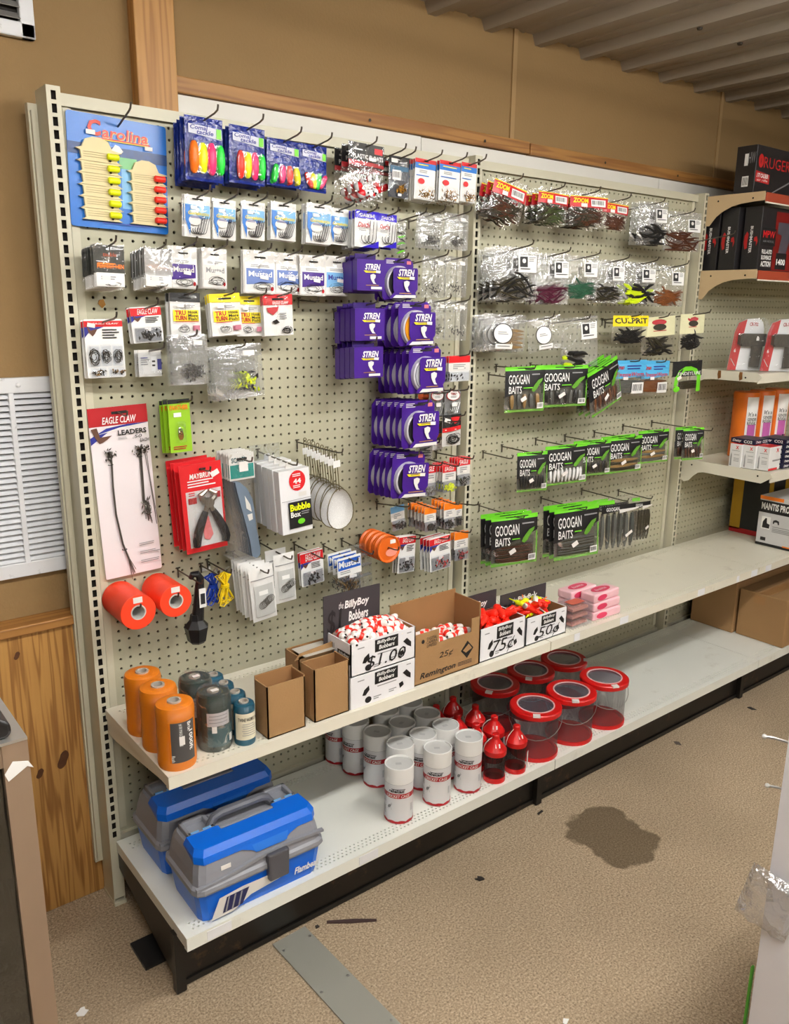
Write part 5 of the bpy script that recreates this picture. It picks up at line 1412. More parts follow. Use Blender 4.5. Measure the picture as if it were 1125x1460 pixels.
# second row of big clear worm bags
R2 = [((700, 350), (764, 428), [WBK, WOL], 'black ribbon worms', 26, 'first of six, by the second upright', 3), ((760, 360), (809, 434), [WPU], 'plum worms', 20, 'second of six clear bags', 2), ((804, 364), (850, 427), [WGN], 'green pumpkin worms', 26, 'third of six clear bags', 1),
      ((849, 370), (888, 432), [WOL, WBK], 'dark olive worms', 18, 'fourth of six clear bags', 2), ((887, 373), (932, 433), [WBK, CHART], 'black and chartreuse craws', 12, 'fifth of six clear bags', 2), ((933, 378), (972, 437), [WRST], 'rust brown lizards', 24, 'last of six clear bags', 1)]
for i, (a, b, cols, nm, n_, wh, st_) in enumerate(R2):
    pack('worm_bag', 'clear bag of '+nm, wh, 'bait bag', a, b, -.115, d_wormbag(210+i, cols, n_, .004 if i != 4 else .007, .60, .93), n=st_, dy=.027, yr=-.155, L=.20, slope=.14)
# third row
pack('stick_bait_bag', 'clear bag of tan sticks with round label', 'under the black ribbon worms', 'bait bag', (690, 448), (748, 500), -.10, d_logo(220, [WTAN]), n=3, dy=.025, yr=-.13, roll=.04)
pack('stick_bait_bag', 'crumpled clear bag with round label', 'under the plum worms', 'bait bag', (750, 452), (796, 500), -.11, d_logo(221, [WTAN], 0), yr=-.15, roll=-.15)
pack('worm_bag', 'long clear bag of black and yellow worms', 'middle of the third row', 'bait bag', (800, 452), (847, 524), -.12, d_wormbag(222, [WBK], 4, .008, .62, .95, .15, .7, (.5, .12, .95, .44), extra=lambda P: P.worms([CHART], .02, .70, .25, .98, 2, .008, False, .1)), yr=-.15, roll=-.08)
pack('worm_bag', 'yellow-headed bag of dark worms', 'third row of the second bay', 'bait bag', (874, 449), (921, 489), -.11, d_header(223, YEL, [WBK], 'CULPRIT', BLACK, .40), n=1, yr=-.14)
OLDP = mat('parchment_print', (222, 220, 180), .6, 0, .08)
def art_bass(P): P.ell('red_oval', CRIM, .5, .16, .22, .07); P.ell('bait_art', WOL, .5, .28, .2, .08); P.lines(CRIM, .3, .36, .7, .40, 1)
pack('bait_bag', 'parchment-headed bag of dark craws', 'beside the yellow-headed bag', 'bait bag', (915, 450), (957, 507), -.11, d_header(224, OLDP, [WBK, WOL], None, BLACK, .5, art=art_bass), yr=-.14, roll=-.06)
pack('bait_bag', 'parchment-headed bag of black baits', 'hanging before the third upright', 'bait bag', (970, 446), (999, 499), -.14, d_header(225, OLDP, [WBK], None, BLACK, .55, art=art_bass), yr=-.17, roll=-.04, L=.22)
# fourth row
pack('swimbait_bag', 'lime and black bag of tan swimbaits', 'first on the fourth row', 'bait bag', (720, 523), (773, 586), -.11, d_googan(230, [WTAN, WGY], 5, .0085), yr=-.15, roll=-.02, slope=0)
pack('swimbait_bag', 'lime and black bag of black swimbaits', 'second on the fourth row', 'bait bag', (770, 522), (834, 578), -.13, d_googan(231, [WBK, WGY], 8, .007), n=2, dy=.04, yr=-.17, slope=0)
pack('swimbait_bag', 'turned lime and black bag of rust baits', 'middle of the fourth row', 'bait bag', (836, 521), (874, 583), -.18, d_googan(232, [WRST, WBR], 10, .005), n=3, dy=.030, yr=-.16, roll=-.30, slope=0, jit=.006)
def d_blue(seed, cols):
    def f(w, h):
        P = Pack(w, h, .008, .2, .0010, seed); P.worms(cols, .08, .58, .92, .88, 8, .0055, False, .1, lay=1); P.pouch(CLEAR, 'bag', 8, 9, .002)
        P.D('sky_header', mat('bait_sky', (80, 176, 226), .35), 0, .02, 1, .52, .44); P.T('Zman', CRIM, .08, .14, .32, .26, .2, .03); P.T('FinesseWorm', RED, .08, .34, .92, .45, .2, .01); P.lines(NAVYP, .4, .16, .9, .3, 2); P.barcode(.55, .62, .92, .92); P.sticker(.34, .5, .14, .08); return P
    return f
pack('worm_bag', 'sky blue headed bag of grey worms', 'fourth row, before its rust twin', 'bait bag', (874, 513), (917, 564), -.11, d_blue(233, [WGY]), yr=-.14, slope=.02)
pack('worm_bag', 'sky blue headed bag of rust worms', 'fourth row of the second bay', 'bait bag', (915, 514), (950, 563), -.12, d_blue(234, [WRST]), n=2, dy=.02, yr=-.15, slope=.02)
def d_arch(w, h):
    P = Pack(w, h, .006, .1, .0010, 235); P.worms([WOL], .25, .62, .9, .84, 4, .006, False, .1, lay=1); P.pouch(CLEAR, 'bag', 8, 9, .002)
    P.D('black_print', BLACK, 0, 0, 1, .46); P.poly('lime_arch', GRN, [(.05, .75), (.08, .5), (.2, .28), (.4, .17), (.6, .17), (.8, .25), (.95, .45), (.97, .95), (.82, .95), (.82, .5), (.65, .3), (.4, .3), (.2, .48), (.14, .75)])
    P.T('FINDEYLURE', WHITE, .16, .33, .95, .43, .1, .01); P.ell('lime_disc', GRN, .14, .84, .1, .09); P.sticker(.2, .5, .14, .1, -.4); return P
pack('bait_bag', 'black bag with lime green arch', 'hanging before the third upright', 'bait bag', (959, 515), (996, 560), -.15, d_arch, yr=-.18, roll=-.03, L=.2, slope=.04)
# fifth row
R5 = [((737, 645), (777, 699), [WBK], 8, 'first on the fifth row', 'black', -.0, 1), ((777, 636), (833, 687), [WWH], 9, 'second on the fifth row', 'white', 0, 1), ((827, 630), (867, 676), [WOL, WBK], 9, 'third on the fifth row', 'dark olive', 0, 2),
      ((866, 624), (911, 671), [WTAN, WOL], 4, 'fourth on the fifth row', 'tan and olive', 0, 2), ((910, 614), (949, 658), [WTAN, WGY], 4, 'last on the fifth row', 'tan and grey', 0, 1)]
for i, (a, b, cols, n_, wh, cn, ro, st_) in enumerate(R5):
    pack('swimbait_bag', 'lime and black bag of %s baits' % cn, wh, 'bait bag', a, b, -.12, d_googan(240+i, cols, n_, .0065, i < 3), n=st_, dy=.03, yr=-.16, slope=-.02, hv=.03, roll=-.03)
pack('swimbait_bag', 'lime and black bag of brown baits', 'hanging before the third upright', 'bait bag', (974, 610), (999, 655), -.17, d_googan(246, [WBR], 6, .005), n=2, dy=.035, yr=-.21, slope=-.02, hv=.03, roll=-.04, L=.26)
for px, py, tx in ((688, 645, 'empty wire hook before the fifth row of bags'), (862, 460, 'empty wire hook before the yellow-headed bag'), (696, 534, 'empty wire hook before the fourth row of bags')):
    p = at(px, py, 1, 0); peg_hook(p[0], p[2], .13, -.02, tx)
# sixth row
pack('swimbait_bag', 'large lime and black bag of brown craws', 'lowest row, first stack', 'bait bag', (700, 737), (762, 801), -.14, d_googan(250, [WOL, WBR], 12, .006, False), n=3, dy=.025, yr=-.19, slope=-.02, hv=.03, roll=-.03)
pack('swimbait_bag', 'large lime and black bag of grey craws', 'lowest row, second stack', 'bait bag', (790, 725), (848, 791), -.14, d_googan(251, [WGY, WOL], 12, .006, False), n=3, dy=.025, yr=-.19, slope=-.02, hv=.03, roll=-.05)
def d_tubes(seed, cols):
    def f(w, h):
        P = Pack(w, h, .012, .1, .0010, seed); P.worms(cols, .08, .30, .92, .94, 6, .0095, True, .08, lay=1); P.pouch(CLEAR, 'bag', 8, 10, .002)
        P.D('black_strip', BLACK, .1, .12, .9, .26, .20); P.D('lime_patch', GRN, .05, .02, .4, .09); P.T('GOOGAN', WHITE, .2, .15, .5, .22, 0, .02); P.D('white_flap', OFFW, .5, .2, 1, .27, .22); P.sticker(.75, .68, .18, .06, -.5); return P
    return f
pack('stick_bait_bag', 'clear pack of grey stick baits', 'at the end of the lowest row', 'bait bag', (851, 714), (905, 780), -.15, d_tubes(252, [WGY, cm('bait_slate', (74, 78, 74))]), n=2, dy=.03, yr=-.19, slope=-.03, hv=.02)
pack('stick_bait_bag', 'clear pack of olive stick baits', 'at the end of the lowest row', 'bait bag', (899, 709), (924, 770), -.10, d_tubes(253, [WOL]), yr=-.12, slope=-.03, hv=.02)

# ================================================================ third bay: shelves and boxed goods
GX3 = GX[2]+.012
def wall_shelf3(label, z, depth, mb_brk, mt_b, mt_e, n=0):
    t = thing('wall_shelf', label, 'shelf', (GX3, 0, z))
    W = PITCH48-.03
    MB().box(0, -depth, -.014, W, -.04, -.002).build('shelf_sheet', SHELFM, t)
    MB().box(0.0, -depth-.004, -.032, W, -depth, 0).build('front_edge', mt_e, t); MB().box(0, -depth-.0045, -.037, W, -depth-.0005, -.032).build('edge_trim', SHELFM, t)
    o = mb_brk.build('bracket', mt_b, t); o.location = (-.004, 0, 0)
    for y in (-.085, -depth+.045): MB().lathe([(.0035, -.0022), (.0035, .0022)], 8, axis='x').build('bracket_hole', DARKM, t, loc=(-.0045, y, -.017))
    return t
REDE = mat('red_shelf_edge', (168, 70, 44), .5, 0, .08)
curve = lambda d, hf, hb: MB().prism([(-.040, .004), (-d, .004), (-d, -hf), (-d*.86, -hf-.001), (-d*.66, -hf-.005), (-d*.52, -hf-.013), (-d*.40, -hf-.027), (-d*.30, -hf-.045), (-.055, -hb), (-.040, -hb)], -.0016, .0016, 'x')
wall_shelf3('topmost red-edged shelf with tan bracket in the far bay', 1.965, .270, curve(.270, .028, .105), TANBR, REDE)
wall_shelf3('red-edged shelf under the black air gun cartons', 1.690, .272, curve(.272, .028, .105), TANBR, REDE)
flat = lambda d: MB().prism([(-.040, .004), (-d, .004), (-d-.02, -.012), (-d, -.032), (-.14, -.032), (-.10, -.036), (-.040, -.062)], -.0016, .0016, 'x')
s3 = wall_shelf3('rust-spotted cream shelf holding the red clamshells', 1.310, .320, flat(.320), SHELFM, SHELFM)
RUST = mat('rust_spot', (120, 78, 30), .9, 0, .4, 60)
for y in (-.165, -.255): MB().prism([(y-.006, .003), (y+.006, .003), (y+.008, -.012), (y+.004, -.030), (y-.008, -.024)], -.0022, -.0018, 'x').build('rust_stain', RUST, s3, loc=(-.004, 0, 0))
low = lambda d: MB().prism([(-.040, .003), (-d, .003), (-d-.014, -.014), (-d+.03, -.044), (-.14, -.040), (-.115, -.046), (-.095, -.062), (-.075, -.085), (-.055, -.092), (-.040, -.085)], -.0016, .0016, 'x')
wall_shelf3('cream shelf under the orange canisters', .940, .415, low(.415), SHELFM, SHELFM)

def carton(name, label, x0, y0, z0, x1, y1, z1, mt, cat='box', bev=.0015):
    """closed carton; y0 is the front"""
    t = thing(name, label, cat, (x0, y0, z0))
    bevel(MB().box(0, 0, 0, x1-x0, y1-y0, z1-z0).build('carton', mt, t), bev)
    return t
def face_txt(t, body, u0, v0, u1, v1, w, h, mt, face='front', shear=0, bold=0, turn=0, e=.0009, dx=0, name='lettering'):
    """lettering on a carton face; u,v from the top corner that reads first"""
    def fn(a, b):
        if turn: u, v = u0+(u1-u0)*b, v0+(v1-v0)*a          # reads downwards
        else: u, v = u0+(u1-u0)*a, v1-(v1-v0)*b
        if face == 'front': return (u*w, -e, h*(1-v))
        return (-e, w*(1-u), h*(1-v))    # side face seen from the end: u runs back to front
    mb = MB(); put_text(mb, body, fn, shear, bold); return mb.build(name, mt, t)
def face_rect(t, u0, v0, u1, v1, w, h, mt, face='front', e=.0006, name='printed_patch', pts=None):
    P = pts or [(u0, v0), (u0, v1), (u1, v1), (u1, v0)]
    V = [(u*w, -e, h*(1-v)) if face == 'front' else (-e, w*(1-u), h*(1-v)) for u, v in P]
    return MB().add(V, [tuple(range(len(V)))]).build(name, mt, t)
CHAR = mat('charcoal_carton', (38, 36, 38), .35, 0, .15, 6)
RUGR = mat('deep_red_print', (190, 34, 34), .45)
SILVE = mat('silver_line', (150, 150, 154), .35, .4)
# air rifle carton on top
x0, x1, y0, y1, z0, z1 = 2.462, 3.30, -.212, -.132, 1.970, 2.137
t = carton('air_rifle_carton', 'long black carton with red lettering on the topmost shelf', x0, y0, z0, x1, y1, z1, CHAR)
w, h = x1-x0, z1-z0
face_txt(t, 'RUGER', .065, .22, .30, .45, w, h, RUGR, bold=.0)
mb = MB(); mb.add([(.04*w+.018*math.cos(a*.314), -.0006, h*.68+.024*math.sin(a*.314)) for a in range(20)], [tuple(range(20))]).build('round_emblem', RUGR, t)
face_txt(t, 'R', .034, .28, .046, .38, w, h, CHAR)
face_rect(t, 0, 0, 0, 0, w, h, RUGR, name='red_banner', pts=[(.005, .53), (.005, .76), (.125, .78), (.125, .58)])
face_txt(t, '.177 CALIBER', .012, .58, .115, .67, w, h, WHITE, bold=.03); face_txt(t, 'air rifle', .018, .69, .11, .74, w, h, WHITE)
face_rect(t, 0, 0, 0, 0, w, h, SILVE, name='barrel_print', pts=[(.135, .98), (.32, .62), (.32, .66), (.145, .985)])
D_ = y1-y0
face_rect(t, .42, .17, .60, .42, D_, h, WHITE, 'side', name='barcode_label'); face_rect(t, .38, .64, .70, .86, D_, h, WHITE, 'side', name='barcode_label')
for k in range(6): face_rect(t, .42+.045*k, .67, .44+.045*k, .83, D_, h, BAR, 'side', e=.0009, name='barcode_bar')
face_txt(t, 'HW', .62, .15, .95, .38, D_, h, GREYP, 'side')
# three air gun cartons
labs = ['black air gun carton showing its red picture front', 'middle black air gun carton showing its spine', 'rearmost black air gun carton beside the third upright']
zt = 1.925
for k, (ya, yb, xx) in enumerate(((-.240, -.168, 2.500), (-.160, -.090, 2.475), (-.083, -.013, 2.475))):
    t = carton('air_gun_carton', labs[k], xx, ya, 1.691, xx+.34, yb-.002, zt, CHAR)
    D_, h = yb-ya-.002, zt-1.691
    face_txt(t, 'BUSHMASTER', .40, .30, .56, .72, D_, h, WHITE, 'side', bold=.03, turn=1)
    face_rect(t, 0, 0, 0, 0, D_, h, RUGR, 'side', name='red_snake', pts=[(.10, .45), (.22, .38), (.32, .42), (.28, .56), (.30, .64), (.16, .66), (.08, .56)])
    face_rect(t, 0, 0, 0, 0, D_, h, RUGR, 'side', name='red_snake', pts=[(.66, .48), (.80, .46), (.88, .54), (.80, .62), (.78, .54), (.66, .54)])
    if k == 0:
        w = .34; P = dict(w=w, h=h)
        REDG = mat('scarlet_glow', (120, 20, 18), .4, 0, .6, 7)
        face_rect(t, .30, .06, 1.0, .98, w, h, REDG, name='red_picture')
        face_rect(t, .03, .33, .33, .60, w, h, BLACK, e=.0009, name='black_panel'); face_txt(t, 'MPW', .05, .37, .31, .48, w, h, RED, bold=.02, e=.0012); face_txt(t, 'AIR PISTOL', .06, .52, .30, .55, w, h, GREYP, e=.0012)
        face_txt(t, 'FULL-AUTO', .06, .66, .28, .73, w, h, WHITE, bold=.03, e=.0012); face_txt(t, 'BLOWBACK', .06, .75, .28, .82, w, h, WHITE, bold=.03, e=.0012); face_txt(t, 'ACTION', .06, .84, .28, .93, w, h, WHITE, bold=.04, e=.0012)
        face_rect(t, 0, 0, 0, 0, w, h, mat('gun_print', (82, 78, 88), .4), e=.0009, name='pistol_print', pts=[(.36, .22), (.95, .22), (.95, .38), (.66, .40), (.60, .70), (.42, .70), (.46, .42), (.36, .40)])
        face_rect(t, .38, .70, .62, .96, w, h, BLACK, e=.0011, name='black_panel'); face_txt(t, '1400', .40, .79, .60, .89, w, h, WHITE, bold=.04, e=.0014)
# red clamshells standing on the rusty shelf
REDC = mat('clamshell_red', (200, 36, 44), .4)
for k, (xx, yy, lab) in enumerate(((2.590, -.250, 'foremost red and white clamshell with a black pistol grip tool'), (2.520, -.150, 'second red and white clamshell, behind the foremost'), (2.800, -.20, 'third red and white clamshell at the picture edge'))):
    t = thing('tool_clamshell', lab, 'clamshell', (xx, yy, 1.312), (0, 0, -.62 if k < 2 else -.4))
    H, W = .205, .135
    arch = [(0, 0), (W, 0), (W, H*.78), (W*.94, H*.92), (W*.80, H*.985), (W*.45, H*.97), (W*.22, H*.90), (W*.12, H*.72)]
    MB().prism(arch, -.001, .001).build('card', WHITE, t)
    MB().prism([(0, 0), (W*.26, 0), (W*.36, H*.55), (W*.46, H*.965), (W*.22, H*.90), (W*.12, H*.72)], -.0022, -.0012).build('red_side', REDC, t)
    big = [(x+(-.004 if x < W/2 else .004), z+(.004 if z > 0 else 0)) for x, z in arch]
    MB().prism(big, -.034, .002).build('clear_shell', CLEARS, t)
    g = MB(); g.prism([(W*.28, H*.46), (W*1.0, H*.46), (W*1.0, H*.70), (W*.28, H*.70)], -.028, -.005).prism([(W*.62, H*.06), (W*.88, H*.06), (W*.94, H*.47), (W*.64, H*.47)], -.025, -.006).prism([(W*.22, H*.49), (W*.28, H*.49), (W*.28, H*.68), (W*.22, H*.68)], -.03, -.004)
    bevel(g.build('grip_tool', mat('graphite_plastic', (56, 52, 46), .35), t), .003)
    plane_text('lettering', 'CR-702', (W*.55, -.0024, H*.84), (W*.25, 0, 0), (0, 0, H*.07), CRIM, t, 0, .02); plane_text('lettering', '6', (W*.15, -.0026, H*.34), (W*.06, 0, 0), (0, 0, H*.07), WHITE, t, 0, .03)
    MB().tube([(W*.08, -.003, H*.22), (W*.22, -.003, H*.08)], .0014, 4).build('white_line', WHITE, t)
    MB().box(W*.70, -.0295, H*.57, W*.78, -.0285, H*.63).build('price_sticker', STK, t)
# orange canisters
ORC = mat('orange_canister', (232, 118, 30), .4, 0, .04); PINKP = mat('orchid_print', (190, 96, 170), .5, 0, .15, 20)
for k, nm in enumerate(('nearest the third upright', 'second of three along the shelf', 'third of three at the picture edge')):
    cx, cy = 2.720+.128*k, -.14; R = .052; Hc = .272
    t = thing('orange_canister', 'orange party canister with a pink and white label, '+nm, 'canister', (cx, cy, .941))
    MB().lathe([(R, 0), (R, .045), (R*.985, .046), (R*.985, Hc-.03), (R, Hc-.029), (R, Hc-.006), (R*.95, Hc), (.0001, Hc)], 28).build('body', ORC, t, True)
    def on(a0, a1, zz0, zz1, e):
        def f(a, b):
            an = math.radians(a0+(a1-a0)*a); return ((R+e)*math.cos(an), (R+e)*math.sin(an), zz0+(zz1-zz0)*b)
        return f
    def wrap(name, a0, a1, zz0, zz1, e, mt, par):
        mb = MB(); f = on(a0, a1, zz0, zz1, e); n_ = 8; V = [f(i/n_, j) for j in (0, 1) for i in range(n_+1)]
        mb.add(V, [(i, i+1, i+n_+2, i+n_+1) for i in range(n_)]); return mb.build(name, mt, par, True)
    lb = wrap('label', -145, -85, .04, Hc-.018, .0004, WHITE, t)
    wrap('pink_art', -135, -95, .075, .14, .0008, PINKP, lb); wrap('pink_block', -145, -85, .055, .078, .0009, mat('mauve_print', (160, 80, 140), .5), lb)
    for body, za, zb, aa, ab in (("It's a", .175, .192, -135, -95), ('GENDER', .155, .168, -138, -92), ('REVEAL', .138, .152, -138, -92), ('1', .05, .078, -108, -96)):
        mb = MB(); put_text(mb, body, on(aa, ab, za, zb, .0014), 0, .01); mb.build('lettering', BLACK, lb)
# CO2 boxes
xs_ = 2.475
for k in range(3):
    ya = -.392+.051*k
    t = carton('cartridge_box', 'small white cartridge box with red X, %s' % ['frontmost on the orange canister shelf', 'middle of the three', 'rearmost of the three'][k], xs_-.0+(-.012*k), ya, .9415, xs_+.085, ya+.049, 1.034, mat('box_white', (236, 236, 236), .5, 0, .03))
    D_, h, w = .049, .0925, .085
    face_txt(t, 'X', .50, .08, .76, .22, D_, h, RED, 'side', bold=.04); face_rect(t, 0, 0, 0, 0, D_, h, GREYP, 'side', name='cartridge_print', pts=[(.10, .95), (.12, .5), (.17, .38), (.22, .5), (.24, .95)])
    for v in (.28, .45, .6, .66, .72): face_rect(t, .40 if v > .3 else .2, v, .85, v+.02, D_, h, GREYP, 'side', name='small_print')
    MB().box(.001, .001, h-.0004, w-.001, .048, h+.0006).build('red_top', RED, t)
    if k == 0: face_txt(t, 'X', .55, .08, .80, .24, w, h, RED, bold=.04); face_rect(t, .0, .9, .8, .99, w, h, RED, name='red_flash'); face_rect(t, .3, .55, .95, .62, w, h, GREYP, name='cartridge_print')
NAVB = mat('navy_box', (26, 28, 60), .4)
def daisy(lab, x, y, z):
    t = carton('pellet_box', lab, x, y, z, x+.105, y+.10, z+.0185, NAVB)
    face_txt(t, 'Daisy', .08, .2, .45, .85, .105, .0185, WHITE, shear=.2, bold=.03); face_txt(t, 'CO2', .55, .2, .9, .85, .105, .0185, WHITE, bold=.03)
    face_txt(t, 'Daisy', .08, .2, .45, .85, .10, .0185, WHITE, 'side', shear=.2, bold=.03); face_txt(t, 'CO2', .55, .2, .9, .85, .10, .0185, WHITE, 'side', bold=.03)
orn = ['bottom', 'second', 'third', 'fourth', 'fifth', 'top']
for k in range(6): daisy('flat navy pellet box, %s in the tall stack beside the cartridge boxes' % orn[k], 2.572, -.40, .9415+.0192*k)
daisy('flat navy pellet box resting across the white cartridge boxes', 2.466, -.332, 1.0362)
daisy('flat navy pellet box lying on top of the cartridge boxes', 2.468, -.228 + .004, 1.0362-.0) if False else None
# black and white carton on the middle shelf, yellow one behind
WH2 = mat('tiller_carton_white', (206, 206, 208), .45, 0, .04)
x0, ya, yb, h = 2.752, -.40, -.236, .215
t = carton('tiller_carton', 'black and white carton with tool pictures on the middle shelf', x0, ya, MZ+.001, x0+.42, yb, MZ+.001+h, WH2)
D_ = yb-ya
face_rect(t, 0, .09, 1, .33, D_, h, BLACK, 'side', name='black_band'); face_rect(t, 0, .0, .62, .07, D_, h, ORG, 'side', name='orange_band'); face_rect(t, 0, .945, 1, 1, D_, h, BLACK, 'side', name='black_band')
face_txt(t, 'MANTIS PRO', .06, .13, .80, .27, D_, h, WHITE, 'side', bold=.03); face_txt(t, '4', .86, .13, .95, .27, D_, h, ORG, 'side', bold=.03)
face_rect(t, .10, .41, .34, .66, D_, h, WHITE, 'side', name='picture_panel'); face_rect(t, 0, 0, 0, 0, D_, h, CHAR, 'side', e=.0009, name='tool_picture', pts=[(.13, .64), (.14, .52), (.2, .44), (.24, .44), (.25, .54), (.33, .56), (.32, .64)])
face_rect(t, 0, 0, 0, 0, D_, h, CHAR, 'side', name='tool_picture', pts=[(.40, .52), (.41, .46), (.48, .44), (.56, .46), (.57, .53), (.54, .53), (.52, .49), (.45, .49), (.43, .53)])
for v in (.58, .62, .65, .68): face_rect(t, .40, v, .9, v+.015, D_, h, GREYP, 'side', name='small_print')
face_rect(t, .12, .83, .26, .90, D_, h, CHAR, 'side', name='barcode'); face_rect(t, .72, .93, 1, .955, D_, h, ORG, 'side', e=.0009, name='orange_band')
YB = mat('mustard_carton', (176, 136, 24), .5)
t = carton('tool_carton', 'tall yellow and black carton behind the black and white one', 2.86, -.215, MZ+.001, 3.25, -.05, MZ+.32, BLACKP)
for u0, u1 in ((0, .10), (.36, .52)): face_rect(t, u0, 0, u1, .86, .39, .319, YB, name='yellow_stripe')
face_rect(t, 0.0, .02, .30, .95, .165, .319, YB, 'side', name='yellow_stripe'); face_rect(t, .0, .93, 1, 1, .165, .319, CRIM, 'side', name='red_foot')
# cardboard cartons on the base deck
def kraft(label, x0, y0, x1, y1, z0, h, tape=True):
    t = carton('cardboard_carton', label, x0, y0, z0, x1, y1, z0+h, KRAFT, 'box', .003)
    if tape: MB().box(0, (y1-y0)/2-.022, h, x1-x0, (y1-y0)/2+.022, h+.0006).build('tape', mat('kraft_tape', (160, 118, 72), .4), t)
    MB().box(-.0007, (y1-y0)*.45, h-.045, -.0002, (y1-y0)*.45+.05, h-.01).build('tape_patch', mat('kraft_tape', (160, 118, 72), .4), t)
    return t
kraft('brown cardboard carton on the base deck, nearer the aisle', 2.626, -.468, 3.20, -.262, DZ+.001, .205)
kraft('brown cardboard carton on the base deck, back against the pegboard', 2.612, -.252, 3.15, -.052, DZ+.001, .225)

# ================================================================ goods on the middle shelf
def twine(label, x, y, R, H, mt, core=.4, name='twine_spool', waist=.985, lblfn=None, cat='twine spool'):
    t = thing(name, label, cat, (x, y, MZ+.0005))
    c = R*core
    MB().lathe([(c, .002), (R*.96, .0), (R, .006), (R, H*.18), (R*waist, H*.20), (R*waist, H*.78), (R, H*.80), (R, H-.012), (R*.94, H-.003), (R*.80, H), (c, H-.001)], 30, close=True).build('twine_wraps', mt, t, True)
    MB().lathe([(c*.72, .001), (c, .001), (c, H+.003), (c*.72, H+.003)], 20, close=True).build('core', CORE2, t, True)
    MB().lathe([(c*.72, H-.03), (.0001, H-.03)], 16).build('core_shadow', mat('core_shade_dark', (70, 62, 54), .9), t)  # dark disc standing in for the shade down the core
    if lblfn: lblfn(t, R, H)
    return t
CORE2 = mat('grey_core', (176, 168, 156), .7)
def twmat(name, col, sc=260.0):
    m_ = mat(name, col, .28, 0, .18, 8)
    if 'wraps' in m_.name: return m_
    nt = m_.node_tree; N = nt.nodes; L = nt.links; b = N['Principled BSDF']
    tc = [n for n in N if n.type == 'TEX_COORD'][0]
    mp = N.new('ShaderNodeMapping'); mp.inputs['Scale'].default_value = (6, 6, 1); mp.inputs['Rotation'].default_value = (.0, .0, 0)
    L.new(tc.outputs['Object'], mp.inputs['Vector'])
    wv = N.new('ShaderNodeTexWave'); wv.wave_type = 'BANDS'; wv.bands_direction = 'Z'; wv.inputs['Scale'].default_value = sc; wv.inputs['Distortion'].default_value = 1.5; wv.inputs['Detail'].default_value = 1
    L.new(mp.outputs[0], wv.inputs['Vector'])
    bp = N.new('ShaderNodeBump'); bp.inputs['Strength'].default_value = .5; bp.inputs['Distance'].default_value = .002
    L.new(wv.outputs['Fac'], bp.inputs['Height']); L.new(bp.outputs['Normal'], b.inputs['Normal']); return m_
OTW = twmat('orange_twine', (240, 134, 20)); GTW = twmat('green_twine', (30, 52, 46)); BTW = twmat('teal_twine', (24, 88, 112))
def cylpatch(name, R, a0, a1, z0, z1, mt, par, e=.0005, n=10):
    mb = MB(); V = []
    for z in (z0, z1):
        for i in range(n+1):
            a = math.radians(a0+(a1-a0)*i/n); V.append(((R+e)*math.cos(a), (R+e)*math.sin(a), z))
    mb.add(V, [(i, i+1, i+n+2, i+n+1) for i in range(n)]); return mb.build(name, mt, par, True)
def cyltext(body, R, a0, a1, z0, z1, mt, par, e=.0012, turn=False, shear=0, bold=0):
    mb = MB()
    def fn(a, b):
        if turn: a, b = b, 1-a
        an = math.radians(a0+(a1-a0)*a); return ((R+e)*math.cos(an), (R+e)*math.sin(an), z0+(z1-z0)*b)
    put_text(mb, body, fn, shear, bold); return mb.build('lettering', mt, par)
GLAB = mat('graphite_label', (74, 72, 72), .4)
def olabel(t, R, H):
    l = cylpatch('label', R, -128, -52, H*.14, H*.78, GLAB, t)
    cylpatch('label_edge', R, -134, -128, H*.14, H*.78, mat('orange_label', (226, 120, 20), .4), t)
    cyltext('1000ft', R, -74, -60, H*.30, H*.62, WHITE, l, turn=True, bold=.03); cyltext('#18 MASON LINE', R, -104, -94, H*.40, H*.76, WHITE, l, turn=True); cyltext('Brix', R, -78, -66, H*.62, H*.76, WHITE, l, turn=True, bold=.02)
    cyltext('Rush', R, -128, -118, H*.16, H*.26, WHITE, l, turn=True); cylpatch('price_sticker', R, -104, -88, H*.42, H*.56, STK, l, .0014)
HO = .147
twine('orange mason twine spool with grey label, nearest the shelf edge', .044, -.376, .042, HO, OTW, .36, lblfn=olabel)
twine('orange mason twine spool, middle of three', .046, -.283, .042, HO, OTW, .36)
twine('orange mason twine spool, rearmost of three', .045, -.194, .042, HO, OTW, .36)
def glabel(t, R, H):
    cylpatch('paper_label', R, -140, -60, H*.48, H*.72, mat('pale_label', (196, 192, 196), .5), t); cylpatch('window_print', R, -140, -40, H*.10, H*.46, mat('teal_window', (46, 84, 92), .3, 0, .4, 40), t)
    cylpatch('barcode_label', R, -62, -46, H*.14, H*.28, WHITE, t, .001); cylpatch('price_sticker', R, -124, -108, H*.36, H*.48, STK, t, .001)
    MB().lathe([(R*.99, .0), (R+.0018, .004), (R+.0018, H*.9), (R*.9, H+.004), (R*.45, H+.003)], 24).build('shrink_wrap', CLEAR, t, True)
    for k, z in enumerate((.66, .6, .54)): cylpatch('small_print', R, -132, -70, H*z, H*z+.002, GREYP, t, .0012)
    MB().box(-.008, -.014, H+.0045, .008, -.002, H+.005).build('price_sticker', STK, t)
twine('dark green tarred twine roll in shrink wrap, nearer the shelf edge', .144, -.358, .0385, .134, GTW, .35, lblfn=glabel)
twine('dark green tarred twine roll in shrink wrap, behind the other', .142, -.266, .0385, .134, GTW, .35, lblfn=glabel)
CRL = mat('cream_label', (226, 220, 196), .6)
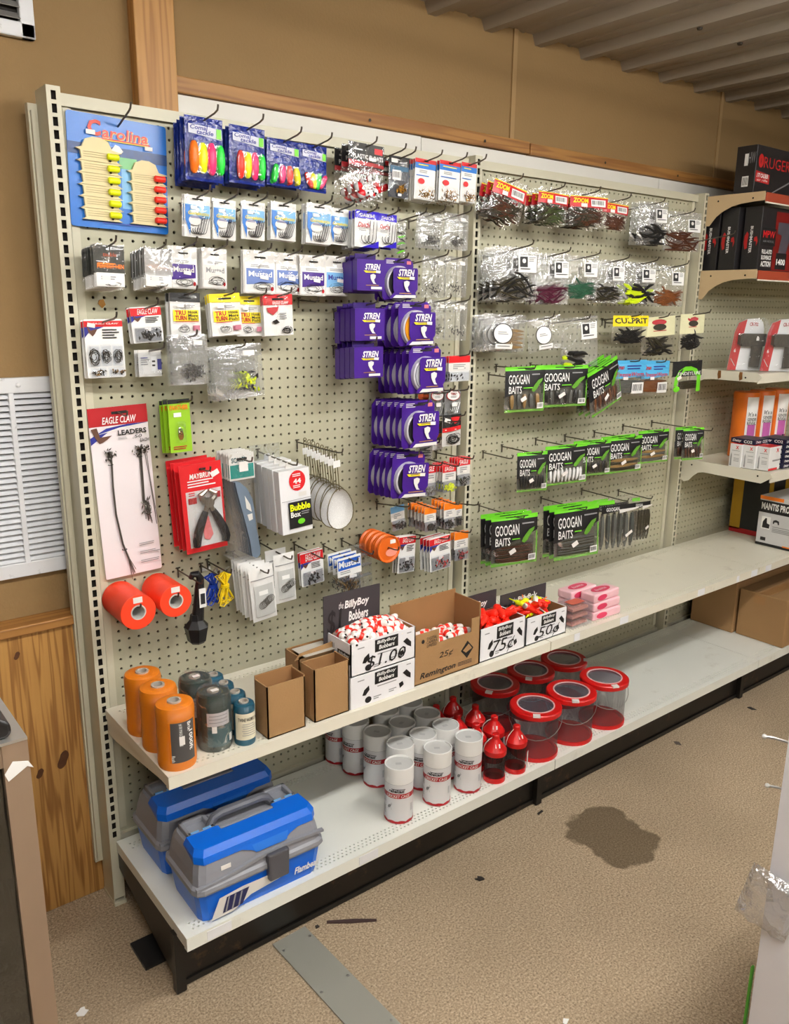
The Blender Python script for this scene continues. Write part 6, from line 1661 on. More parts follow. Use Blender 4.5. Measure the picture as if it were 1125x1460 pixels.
def blabel(t, R, H):
    l = cylpatch('label', R, -170, -20, H*.15, H*.80, CRL, t); cyltext('TWINE WORKS, INC.', R, -150, -30, H*.60, H*.70, BLACK, l, bold=.01)
    for k in range(6): cylpatch('small_print', R, -130+4*(k % 2), -55-5*(k % 3), H*(.26+.055*k), H*(.26+.055*k)+.0014, GREYP, l, .001)
for k, (x, y) in enumerate(((.205, -.386), (.212, -.331), (.212, -.272), (.213, -.216))):
    twine('slim teal twine spool with cream label, '+['nearest the shelf edge', 'second from the edge', 'third from the edge', 'farthest back'][k], x, y, .0245, .100, BTW, .46, lblfn=blabel)

def open_box(name, label, x0, y0, x1, y1, z0, h, mt, inner=None, th=.003, cut=None, hb=None, hl=None, hr=None, flaps=()):
    """open-topped carton with walls of real thickness; y0 front"""
    t = thing(name, label, 'box', (x0, y0, z0)); w, d = x1-x0, y1-y0; hb = hb or h; hl = hl or h; hr = hr or h
    mb = MB().box(0, 0, 0, w, d, th).box(0, 0, 0, th, d, hl).box(w-th, 0, 0, w, d, hr).box(0, d-th, 0, w, d, hb)
    if cut:   # a notch torn out of the front wall
        a, b, c = cut; mb.box(0, 0, 0, w, th, c).box(0, 0, c, a, th, h).box(b, 0, c, w, th, h)
    else: mb.box(0, 0, 0, w, th, h)
    mb.build('carton', mt, t)
    il = MB().box(th, d-th-.0006, th, w-th, d-th, hb-.001).box(th, th, th, w-th, d-th, th+.0006).box(w-th-.0006, th, th, w-th, d-th, hr-.001).box(th, th, th, th+.0006, d-th, hl-.001)
    il.build('lining', inner or KRAFTD, t)
    return t
Z = MZ+.0006
t = open_box('cardboard_box', 'plain brown open box closest to the teal twine', .250, -.414, .352, -.356, Z, .131, KRAFT, hb=.140, hr=.136)
t = open_box('cardboard_box', 'plain brown open box touching the bobber cartons', .379, -.413, .480, -.352, Z, .137, KRAFT, hr=.140)
t = open_box('cardboard_box', 'flattened brown box behind the plain open ones', .385, -.335, .50, -.270, Z, .142, KRAFT)
MB().prism([(-.012, .135), (.1, .139), (.118, .160), (.004, .150)], .0, .002).build('flap', KRAFT, t); MB().box(.01, -.012, .142, .1, .05, .1435).build('label_flap', mat('dusty_paper', (190, 184, 172), .7), t)

# bobber cartons
BW = mat('bobber_carton_white', (238, 238, 242), .5, 0, .02)
def bb_print(t, w, h, price=None, pf=(.2, .35, .8, .85)):
    face_rect(t, .36, .06, .72, .44, w, h, BLACK, name='black_logo'); face_txt(t, 'BillyBoy', .39, .10, .69, .23, w, h, WHITE, shear=.15, bold=.02, e=.001); face_txt(t, 'Bobbers', .42, .25, .66, .38, w, h, WHITE, shear=.15, bold=.03, e=.001)
    face_rect(t, 0, 0, 0, 0, w, h, BLACK, name='bobber_print', pts=[(.80, .36), (.86, .28), (.93, .44), (.93, .60), (.87, .52)]); face_rect(t, 0, 0, 0, 0, w, h, BLACK, name='bobber_print', pts=[(.20, .50), (.27, .40), (.28, .54), (.22, .68), (.17, .66)])
    P = [(.26+.05*math.cos(k*.4), .84+.10*math.sin(k*.4)) for k in range(16)]; face_rect(t, 0, 0, 0, 0, w, h, BLACK, name='bobber_print', pts=P)
    face_rect(t, 0, 0, 0, 0, w, h, BLACK, name='bobber_print', pts=[(.74, .66), (.80, .62), (.82, .74), (.76, .82)])
    for u0, v0, u1 in ((.10, .16, .20), (.86, .12, .93), (.58, .74, .70), (.58, .80, .66), (.34, .80, .46), (.34, .86, .42), (.40, .50, .70)): face_rect(t, u0, v0, u1, v0+.03, w, h, GREYP, name='small_print')
    if price: face_txt(t, price, pf[0], pf[1], pf[2], pf[3], w, h, BLACK, shear=.2, bold=0.0, e=.0016, name='marker_price')
def side_print(t, D_, h):
    face_rect(t, .45, .30, .98, .62, D_, h, BLACK, 'side', name='black_logo'); face_txt(t, 'BillyBoy', .5, .34, .94, .45, D_, h, WHITE, 'side', shear=.15, bold=.02, e=.001); face_txt(t, 'Bobbers', .55, .47, .9, .58, D_, h, WHITE, 'side', shear=.15, bold=.02, e=.001)
    for k in range(4): face_rect(t, .14+.05*k, .2, .16+.05*k, .55, D_, h, BAR, 'side', name='barcode_bar')
BOARD = mat('black_display_board', (58, 54, 58), .55, 0, .15, 9)
def backboard(t, w, d, z0, z1, x0=0.0, price=None, txt=True):
    MB().box(x0, d, z0, w, d+.003, z1).build('display_board', BOARD, t)
    o, ww, hh = (x0+.36*(w-x0), d-.0006, z0+(z1-z0)*.62), (w-x0)*.44, (z1-z0)*.20
    plane_text('lettering', 'BillyBoy', o, (ww, 0, 0), (0, 0, hh), WHITE, t, .15, .03); plane_text('lettering', 'Bobbers', (o[0]+ww*.16, o[1], o[2]-hh*1.15), (ww*.8, 0, 0), (0, 0, hh), WHITE, t, .15, .03)
    if price: plane_text('marker_price', price, (x0+.05*(w-x0), d-.0009, z0+(z1-z0)*.15), ((w-x0)*.26, 0, 0), (0, 0, (z1-z0)*.55), BLACK, t, .15, .01)
    plane_text('lettering', "the", (x0+.26*(w-x0), d-.0006, z0+(z1-z0)*.68), ((w-x0)*.08, 0, 0), (0, 0, hh*.7), WHITE, t, .3)
x0, y0, x1, y1 = .484, -.415, .690, -.312
t = carton('bobber_carton', 'closed white bobber carton under the priced open one', x0, y0, Z, x1, y1, Z+.0875, BW); bb_print(t, x1-x0, .0875)
t = open_box('bobber_carton', 'open white bobber carton full of red and white bobbers', x0, y0, x1, y1, Z+.088, .087, BW, th=.003)
bb_print(t, x1-x0, .087, '$1.00', (.22, .50, .84, .92)); side_print(t, y1-y0, .087); backboard(t, .165, y1-y0-.003, .05, .185, -.012, '$1')
FR = mat('float_red2', (240, 50, 34), .35); FW_ = mat('float_white2', (244, 240, 236), .35)
def peg_bobber(r=.0102, L=.040):
    mb = MB(); mb.use(FW_).lathe([(r*.35, -L/2), (r*.7, -L*.40), (r, -L*.12)], 12); mb.use(FR).lathe([(r, -L*.12), (r*1.0, L*.14)], 12); mb.use(FW_).lathe([(r, L*.14), (r*.75, L*.40), (r*.3, L/2)], 12); mb.use(BLACK).lathe([(r*.3, L/2), (r*.28, L*.55), (.0001, L*.55)], 6)
    return mb.mesh('bobber', None, True)
bob_me = peg_bobber(); q = random.Random(5)
def heap(me, cat, group, x0, y0, x1, y1, zb, zt, n, labf, name='bobber', mes=None):
    """loose things piled in a carton, each its own object; topmost first"""
    k = 0
    pts = []
    tries = 0
    while len(pts) < n and tries < 6000:
        tries += 1
        u, v = q.random(), q.random(); zz = zb+(zt-zb)*(1-abs(2*u-1)**2*.5)*(1-abs(2*v-1)**2*.4)-q.random()**2*.018
        p = (x0+(x1-x0)*u, y0+(y1-y0)*v, zz)
        if all((p[0]-r_[0])**2+(p[1]-r_[1])**2+(1.2*(p[2]-r_[2]))**2 > .0165**2 for r_ in pts): pts.append(p)
    for k, p in enumerate(pts):
        o = link(name, (mes[k % len(mes)] if mes else me), None, labf, cat, group, None, p, (q.uniform(0, 3.1), q.uniform(1.0, 2.2), q.uniform(0, 6.2)))
heap(bob_me, 'bobber', 'bobbers heaped in the one-dollar carton', x0+.016, y0+.016, x1-.016, y1-.016, Z+.160, Z+.196, 72, 'red and white peg bobber heaped in the $1.00 carton')
# tall brown carton with a torn window
x0, y0, x1, y1 = .694, -.408, .932, -.300
t = open_box('ammunition_carton', 'tall brown carton with handwritten 25 cent price', x0, y0, x1, y1, Z, .144, KRAFT, cut=(.085, .205, .105), hb=.196, hl=.165, hr=.185)
w, h = x1-x0, .144
face_txt(t, 'Remington', .08, .78, .62, .93, w, h, BLACK, shear=.3, bold=.02); face_txt(t, '25\u00a2', .36, .48, .58, .62, w, h, BLACK, shear=.2, name='marker_price')
face_txt(t, 'DIGITAL\nCAMERA\nLIMITED', .17, .10, .33, .30, w, h, CHAR); P = [(.12+.022*math.cos(k*.4), .16+.04*math.sin(k*.4)) for k in range(16)]; face_rect(t, 0, 0, 0, 0, w, h, CHAR, name='round_mark', pts=P)
face_rect(t, 0, 0, 0, 0, w, h, BLACK, name='hazard_diamond', pts=[(.80, .42), (.90, .60), (.80, .78), (.70, .60)]); face_rect(t, 0, 0, 0, 0, w, h, KRAFT, e=.0009, name='diamond_centre', pts=[(.82, .49), (.875, .60), (.78, .66), (.73, .60)])
for k in range(3): face_rect(t, .66, .82+.03*k, .88, .833+.03*k, w, h, CHAR, name='small_print')
heap(bob_me, 'bobber', 'bobbers in the 25 cent carton', x0+.02, y0+.02, x1-.02, y1-.02, Z+.085, Z+.108, 30, 'red and white peg bobber inside the brown 25 cent carton')
# 75 cent carton
x0, y0, x1, y1 = .936, -.405, 1.122, -.292
t = open_box('bobber_carton', 'white 75 cent carton of red cone floats', x0, y0, x1, y1, Z, .100, BW, th=.003, inner=mat('russet_lining', (140, 70, 44), .8))
bb_print(t, x1-x0, .100, '75\u00a2', (.26, .46, .76, .94)); backboard(t, .172, y1-y0-.003, .03, .155, -.02)
def cone_me(mt):
    return MB().lathe([(.003, -.026), (.006, -.024), (.0125, .008), (.0125, .014), (.008, .022), (.0015, .024)], 12).mesh('cone_float', mt, True)
NR2 = mat('flame_red', (250, 44, 24), .4, 0, .03)
def heap2(labf, group, mes, x0, y0, x1, y1, zb, zt, n, sep, name):
    pts = []; tr = 0
    while len(pts) < n and tr < 5000:
        tr += 1; u, v = q.random(), q.random(); p = (x0+(x1-x0)*u, y0+(y1-y0)*v, zb+(zt-zb)*q.random())
        if all((p[0]-r_[0])**2+(p[1]-r_[1])**2+(1.3*(p[2]-r_[2]))**2 > sep**2 for r_ in pts): pts.append(p)
    for k, p in enumerate(pts): link(name, mes[k % len(mes)], None, labf[k % len(mes)] if isinstance(labf, list) else labf, 'float', group, None, p, (q.uniform(.9, 2.2), q.uniform(-.5, .5), q.uniform(0, 6.2)))
heap2('flame red cone float in the 75 cent carton', 'floats in the 75 cent carton', [cone_me(NR2)], x0+.026, y0+.026, x1-.026, y1-.026, Z+.078, Z+.112, 26, .021, 'cone_float')
# 50 cent carton
x0, y0, x1, y1 = 1.130, -.402, 1.312, -.290
t = open_box('bobber_carton', 'white 50 cent carton of mixed bright floats', x0, y0, x1, y1, Z, .086, BW, th=.003)
bb_print(t, x1-x0, .086, '50\u00a2', (.28, .46, .82, .94)); backboard(t, .205, y1-y0-.003, .02, .128, 0.0, '50\u00a2')
stick = lambda mt: MB().lathe([(.0015, -.045), (.002, -.02), (.007, -.012), (.009, .004), (.006, .020), (.002, .026), (.0015, .045)], 12).mesh('stick_float', mt, True)
cols = [NR2, NYEL, NGRN, FW_, NORG]
heap2(['%s stick float in the 50 cent carton' % c for c in ('flame red', 'fluorescent yellow', 'slim flame red', 'white', 'bright orange')], 'floats in the 50 cent carton', [cone_me(NR2), stick(NYEL), stick(NR2), stick(FW_), stick(NORG)], x0+.045, y0+.035, x1-.045, y1-.03, Z+.072, Z+.104, 24, .019, 'stick_float')
# pink wrapped tubs stacked at the end, clear trays beside them
PKW = mat('pink_wrap', (244, 196, 204), .3, 0, .12, 18); PKD = mat('rose_print', (222, 60, 100), .4)
for i, (dx, dyy) in enumerate(((0, 0), (.085, .012))):
    for k in range(3):
        if i == 1 and k == 0 and False: continue
        nm = ['bottom', 'middle', 'top'][k]
        t = thing('bait_tub', 'pink wrapped bait packet, %s of the %s stack beyond the float cartons' % (nm, ['fuller', 'back'][i]), 'packet', (1.452+dx*0-.04*i, -.398+.062*i, Z+.030*k), (0, 0, .04*(k-1)))
        bevel(MB().box(0, 0, 0, .135, .058, .029).build('wrapped_packet', PKW, t), .006, 3)
        for nme, pts, y in (('rose_oval', [(.04+.026*math.cos(a*.4), .0145+.010*math.sin(a*.4)) for a in range(16)], 0),):
            MB().add([(a, -.0006, b) for a, b in pts], [tuple(range(16))]).build(nme, PKD, t)
        MB().add([(.068+.045*math.cos(a*.4), .029+.020*math.sin(a*.4), .0296) for a in range(16)], [tuple(range(16))]).build('rose_oval', PKD, t)
        plane_text('lettering', 'baits', (.04, .022, .0300), (.055, 0, 0), (0, .014, 0), PKW, t, .1, .02)
for k in range(3):
    t = thing('clear_tray', 'clear plastic tray, %s of three beside the pink packets' % ['bottom', 'middle', 'top'][k], 'tray', (1.345, -.400, Z+.024*k))
    MB().prism([(0, 0), (.095, 0), (.095, .023), (0, .023)], 0, .07).build('tray', CLEARS, t)
    MB().box(.01, .01, .004, .085, .06, .012).build('bait_worms', mat('rosy_bait', (206, 140, 130), .6, 0, .3, 60), t)
    if k == 2: MB().box(.02, .02, .0232, .08, .055, .0238).build('brick_label', mat('brick_label', (190, 90, 70), .6), t)

# ================================================================ goods on the base deck
TBG = mat('toolbox_grey', (140, 142, 150), .42, 0, .05); TBB = mat('toolbox_blue', (12, 104, 218), .32, 0, .05, 6); TBD = mat('latch_grey', (82, 82, 88), .4); TBH = mat('handle_grey', (96, 98, 106), .42)
def loft(mb, rings, cap=True):
    n = len(rings[0]); o = len(mb.v); mb.v.extend([tuple(p) for r in rings for p in r])
    for i in range(len(rings)-1):
        for k in range(n):
            mb.f.append((o+i*n+k, o+i*n+(k+1) % n, o+(i+1)*n+(k+1) % n, o+(i+1)*n+k)); mb.m.append(mb.mi)
    if cap: mb.f.append(tuple(o+k for k in range(n-1, -1, -1))); mb.m.append(mb.mi); mb.f.append(tuple(o+(len(rings)-1)*n+k for k in range(n))); mb.m.append(mb.mi)
    return mb
def rrect(x0, y0, x1, y1, z, c=.018):
    return [(x0+c, y0, z), (x1-c, y0, z), (x1-c*.3, y0+c*.3, z), (x1, y0+c, z), (x1, y1-c, z), (x1-c*.3, y1-c*.3, z), (x1-c, y1, z), (x0+c, y1, z), (x0+c*.3, y1-c*.3, z), (x0, y1-c, z), (x0, y0+c, z), (x0+c*.3, y0+c*.3, z)]
def toolbox(label, x, y, rz):
    """two-tone tray tool box; origin at the front lower corner nearest the end of the shelf"""
    t = thing('tackle_box', label, 'tool box', (x, y, DZ+.0008), (0, 0, rz))
    L_, D_ = .330, .178
    mb = loft(MB(), [rrect(.012, .010, L_-.012, D_-.010, 0, .02), rrect(.010, .008, L_-.010, D_-.008, .01, .02), rrect(.002, .002, L_-.002, D_-.002, .072, .02), rrect(.002, .002, L_-.002, D_-.002, .078, .02)]); b = mb.build('tray_body', TBB, t)
    mb = loft(MB(), [rrect(-.004, -.004, L_+.004, D_+.004, .0775, .022), rrect(-.006, -.006, L_+.006, D_+.006, .083, .022), rrect(-.005, -.005, L_+.005, D_+.005, .092, .022), rrect(.001, .001, L_-.001, D_-.001, .097, .022), rrect(.004, .005, L_-.004, D_-.005, .122, .022), rrect(.010, .012, L_-.010, D_-.012, .150, .022), rrect(.016, .020, L_-.016, D_-.020, .164, .02)])
    lid = mb.build('lid', TBG, t)
    # raised grey ribs sweeping over the front of the lid
    MB().prism([(.0, .094), (.08, .099), (.16, .112), (.24, .117), (L_, .112), (L_, .118), (.24, .124), (.15, .119), (.07, .105), (.0, .100)], -.0035, .006).build('lid_rib', TBG, t)
    # blue top panels, two halves around the handle well
    zt = .167
    def panel(pts, name):
        mb = MB(); fr = lambda b_: b_ < .04
        o = [(a, b_, .147 if fr(b_) else .160) for a, b_ in pts]; u = [(a, b_+(.004 if fr(b_) else 0), zt-.004) for a, b_ in pts]
        cx = sum(a for a, _ in pts)/len(pts)
        up_ = [(a+(cx-a)*.05, b_+(.014 if fr(b_) else -.002), zt+.010) for a, b_ in pts]
        loft(mb, [o, u, up_]); return mb.build(name, TBB, t)
    pn = panel([(.008, .026), (.024, .008), (L_-.024, .008), (L_-.008, .026), (L_-.010, .088), (L_-.092, .088), (L_-.092, .070), (.092, .070), (.092, .088), (.010, .088)], 'top_panel')
    # slanted blue apron down the front
    mb = MB(); V0 = [(L_*.36, .0105, .156), (L_*.80, .0105, .156), (L_*.82, .0085, .149), (L_*.73, .0045, .141), (L_*.68, .0025, .129), (L_*.47, .0025, .129), (L_*.42, .0045, .139), (L_*.34, .0085, .149)]
    n = len(V0); V1 = [(a, b_+.012, c) for a, b_, c in V0]; mb.add(V0+V1, [tuple(range(n-1, -1, -1)), tuple(range(n, 2*n))]+[(i, (i+1) % n, n+(i+1) % n, n+i) for i in range(n)]); mb.build('front_apron', TBB, t)
    MB().add([(L_*.45, .0015, .131), (L_*.70, .0015, .131), (L_*.72, .0068, .150), (L_*.43, .0068, .150)], [(0, 1, 2, 3)]).build('logo_plate', mat('toolbox_blue_light', (40, 120, 224), .3), t)
    # grey hinge pods with open wells, and the handle
    for s, a in ((0, .024), (1, L_-.090)):
        f = MB(); w_ = .066; yy0, yy1, zz = .088, .150, zt+.010
        f.box(a, yy0, .160, a+w_, yy0+.010, zz).box(a, yy1-.010, .160, a+w_, yy1, zz).box(a, yy0, .160, a+.010, yy1, zz).box(a+w_-.010, yy0, .160, a+w_, yy1, zz)
        bevel(f.build('hinge_pod', TBG, t), .002); MB().box(a+.01, yy0+.01, .1615, a+w_-.01, yy1-.01, .1625).build('well_floor', TBD, t)
        MB().box(a+.006, .088, zz, a+.026, .092, zz+.003).box(a+.036, .088, zz, a+.056, .092, zz+.003).build('catch', SKY, t)
    f = MB(); f.box(.092, .074, .160, L_-.092, .082, zt+.009).box(.092, .130, .160, L_-.092, .138, zt+.009); bevel(f.build('handle_well', TBG, t), .002)
    MB().box(.094, .083, .1615, L_-.094, .130, .1622).build('well_floor', TBD, t)
    MB().tube([(.082, .106, .165), (.096, .106, .186), (.112, .106, .192), (L_-.112, .106, .192), (L_-.096, .106, .186), (L_-.082, .106, .165)], [.010, .0105, .011, .011, .0105, .010], 10).build('handle', TBH, t, True)
    # latch, lettering, picture label, sticker
    f = MB().prism([(.172, .118), (.228, .118), (.226, .048), (.174, .048)], -.016, .004); bevel(f.build('latch', TBD, t), .004)
    plane_text('lettering', 'Flambeau', (.247, -.0015, .026), (.070, .001, 0), (0, -.002, .020), WHITE, b, .2, .03)
    lb = MB().add([(.030, -.0022, .006), (.052, -.0030, .056), (.110, -.0035, .062), (.185, -.0035, .060), (.222, -.0036, .066), (.224, -.0028, .040), (.130, -.0030, .030), (.086, -.0026, .008)], [tuple(range(8))[::-1]]).build('paper_label', OFFW, t)
    MB().add([(.058, -.0034, .014), (.070, -.0037, .052), (.126, -.0042, .054), (.108, -.0036, .016)], [(3, 2, 1, 0)]).build('tray_picture', mat('indigo_print', (30, 34, 84), .4, 0, .5, 60), lb)
    for k in range(3): MB().add([(.064+.016*k, -.0040, .016), (.073+.016*k, -.0046, .052), (.077+.016*k, -.0046, .052), (.068+.016*k, -.0040, .016)], [(3, 2, 1, 0)]).build('tray_divider', GREYP, lb)
    MB().box(.196, -.0045, .046, .206, -.004, .056).build('stamp', PURP, lb)
    MB().box(.062, .0030, .1200, .086, .0046, .1305).build('price_sticker', STK, lid)
    return t
toolbox('blue and grey tackle tool box at the corner of the deck', .036, -.458, -.015)
toolbox('blue and grey tackle tool box behind the front one', .036, -.258, .0)

# tall white paper canisters
CANW = mat('canister_paper', (226, 226, 228), .55, 0, .03); CAND = mat('canister_grey_print', (196, 198, 202), .55, 0, .1, 60)
R, H = .0395, .163
can = None
CP = [(.654, -.400, 0), (.790, -.402, 0), (.902, -.410, 0), (.722, -.320, 12), (.806, -.319, -20), (.893, -.320, 30), (.709, -.228, -35), (.800, -.230, 60), (.896, -.232, 90), (.697, -.138, -40), (.808, -.142, 50), (.900, -.145, 0), (.690, -.056-.0, -60)]
wh = ['standing alone nearest the deck edge', 'in front, between the lone one and the bottles', 'in front, touching the red bottles', 'directly behind the lone front one', 'behind the second of the front row', 'behind the one touching the bottles', 'third back, facing the tool boxes', 'third back, middle of the cluster',
      'third back, on the bottle side', 'fourth back, facing the tool boxes', 'fourth back, middle, under the shelf', 'fourth back, by the red bottles', 'rearmost, against the pegboard']
for (x, y, a), wq in zip(CP, wh):
    lab = 'white cricket canister with red band, '+wq
    if can is None:
        can = thing('cricket_canister', lab, 'canister', (x, y, DZ+.0008), (0, 0, 0), 'white canisters on the deck')
        MB().lathe([(.0001, .0), (R*.985, 0), (R*.99, .002), (R*.99, H*.74), (.0001, H*.74)], 28).build('tube', CANW, can, True)
        MB().lathe([(R*.99, H*.72), (R*1.02, H*.72), (R*1.02, H-.001), (R*1.0, H), (R*.95, H), (R*.94, H-.005), (.0001, H-.005)], 28).build('lid', WHITE, can, True); MB().lathe([(R*.935, H-.0046), (.0001, H-.0046)], 28).build('lid_disc', mat('lid_disc_paper', (206, 206, 204), .6, 0, .06, 30), can)
        bd = cylpatch('red_band', R*.99, -200, 20, H*.47, H*.555, CRIM, can, .0004, 20); cyltext('CRICKET CAGE', R*.99, -150, -52, H*.485, H*.54, OFFW, bd, .0011, False, .2, .02)
        cyltext('rebelcast', R*.99, -140, -75, H*.575, H*.635, BLACK, can, .0008, False, .35, .03); cylpatch('black_swoosh', R*.99, -128, -72, H*.63, H*.642, BLACK, can, .0006)
        mb = MB(); n_ = 24; V = []; z1 = [H*.035+.004*abs(math.sin(i*.9)) for i in range(n_+1)]
        for z_ in ([.0005]*(n_+1), z1):
            for i in range(n_+1):
                an = math.radians(-220+260*i/n_); V.append(((R*.99+.0006)*math.cos(an), (R*.99+.0006)*math.sin(an), z_[i]))
        mb.add(V, [(i, i+1, i+n_+2, i+n_+1) for i in range(n_)]).build('red_flame_foot', CRIM, can)
        mb = MB(); pc = lambda a_, z_: ((R*.99+.0007)*math.cos(math.radians(a_)), (R*.99+.0007)*math.sin(math.radians(a_)), H*z_)
        mb.add([pc(*q_) for q_ in ((-146, .29), (-140, .27), (-132, .30), (-128, .34), (-134, .345), (-142, .33))], [tuple(range(6))])
        for q0, q1 in (((-143, .30), (-148, .25)), ((-138, .29), (-140, .24)), ((-133, .30), (-128, .25)), ((-129, .34), (-124, .37)), ((-131, .345), (-128, .385))):
            mb.add([pc(*q0), pc(q0[0]+1.4, q0[1]), pc(q1[0]+1, q1[1]), pc(*q1)], [(0, 1, 2, 3)])
        mb.build('cricket_print', mat('cricket_grey', (130, 130, 132), .6), can)
        mb = MB()
        for i in range(5):
            for j in range(12):
                an = math.radians(-175+4*i); z_ = H*.15+j*H*.025+(0 if j < 6 else H*.06)
                mb.add([((R*.99+.0006)*math.cos(an+d*.02), (R*.99+.0006)*math.sin(an+d*.02), z_+e) for d, e in ((-1, -.0008), (1, -.0008), (1, .0008), (-1, .0008))], [(0, 1, 2, 3)])
        mb.build('air_holes', BAR, can); cylpatch('barcode_label', R*.99, -46, -34, H*.2, H*.34, CAND, can, .0006)
        cylpatch('lid_seam', R*1.02, -200, 20, H*.718, H*.722, GREYP, can, .0002, 16)
        MB().box(-.010, -.004, H-.0045, .006, .006, H-.0043).build('pencil_price', mat('pencil_mark', (186, 186, 186), .7), can)
        cur = can
    else:
        cur = dup(can); cur['label'] = lab; cur.location = (x, y, DZ+.0008)
    base_a = math.degrees(math.atan2(CAM[1]-y, CAM[0]-x))+98
    cur.rotation_euler = (0, 0, math.radians(base_a+a*.8))

# mesh materials: woven wire cloth with real see-through openings
def mesh_mat(name, col, pitch, open_):
    mt = bpy.data.materials.new(name); mt.use_nodes = True; nt = mt.node_tree; N = nt.nodes; L = nt.links; b = N['Principled BSDF']
    b.inputs['Base Color'].default_value = rgb(*col); b.inputs['Metallic'].default_value = .3; b.inputs['Roughness'].default_value = .45
    tc = N.new('ShaderNodeTexCoord'); sx = N.new('ShaderNodeSeparateXYZ'); L.new(tc.outputs['UV'], sx.inputs[0]); o = []
    for i in (0, 1):
        m1 = N.new('ShaderNodeMath'); m1.operation = 'MULTIPLY'; m1.inputs[1].default_value = 1/pitch; L.new(sx.outputs[i], m1.inputs[0])
        m2 = N.new('ShaderNodeMath'); m2.operation = 'FRACT'; L.new(m1.outputs[0], m2.inputs[0])
        m3 = N.new('ShaderNodeMath'); m3.operation = 'LESS_THAN'; m3.inputs[1].default_value = open_; L.new(m2.outputs[0], m3.inputs[0]); o.append(m3.outputs[0])
    mm = N.new('ShaderNodeMath'); mm.operation = 'MULTIPLY'; L.new(o[0], mm.inputs[0]); L.new(o[1], mm.inputs[1])
    iv = N.new('ShaderNodeMath'); iv.operation = 'SUBTRACT'; iv.inputs[0].default_value = 1; L.new(mm.outputs[0], iv.inputs[1]); L.new(iv.outputs[0], b.inputs['Alpha'])
    return mt
WCLOTH = mesh_mat('wire_cloth', (90, 90, 94), .0024, .78); NYL = mesh_mat('black_netting', (24, 22, 24), .0020, .62)
def mesh_tube(name, R, z0, z1, mt, par, seg=28):
    mb = MB(); V = []
    for z in (z0, z1):
        for k in range(seg+1):
            a = 2*math.pi*k/seg; V.append((R*math.cos(a), R*math.sin(a), z))
    mb.add(V, [(k, k+1, k+seg+2, k+seg+1) for k in range(seg)]); me = mb.mesh(name, mt, True)
    uv = me.uv_layers.new(name='UVMap'); C_ = 2*math.pi*R
    for p in me.polygons:
        for li in p.loop_indices:
            vi = me.loops[li].vertex_index; k = vi % (seg+1); uv.data[li].uv = (C_*k/seg, z0 if vi <= seg else z1)
    return link(name, me, par)
REDP = mat('red_plastic', (206, 24, 24), .35, 0, .05); PINKR = mat('pink_ring', (236, 190, 190), .4); ACET = film('smoke_lid', (214, 208, 220), .22, .5, .03, 8, .08, .35)
bk = None
BP = [(1.206, -.390, 25, 'front row, beside the red bottles'), (1.372, -.393, 40, 'middle of the front row'), (1.541, -.393, 75, 'front row, at the bare end'), (1.214, -.204, -10, 'back row, behind the red bottles'), (1.384, -.206, 10, 'middle of the back row'), (1.546, -.214, 200, 'back row, at the bare end')]
HB, RB_ = .158, .073
for x, y, a, wq in BP:
    lab = 'red-rimmed wire mesh bait bucket, '+wq
    if bk is None:
        bk = thing('bait_bucket', lab, 'bait bucket', (x, y, DZ+.0008), (0, 0, 0), 'wire mesh bait buckets on the deck')
        MB().lathe([(.0001, .004), (RB_-.004, .004), (RB_-.004, .012), (RB_+.003, .012), (RB_+.003, 0), (.0001, 0)], 32).build('base', REDP, bk, True)
        MB().lathe([(.0001, .0045), (RB_-.005, .0045)], 32).build('inner_floor', mat('red_floor', (196, 20, 22), .5), bk)
        mesh_tube('mesh_wall', RB_, .008, HB-.008, WCLOTH, bk, 32)
        MB().lathe([(RB_+.006, HB-.018), (RB_+.008, HB-.016), (RB_+.008, HB-.003), (RB_+.005, HB), (RB_*.80, HB), (RB_*.79, HB-.004), (RB_+.0, HB-.006), (RB_+.001, HB-.018)], 36, close=True).build('rim', REDP, bk, True)
        MB().lathe([(RB_*.81, HB-.001), (RB_*.81, HB+.0015), (RB_*.75, HB+.0015), (RB_*.75, HB-.001)], 32, close=True).build('inner_ring', PINKR, bk, True)
        MB().lathe([(.0001, HB-.003), (RB_*.79, HB-.003)], 32).build('clear_lid', ACET, bk)
        hp = [(-(RB_+.010), 0, HB-.03)]+[((RB_+.010)*math.cos(math.pi+math.pi*k/12), -(RB_+.004)*math.sin(math.pi*k/12)*.92-.002, HB-.03-.055*math.sin(math.pi*k/12)) for k in range(1, 12)]+[(RB_+.010, 0, HB-.03)]
        MB().tube(hp, .0011, 5).build('bail_handle', STEEL, bk, True)
        MB().box(-.012, -RB_-.010, HB-.0035, .010, -RB_+.006, HB+.0022).build('price_sticker', STK, bk)
        cur = bk
    else:
        cur = dup(bk); cur['label'] = lab; cur.location = (x, y, DZ+.0008)
    cur.rotation_euler = (0, 0, math.atan2(CAM[1]-y, CAM[0]-x)+math.pi/2+math.radians(a*.5-8))

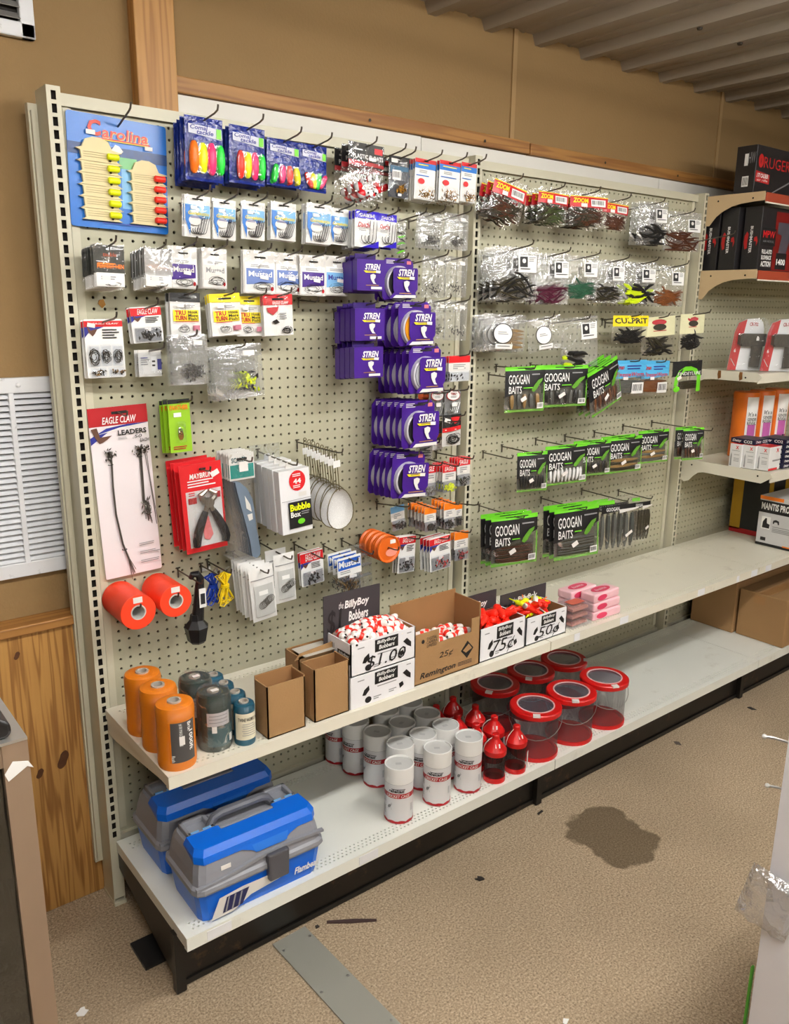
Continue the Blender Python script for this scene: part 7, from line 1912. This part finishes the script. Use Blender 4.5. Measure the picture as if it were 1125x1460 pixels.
bt = None
for i, (x, y, a, wq) in enumerate(((.994, -.428, 0, 'front, beside the white canisters'), (1.080, -.430, 20, 'front, touching a bait bucket'), (1.068, -.348, -10, 'second row, behind the bucket-side one'), (.990, -.349, 40, 'second row, behind the canister-side one'), (1.070, -.262, 10, 'third row, bucket side'), (.984, -.272, -30, 'third row, canister side'), (.970, -.190, 0, 'rearmost, canister side'), (1.05, -.18, 15, 'rearmost, in the shade'))):
    lab = 'red cone-topped cricket tube, '+wq
    if bt is None:
        bt = thing('cricket_tube', lab, 'cricket tube', (x, y, DZ+.0008), (0, 0, 0), 'red cone-topped tubes on the deck')
        r_ = .0305
        MB().lathe([(.0001, .003), (r_-.002, .003), (r_-.002, .014), (r_+.002, .014), (r_+.0025, 0), (.0001, 0)], 24).build('base', REDP, bt, True)
        MB().lathe([(.0001, .0035), (r_-.003, .0035)], 24).build('inner_floor', mat('red_floor', (196, 20, 22), .5), bt)
        mesh_tube('mesh_wall', r_, .010, .092, NYL, bt, 24)
        MB().lathe([(r_+.002, .084), (r_+.003, .086), (r_+.003, .0995), (.0115, .129), (.0105, .132)], 24).build('cone_top', REDP, bt, True)
        MB().lathe([(.009, .130), (.011, .132), (.011, .144), (.009, .146), (.0001, .146)], 14).build('cap', REDP, bt, True)
        MB().tube([(-.010, 0, .134), (-.020, -.004, .130), (-.032, -.006, .118), (-.036, -.004, .100), (-.034, 0, .088)], .0011, 5).build('cord', OFFW, bt, True)
        MB().add([(-.004, -.0245, .1115), (.010, -.0235, .1115), (.010, -.0165, .1205), (-.004, -.0175, .1205)], [(0, 1, 2, 3)]).build('price_sticker', STK, bt)
        cur = bt
    else:
        cur = dup(bt); cur['label'] = lab; cur.location = (x, y, DZ+.0008)
    cur.rotation_euler = (0, 0, math.atan2(CAM[1]-y, CAM[0]-x)+math.pi/2+math.radians(12+a))
MB().box(0, 0, 0, .014, .0008, .055).build('paper_tag', OFFW, label='white paper tag standing between tube and bait bucket', cat='tag', loc=(1.108, -.452, DZ+.001), rot=(0, 0, .5))
# ================================================================ foreground
ALU = mat('bronze_aluminium', (150, 128, 108), .4, .25, .05); ALUS = mat('silver_trim', (196, 194, 190), .3, .7)
cx, cy, zt = -.350, -.813, .955
t = thing('display_case', 'bronze framed glass display case at the picture edge', 'display case', (cx, cy, 0))
Wc, Dc = .70, .50
f = MB()
for px_, py_ in ((-.034, 0), (-Wc, 0), (-.034, Dc-.034), (-Wc, Dc-.034)): f.box(px_, py_, 0, px_+.034, py_+.034, zt)
bevel(f.build('corner_posts', ALU, t), .002) if False else None
pm = MB().box(0, 0, 0, .034, .034, zt).mesh('post', ALU)
for px_, py_ in ((-.034, 0), (-Wc, 0), (-.034, Dc-.034), (-Wc, Dc-.034)): link('post', pm, t, loc=(px_, py_, 0))
for z in (zt-.034, .05):
    for yy in (0, Dc-.034): MB().box(-Wc+.034, yy+.002, z, -.034, yy+.032, z+.034).build('rail', ALU, t)
    for xx in (-.034, -Wc): MB().box(xx+.002, .034, z, xx+.032, Dc-.034, z+.034).build('rail', ALU, t)
MB().box(-Wc, -.001, zt, 0, Dc, zt+.004).build('top_trim', ALUS, t)
DGL = film('smoked_glass', (150, 158, 156), .08, .4, .0, 5, .03, .1)
MB().box(-Wc+.034, .012, .084, -.034, .016, zt-.034).build('front_glass', DGL, t); MB().box(-.018, .034, .084, -.014, Dc-.034, zt-.034).build('side_glass', DGL, t)
MB().box(-Wc+.03, Dc-.02, .084, -.034, Dc-.016, zt-.034).build('back_panel', mat('case_back', (60, 62, 58), .7), t); MB().box(-Wc+.03, .03, .05, -.03, Dc-.03, .06).build('case_floor', mat('case_floor', (110, 104, 92), .7), t)
for z in (.42, .56, .70): MB().box(-Wc+.036, .06, z, -.06, Dc-.05, z+.012).build('shelf', mat('case_shelf', (200, 204, 200), .4), t)
MB().prism([(-.030, .900), (-.004, .915), (.004, .910), (-.002, .922), (-.022, .928), (-.034, .912)], -.0014, -.0004).build('torn_sticker', WHITE, t)
p = at(8, 1058, 2, zt+.004)
o = MB().prism([(-.10, 0), (.0, 0), (.006, .008), (.004, .022), (-.012, .034), (-.10, .036)], -.03, .05).build('black_case', BLACKP, label='black pouch lying on the display case corner', cat='pouch', loc=(-.372, -.775, zt+.0045)); bevel(o, .006, 3)

# white rack end with hooks and a hanging clear bag
WP = mat('white_corrugated', (236, 236, 244), .55, 0, .02)
t = thing('white_display_rack', 'tall white cardboard rack end at the picture edge', 'display rack', (.830, -1.322, 0))
MB().box(0, -.30, 0, .006, 0, 1.05).build('end_panel', WP, t); MB().box(.006, -.02, 0, .45, 0, 1.05).build('back_panel', WP, t); MB().box(.0, -.30, 0, .45, 0, .05).build('base', WP, t)
for i, (px, py, qx, qy) in enumerate(((1090, 1050, 1132, 1078), (1094, 1120, 1132, 1152))):
    a = at(px, py, 1, -1.225)
    h_ = thing('rack_hook', 'chrome rack hook with white tip, %s of two behind the white rack' % ('upper', 'lower')[i], 'hook', (0, 0, 0))
    b_ = np.array([a[0]+.085, -1.322+.002, a[2]-.012])
    MB().tube([tuple(b_), tuple(b_*.5+a*.5+np.array([0, 0, -.006])), tuple(a*.85+b_*.15), tuple(a)], .0030, 6).build('wire', ALUS, h_, True); MB().ball(tuple(a), .0052, 8, 6).build('tip', WHITE, h_, True)
# clear bag clipped to the rack end
P = Pack(.10, .125, .02, .05, .001, 77); P.pouch(film('loose_bag', (240, 240, 242), .30, .75, .3, 35, .1, .35), 'bag', 9, 10, .010); P.D('twist_top', film('loose_bag', (240, 240, 242), .30, .75, .3, 35, .1, .35), .1, .0, .9, .06)
place(P, 'plastic_bag', 'crumpled clear plastic bag hung on the white rack end', 'plastic bag', (.823, -1.345, .500), (.0, .20, -math.pi/2+.15))
MB().box(0, 0, 0, .008, .004, .14).build('green_packet', mat('leaf_green', (70, 150, 40), .5), label='green packet edge beside the white rack end', cat='packet', loc=(.829, -1.316, .13), rot=(0, 0, 0))
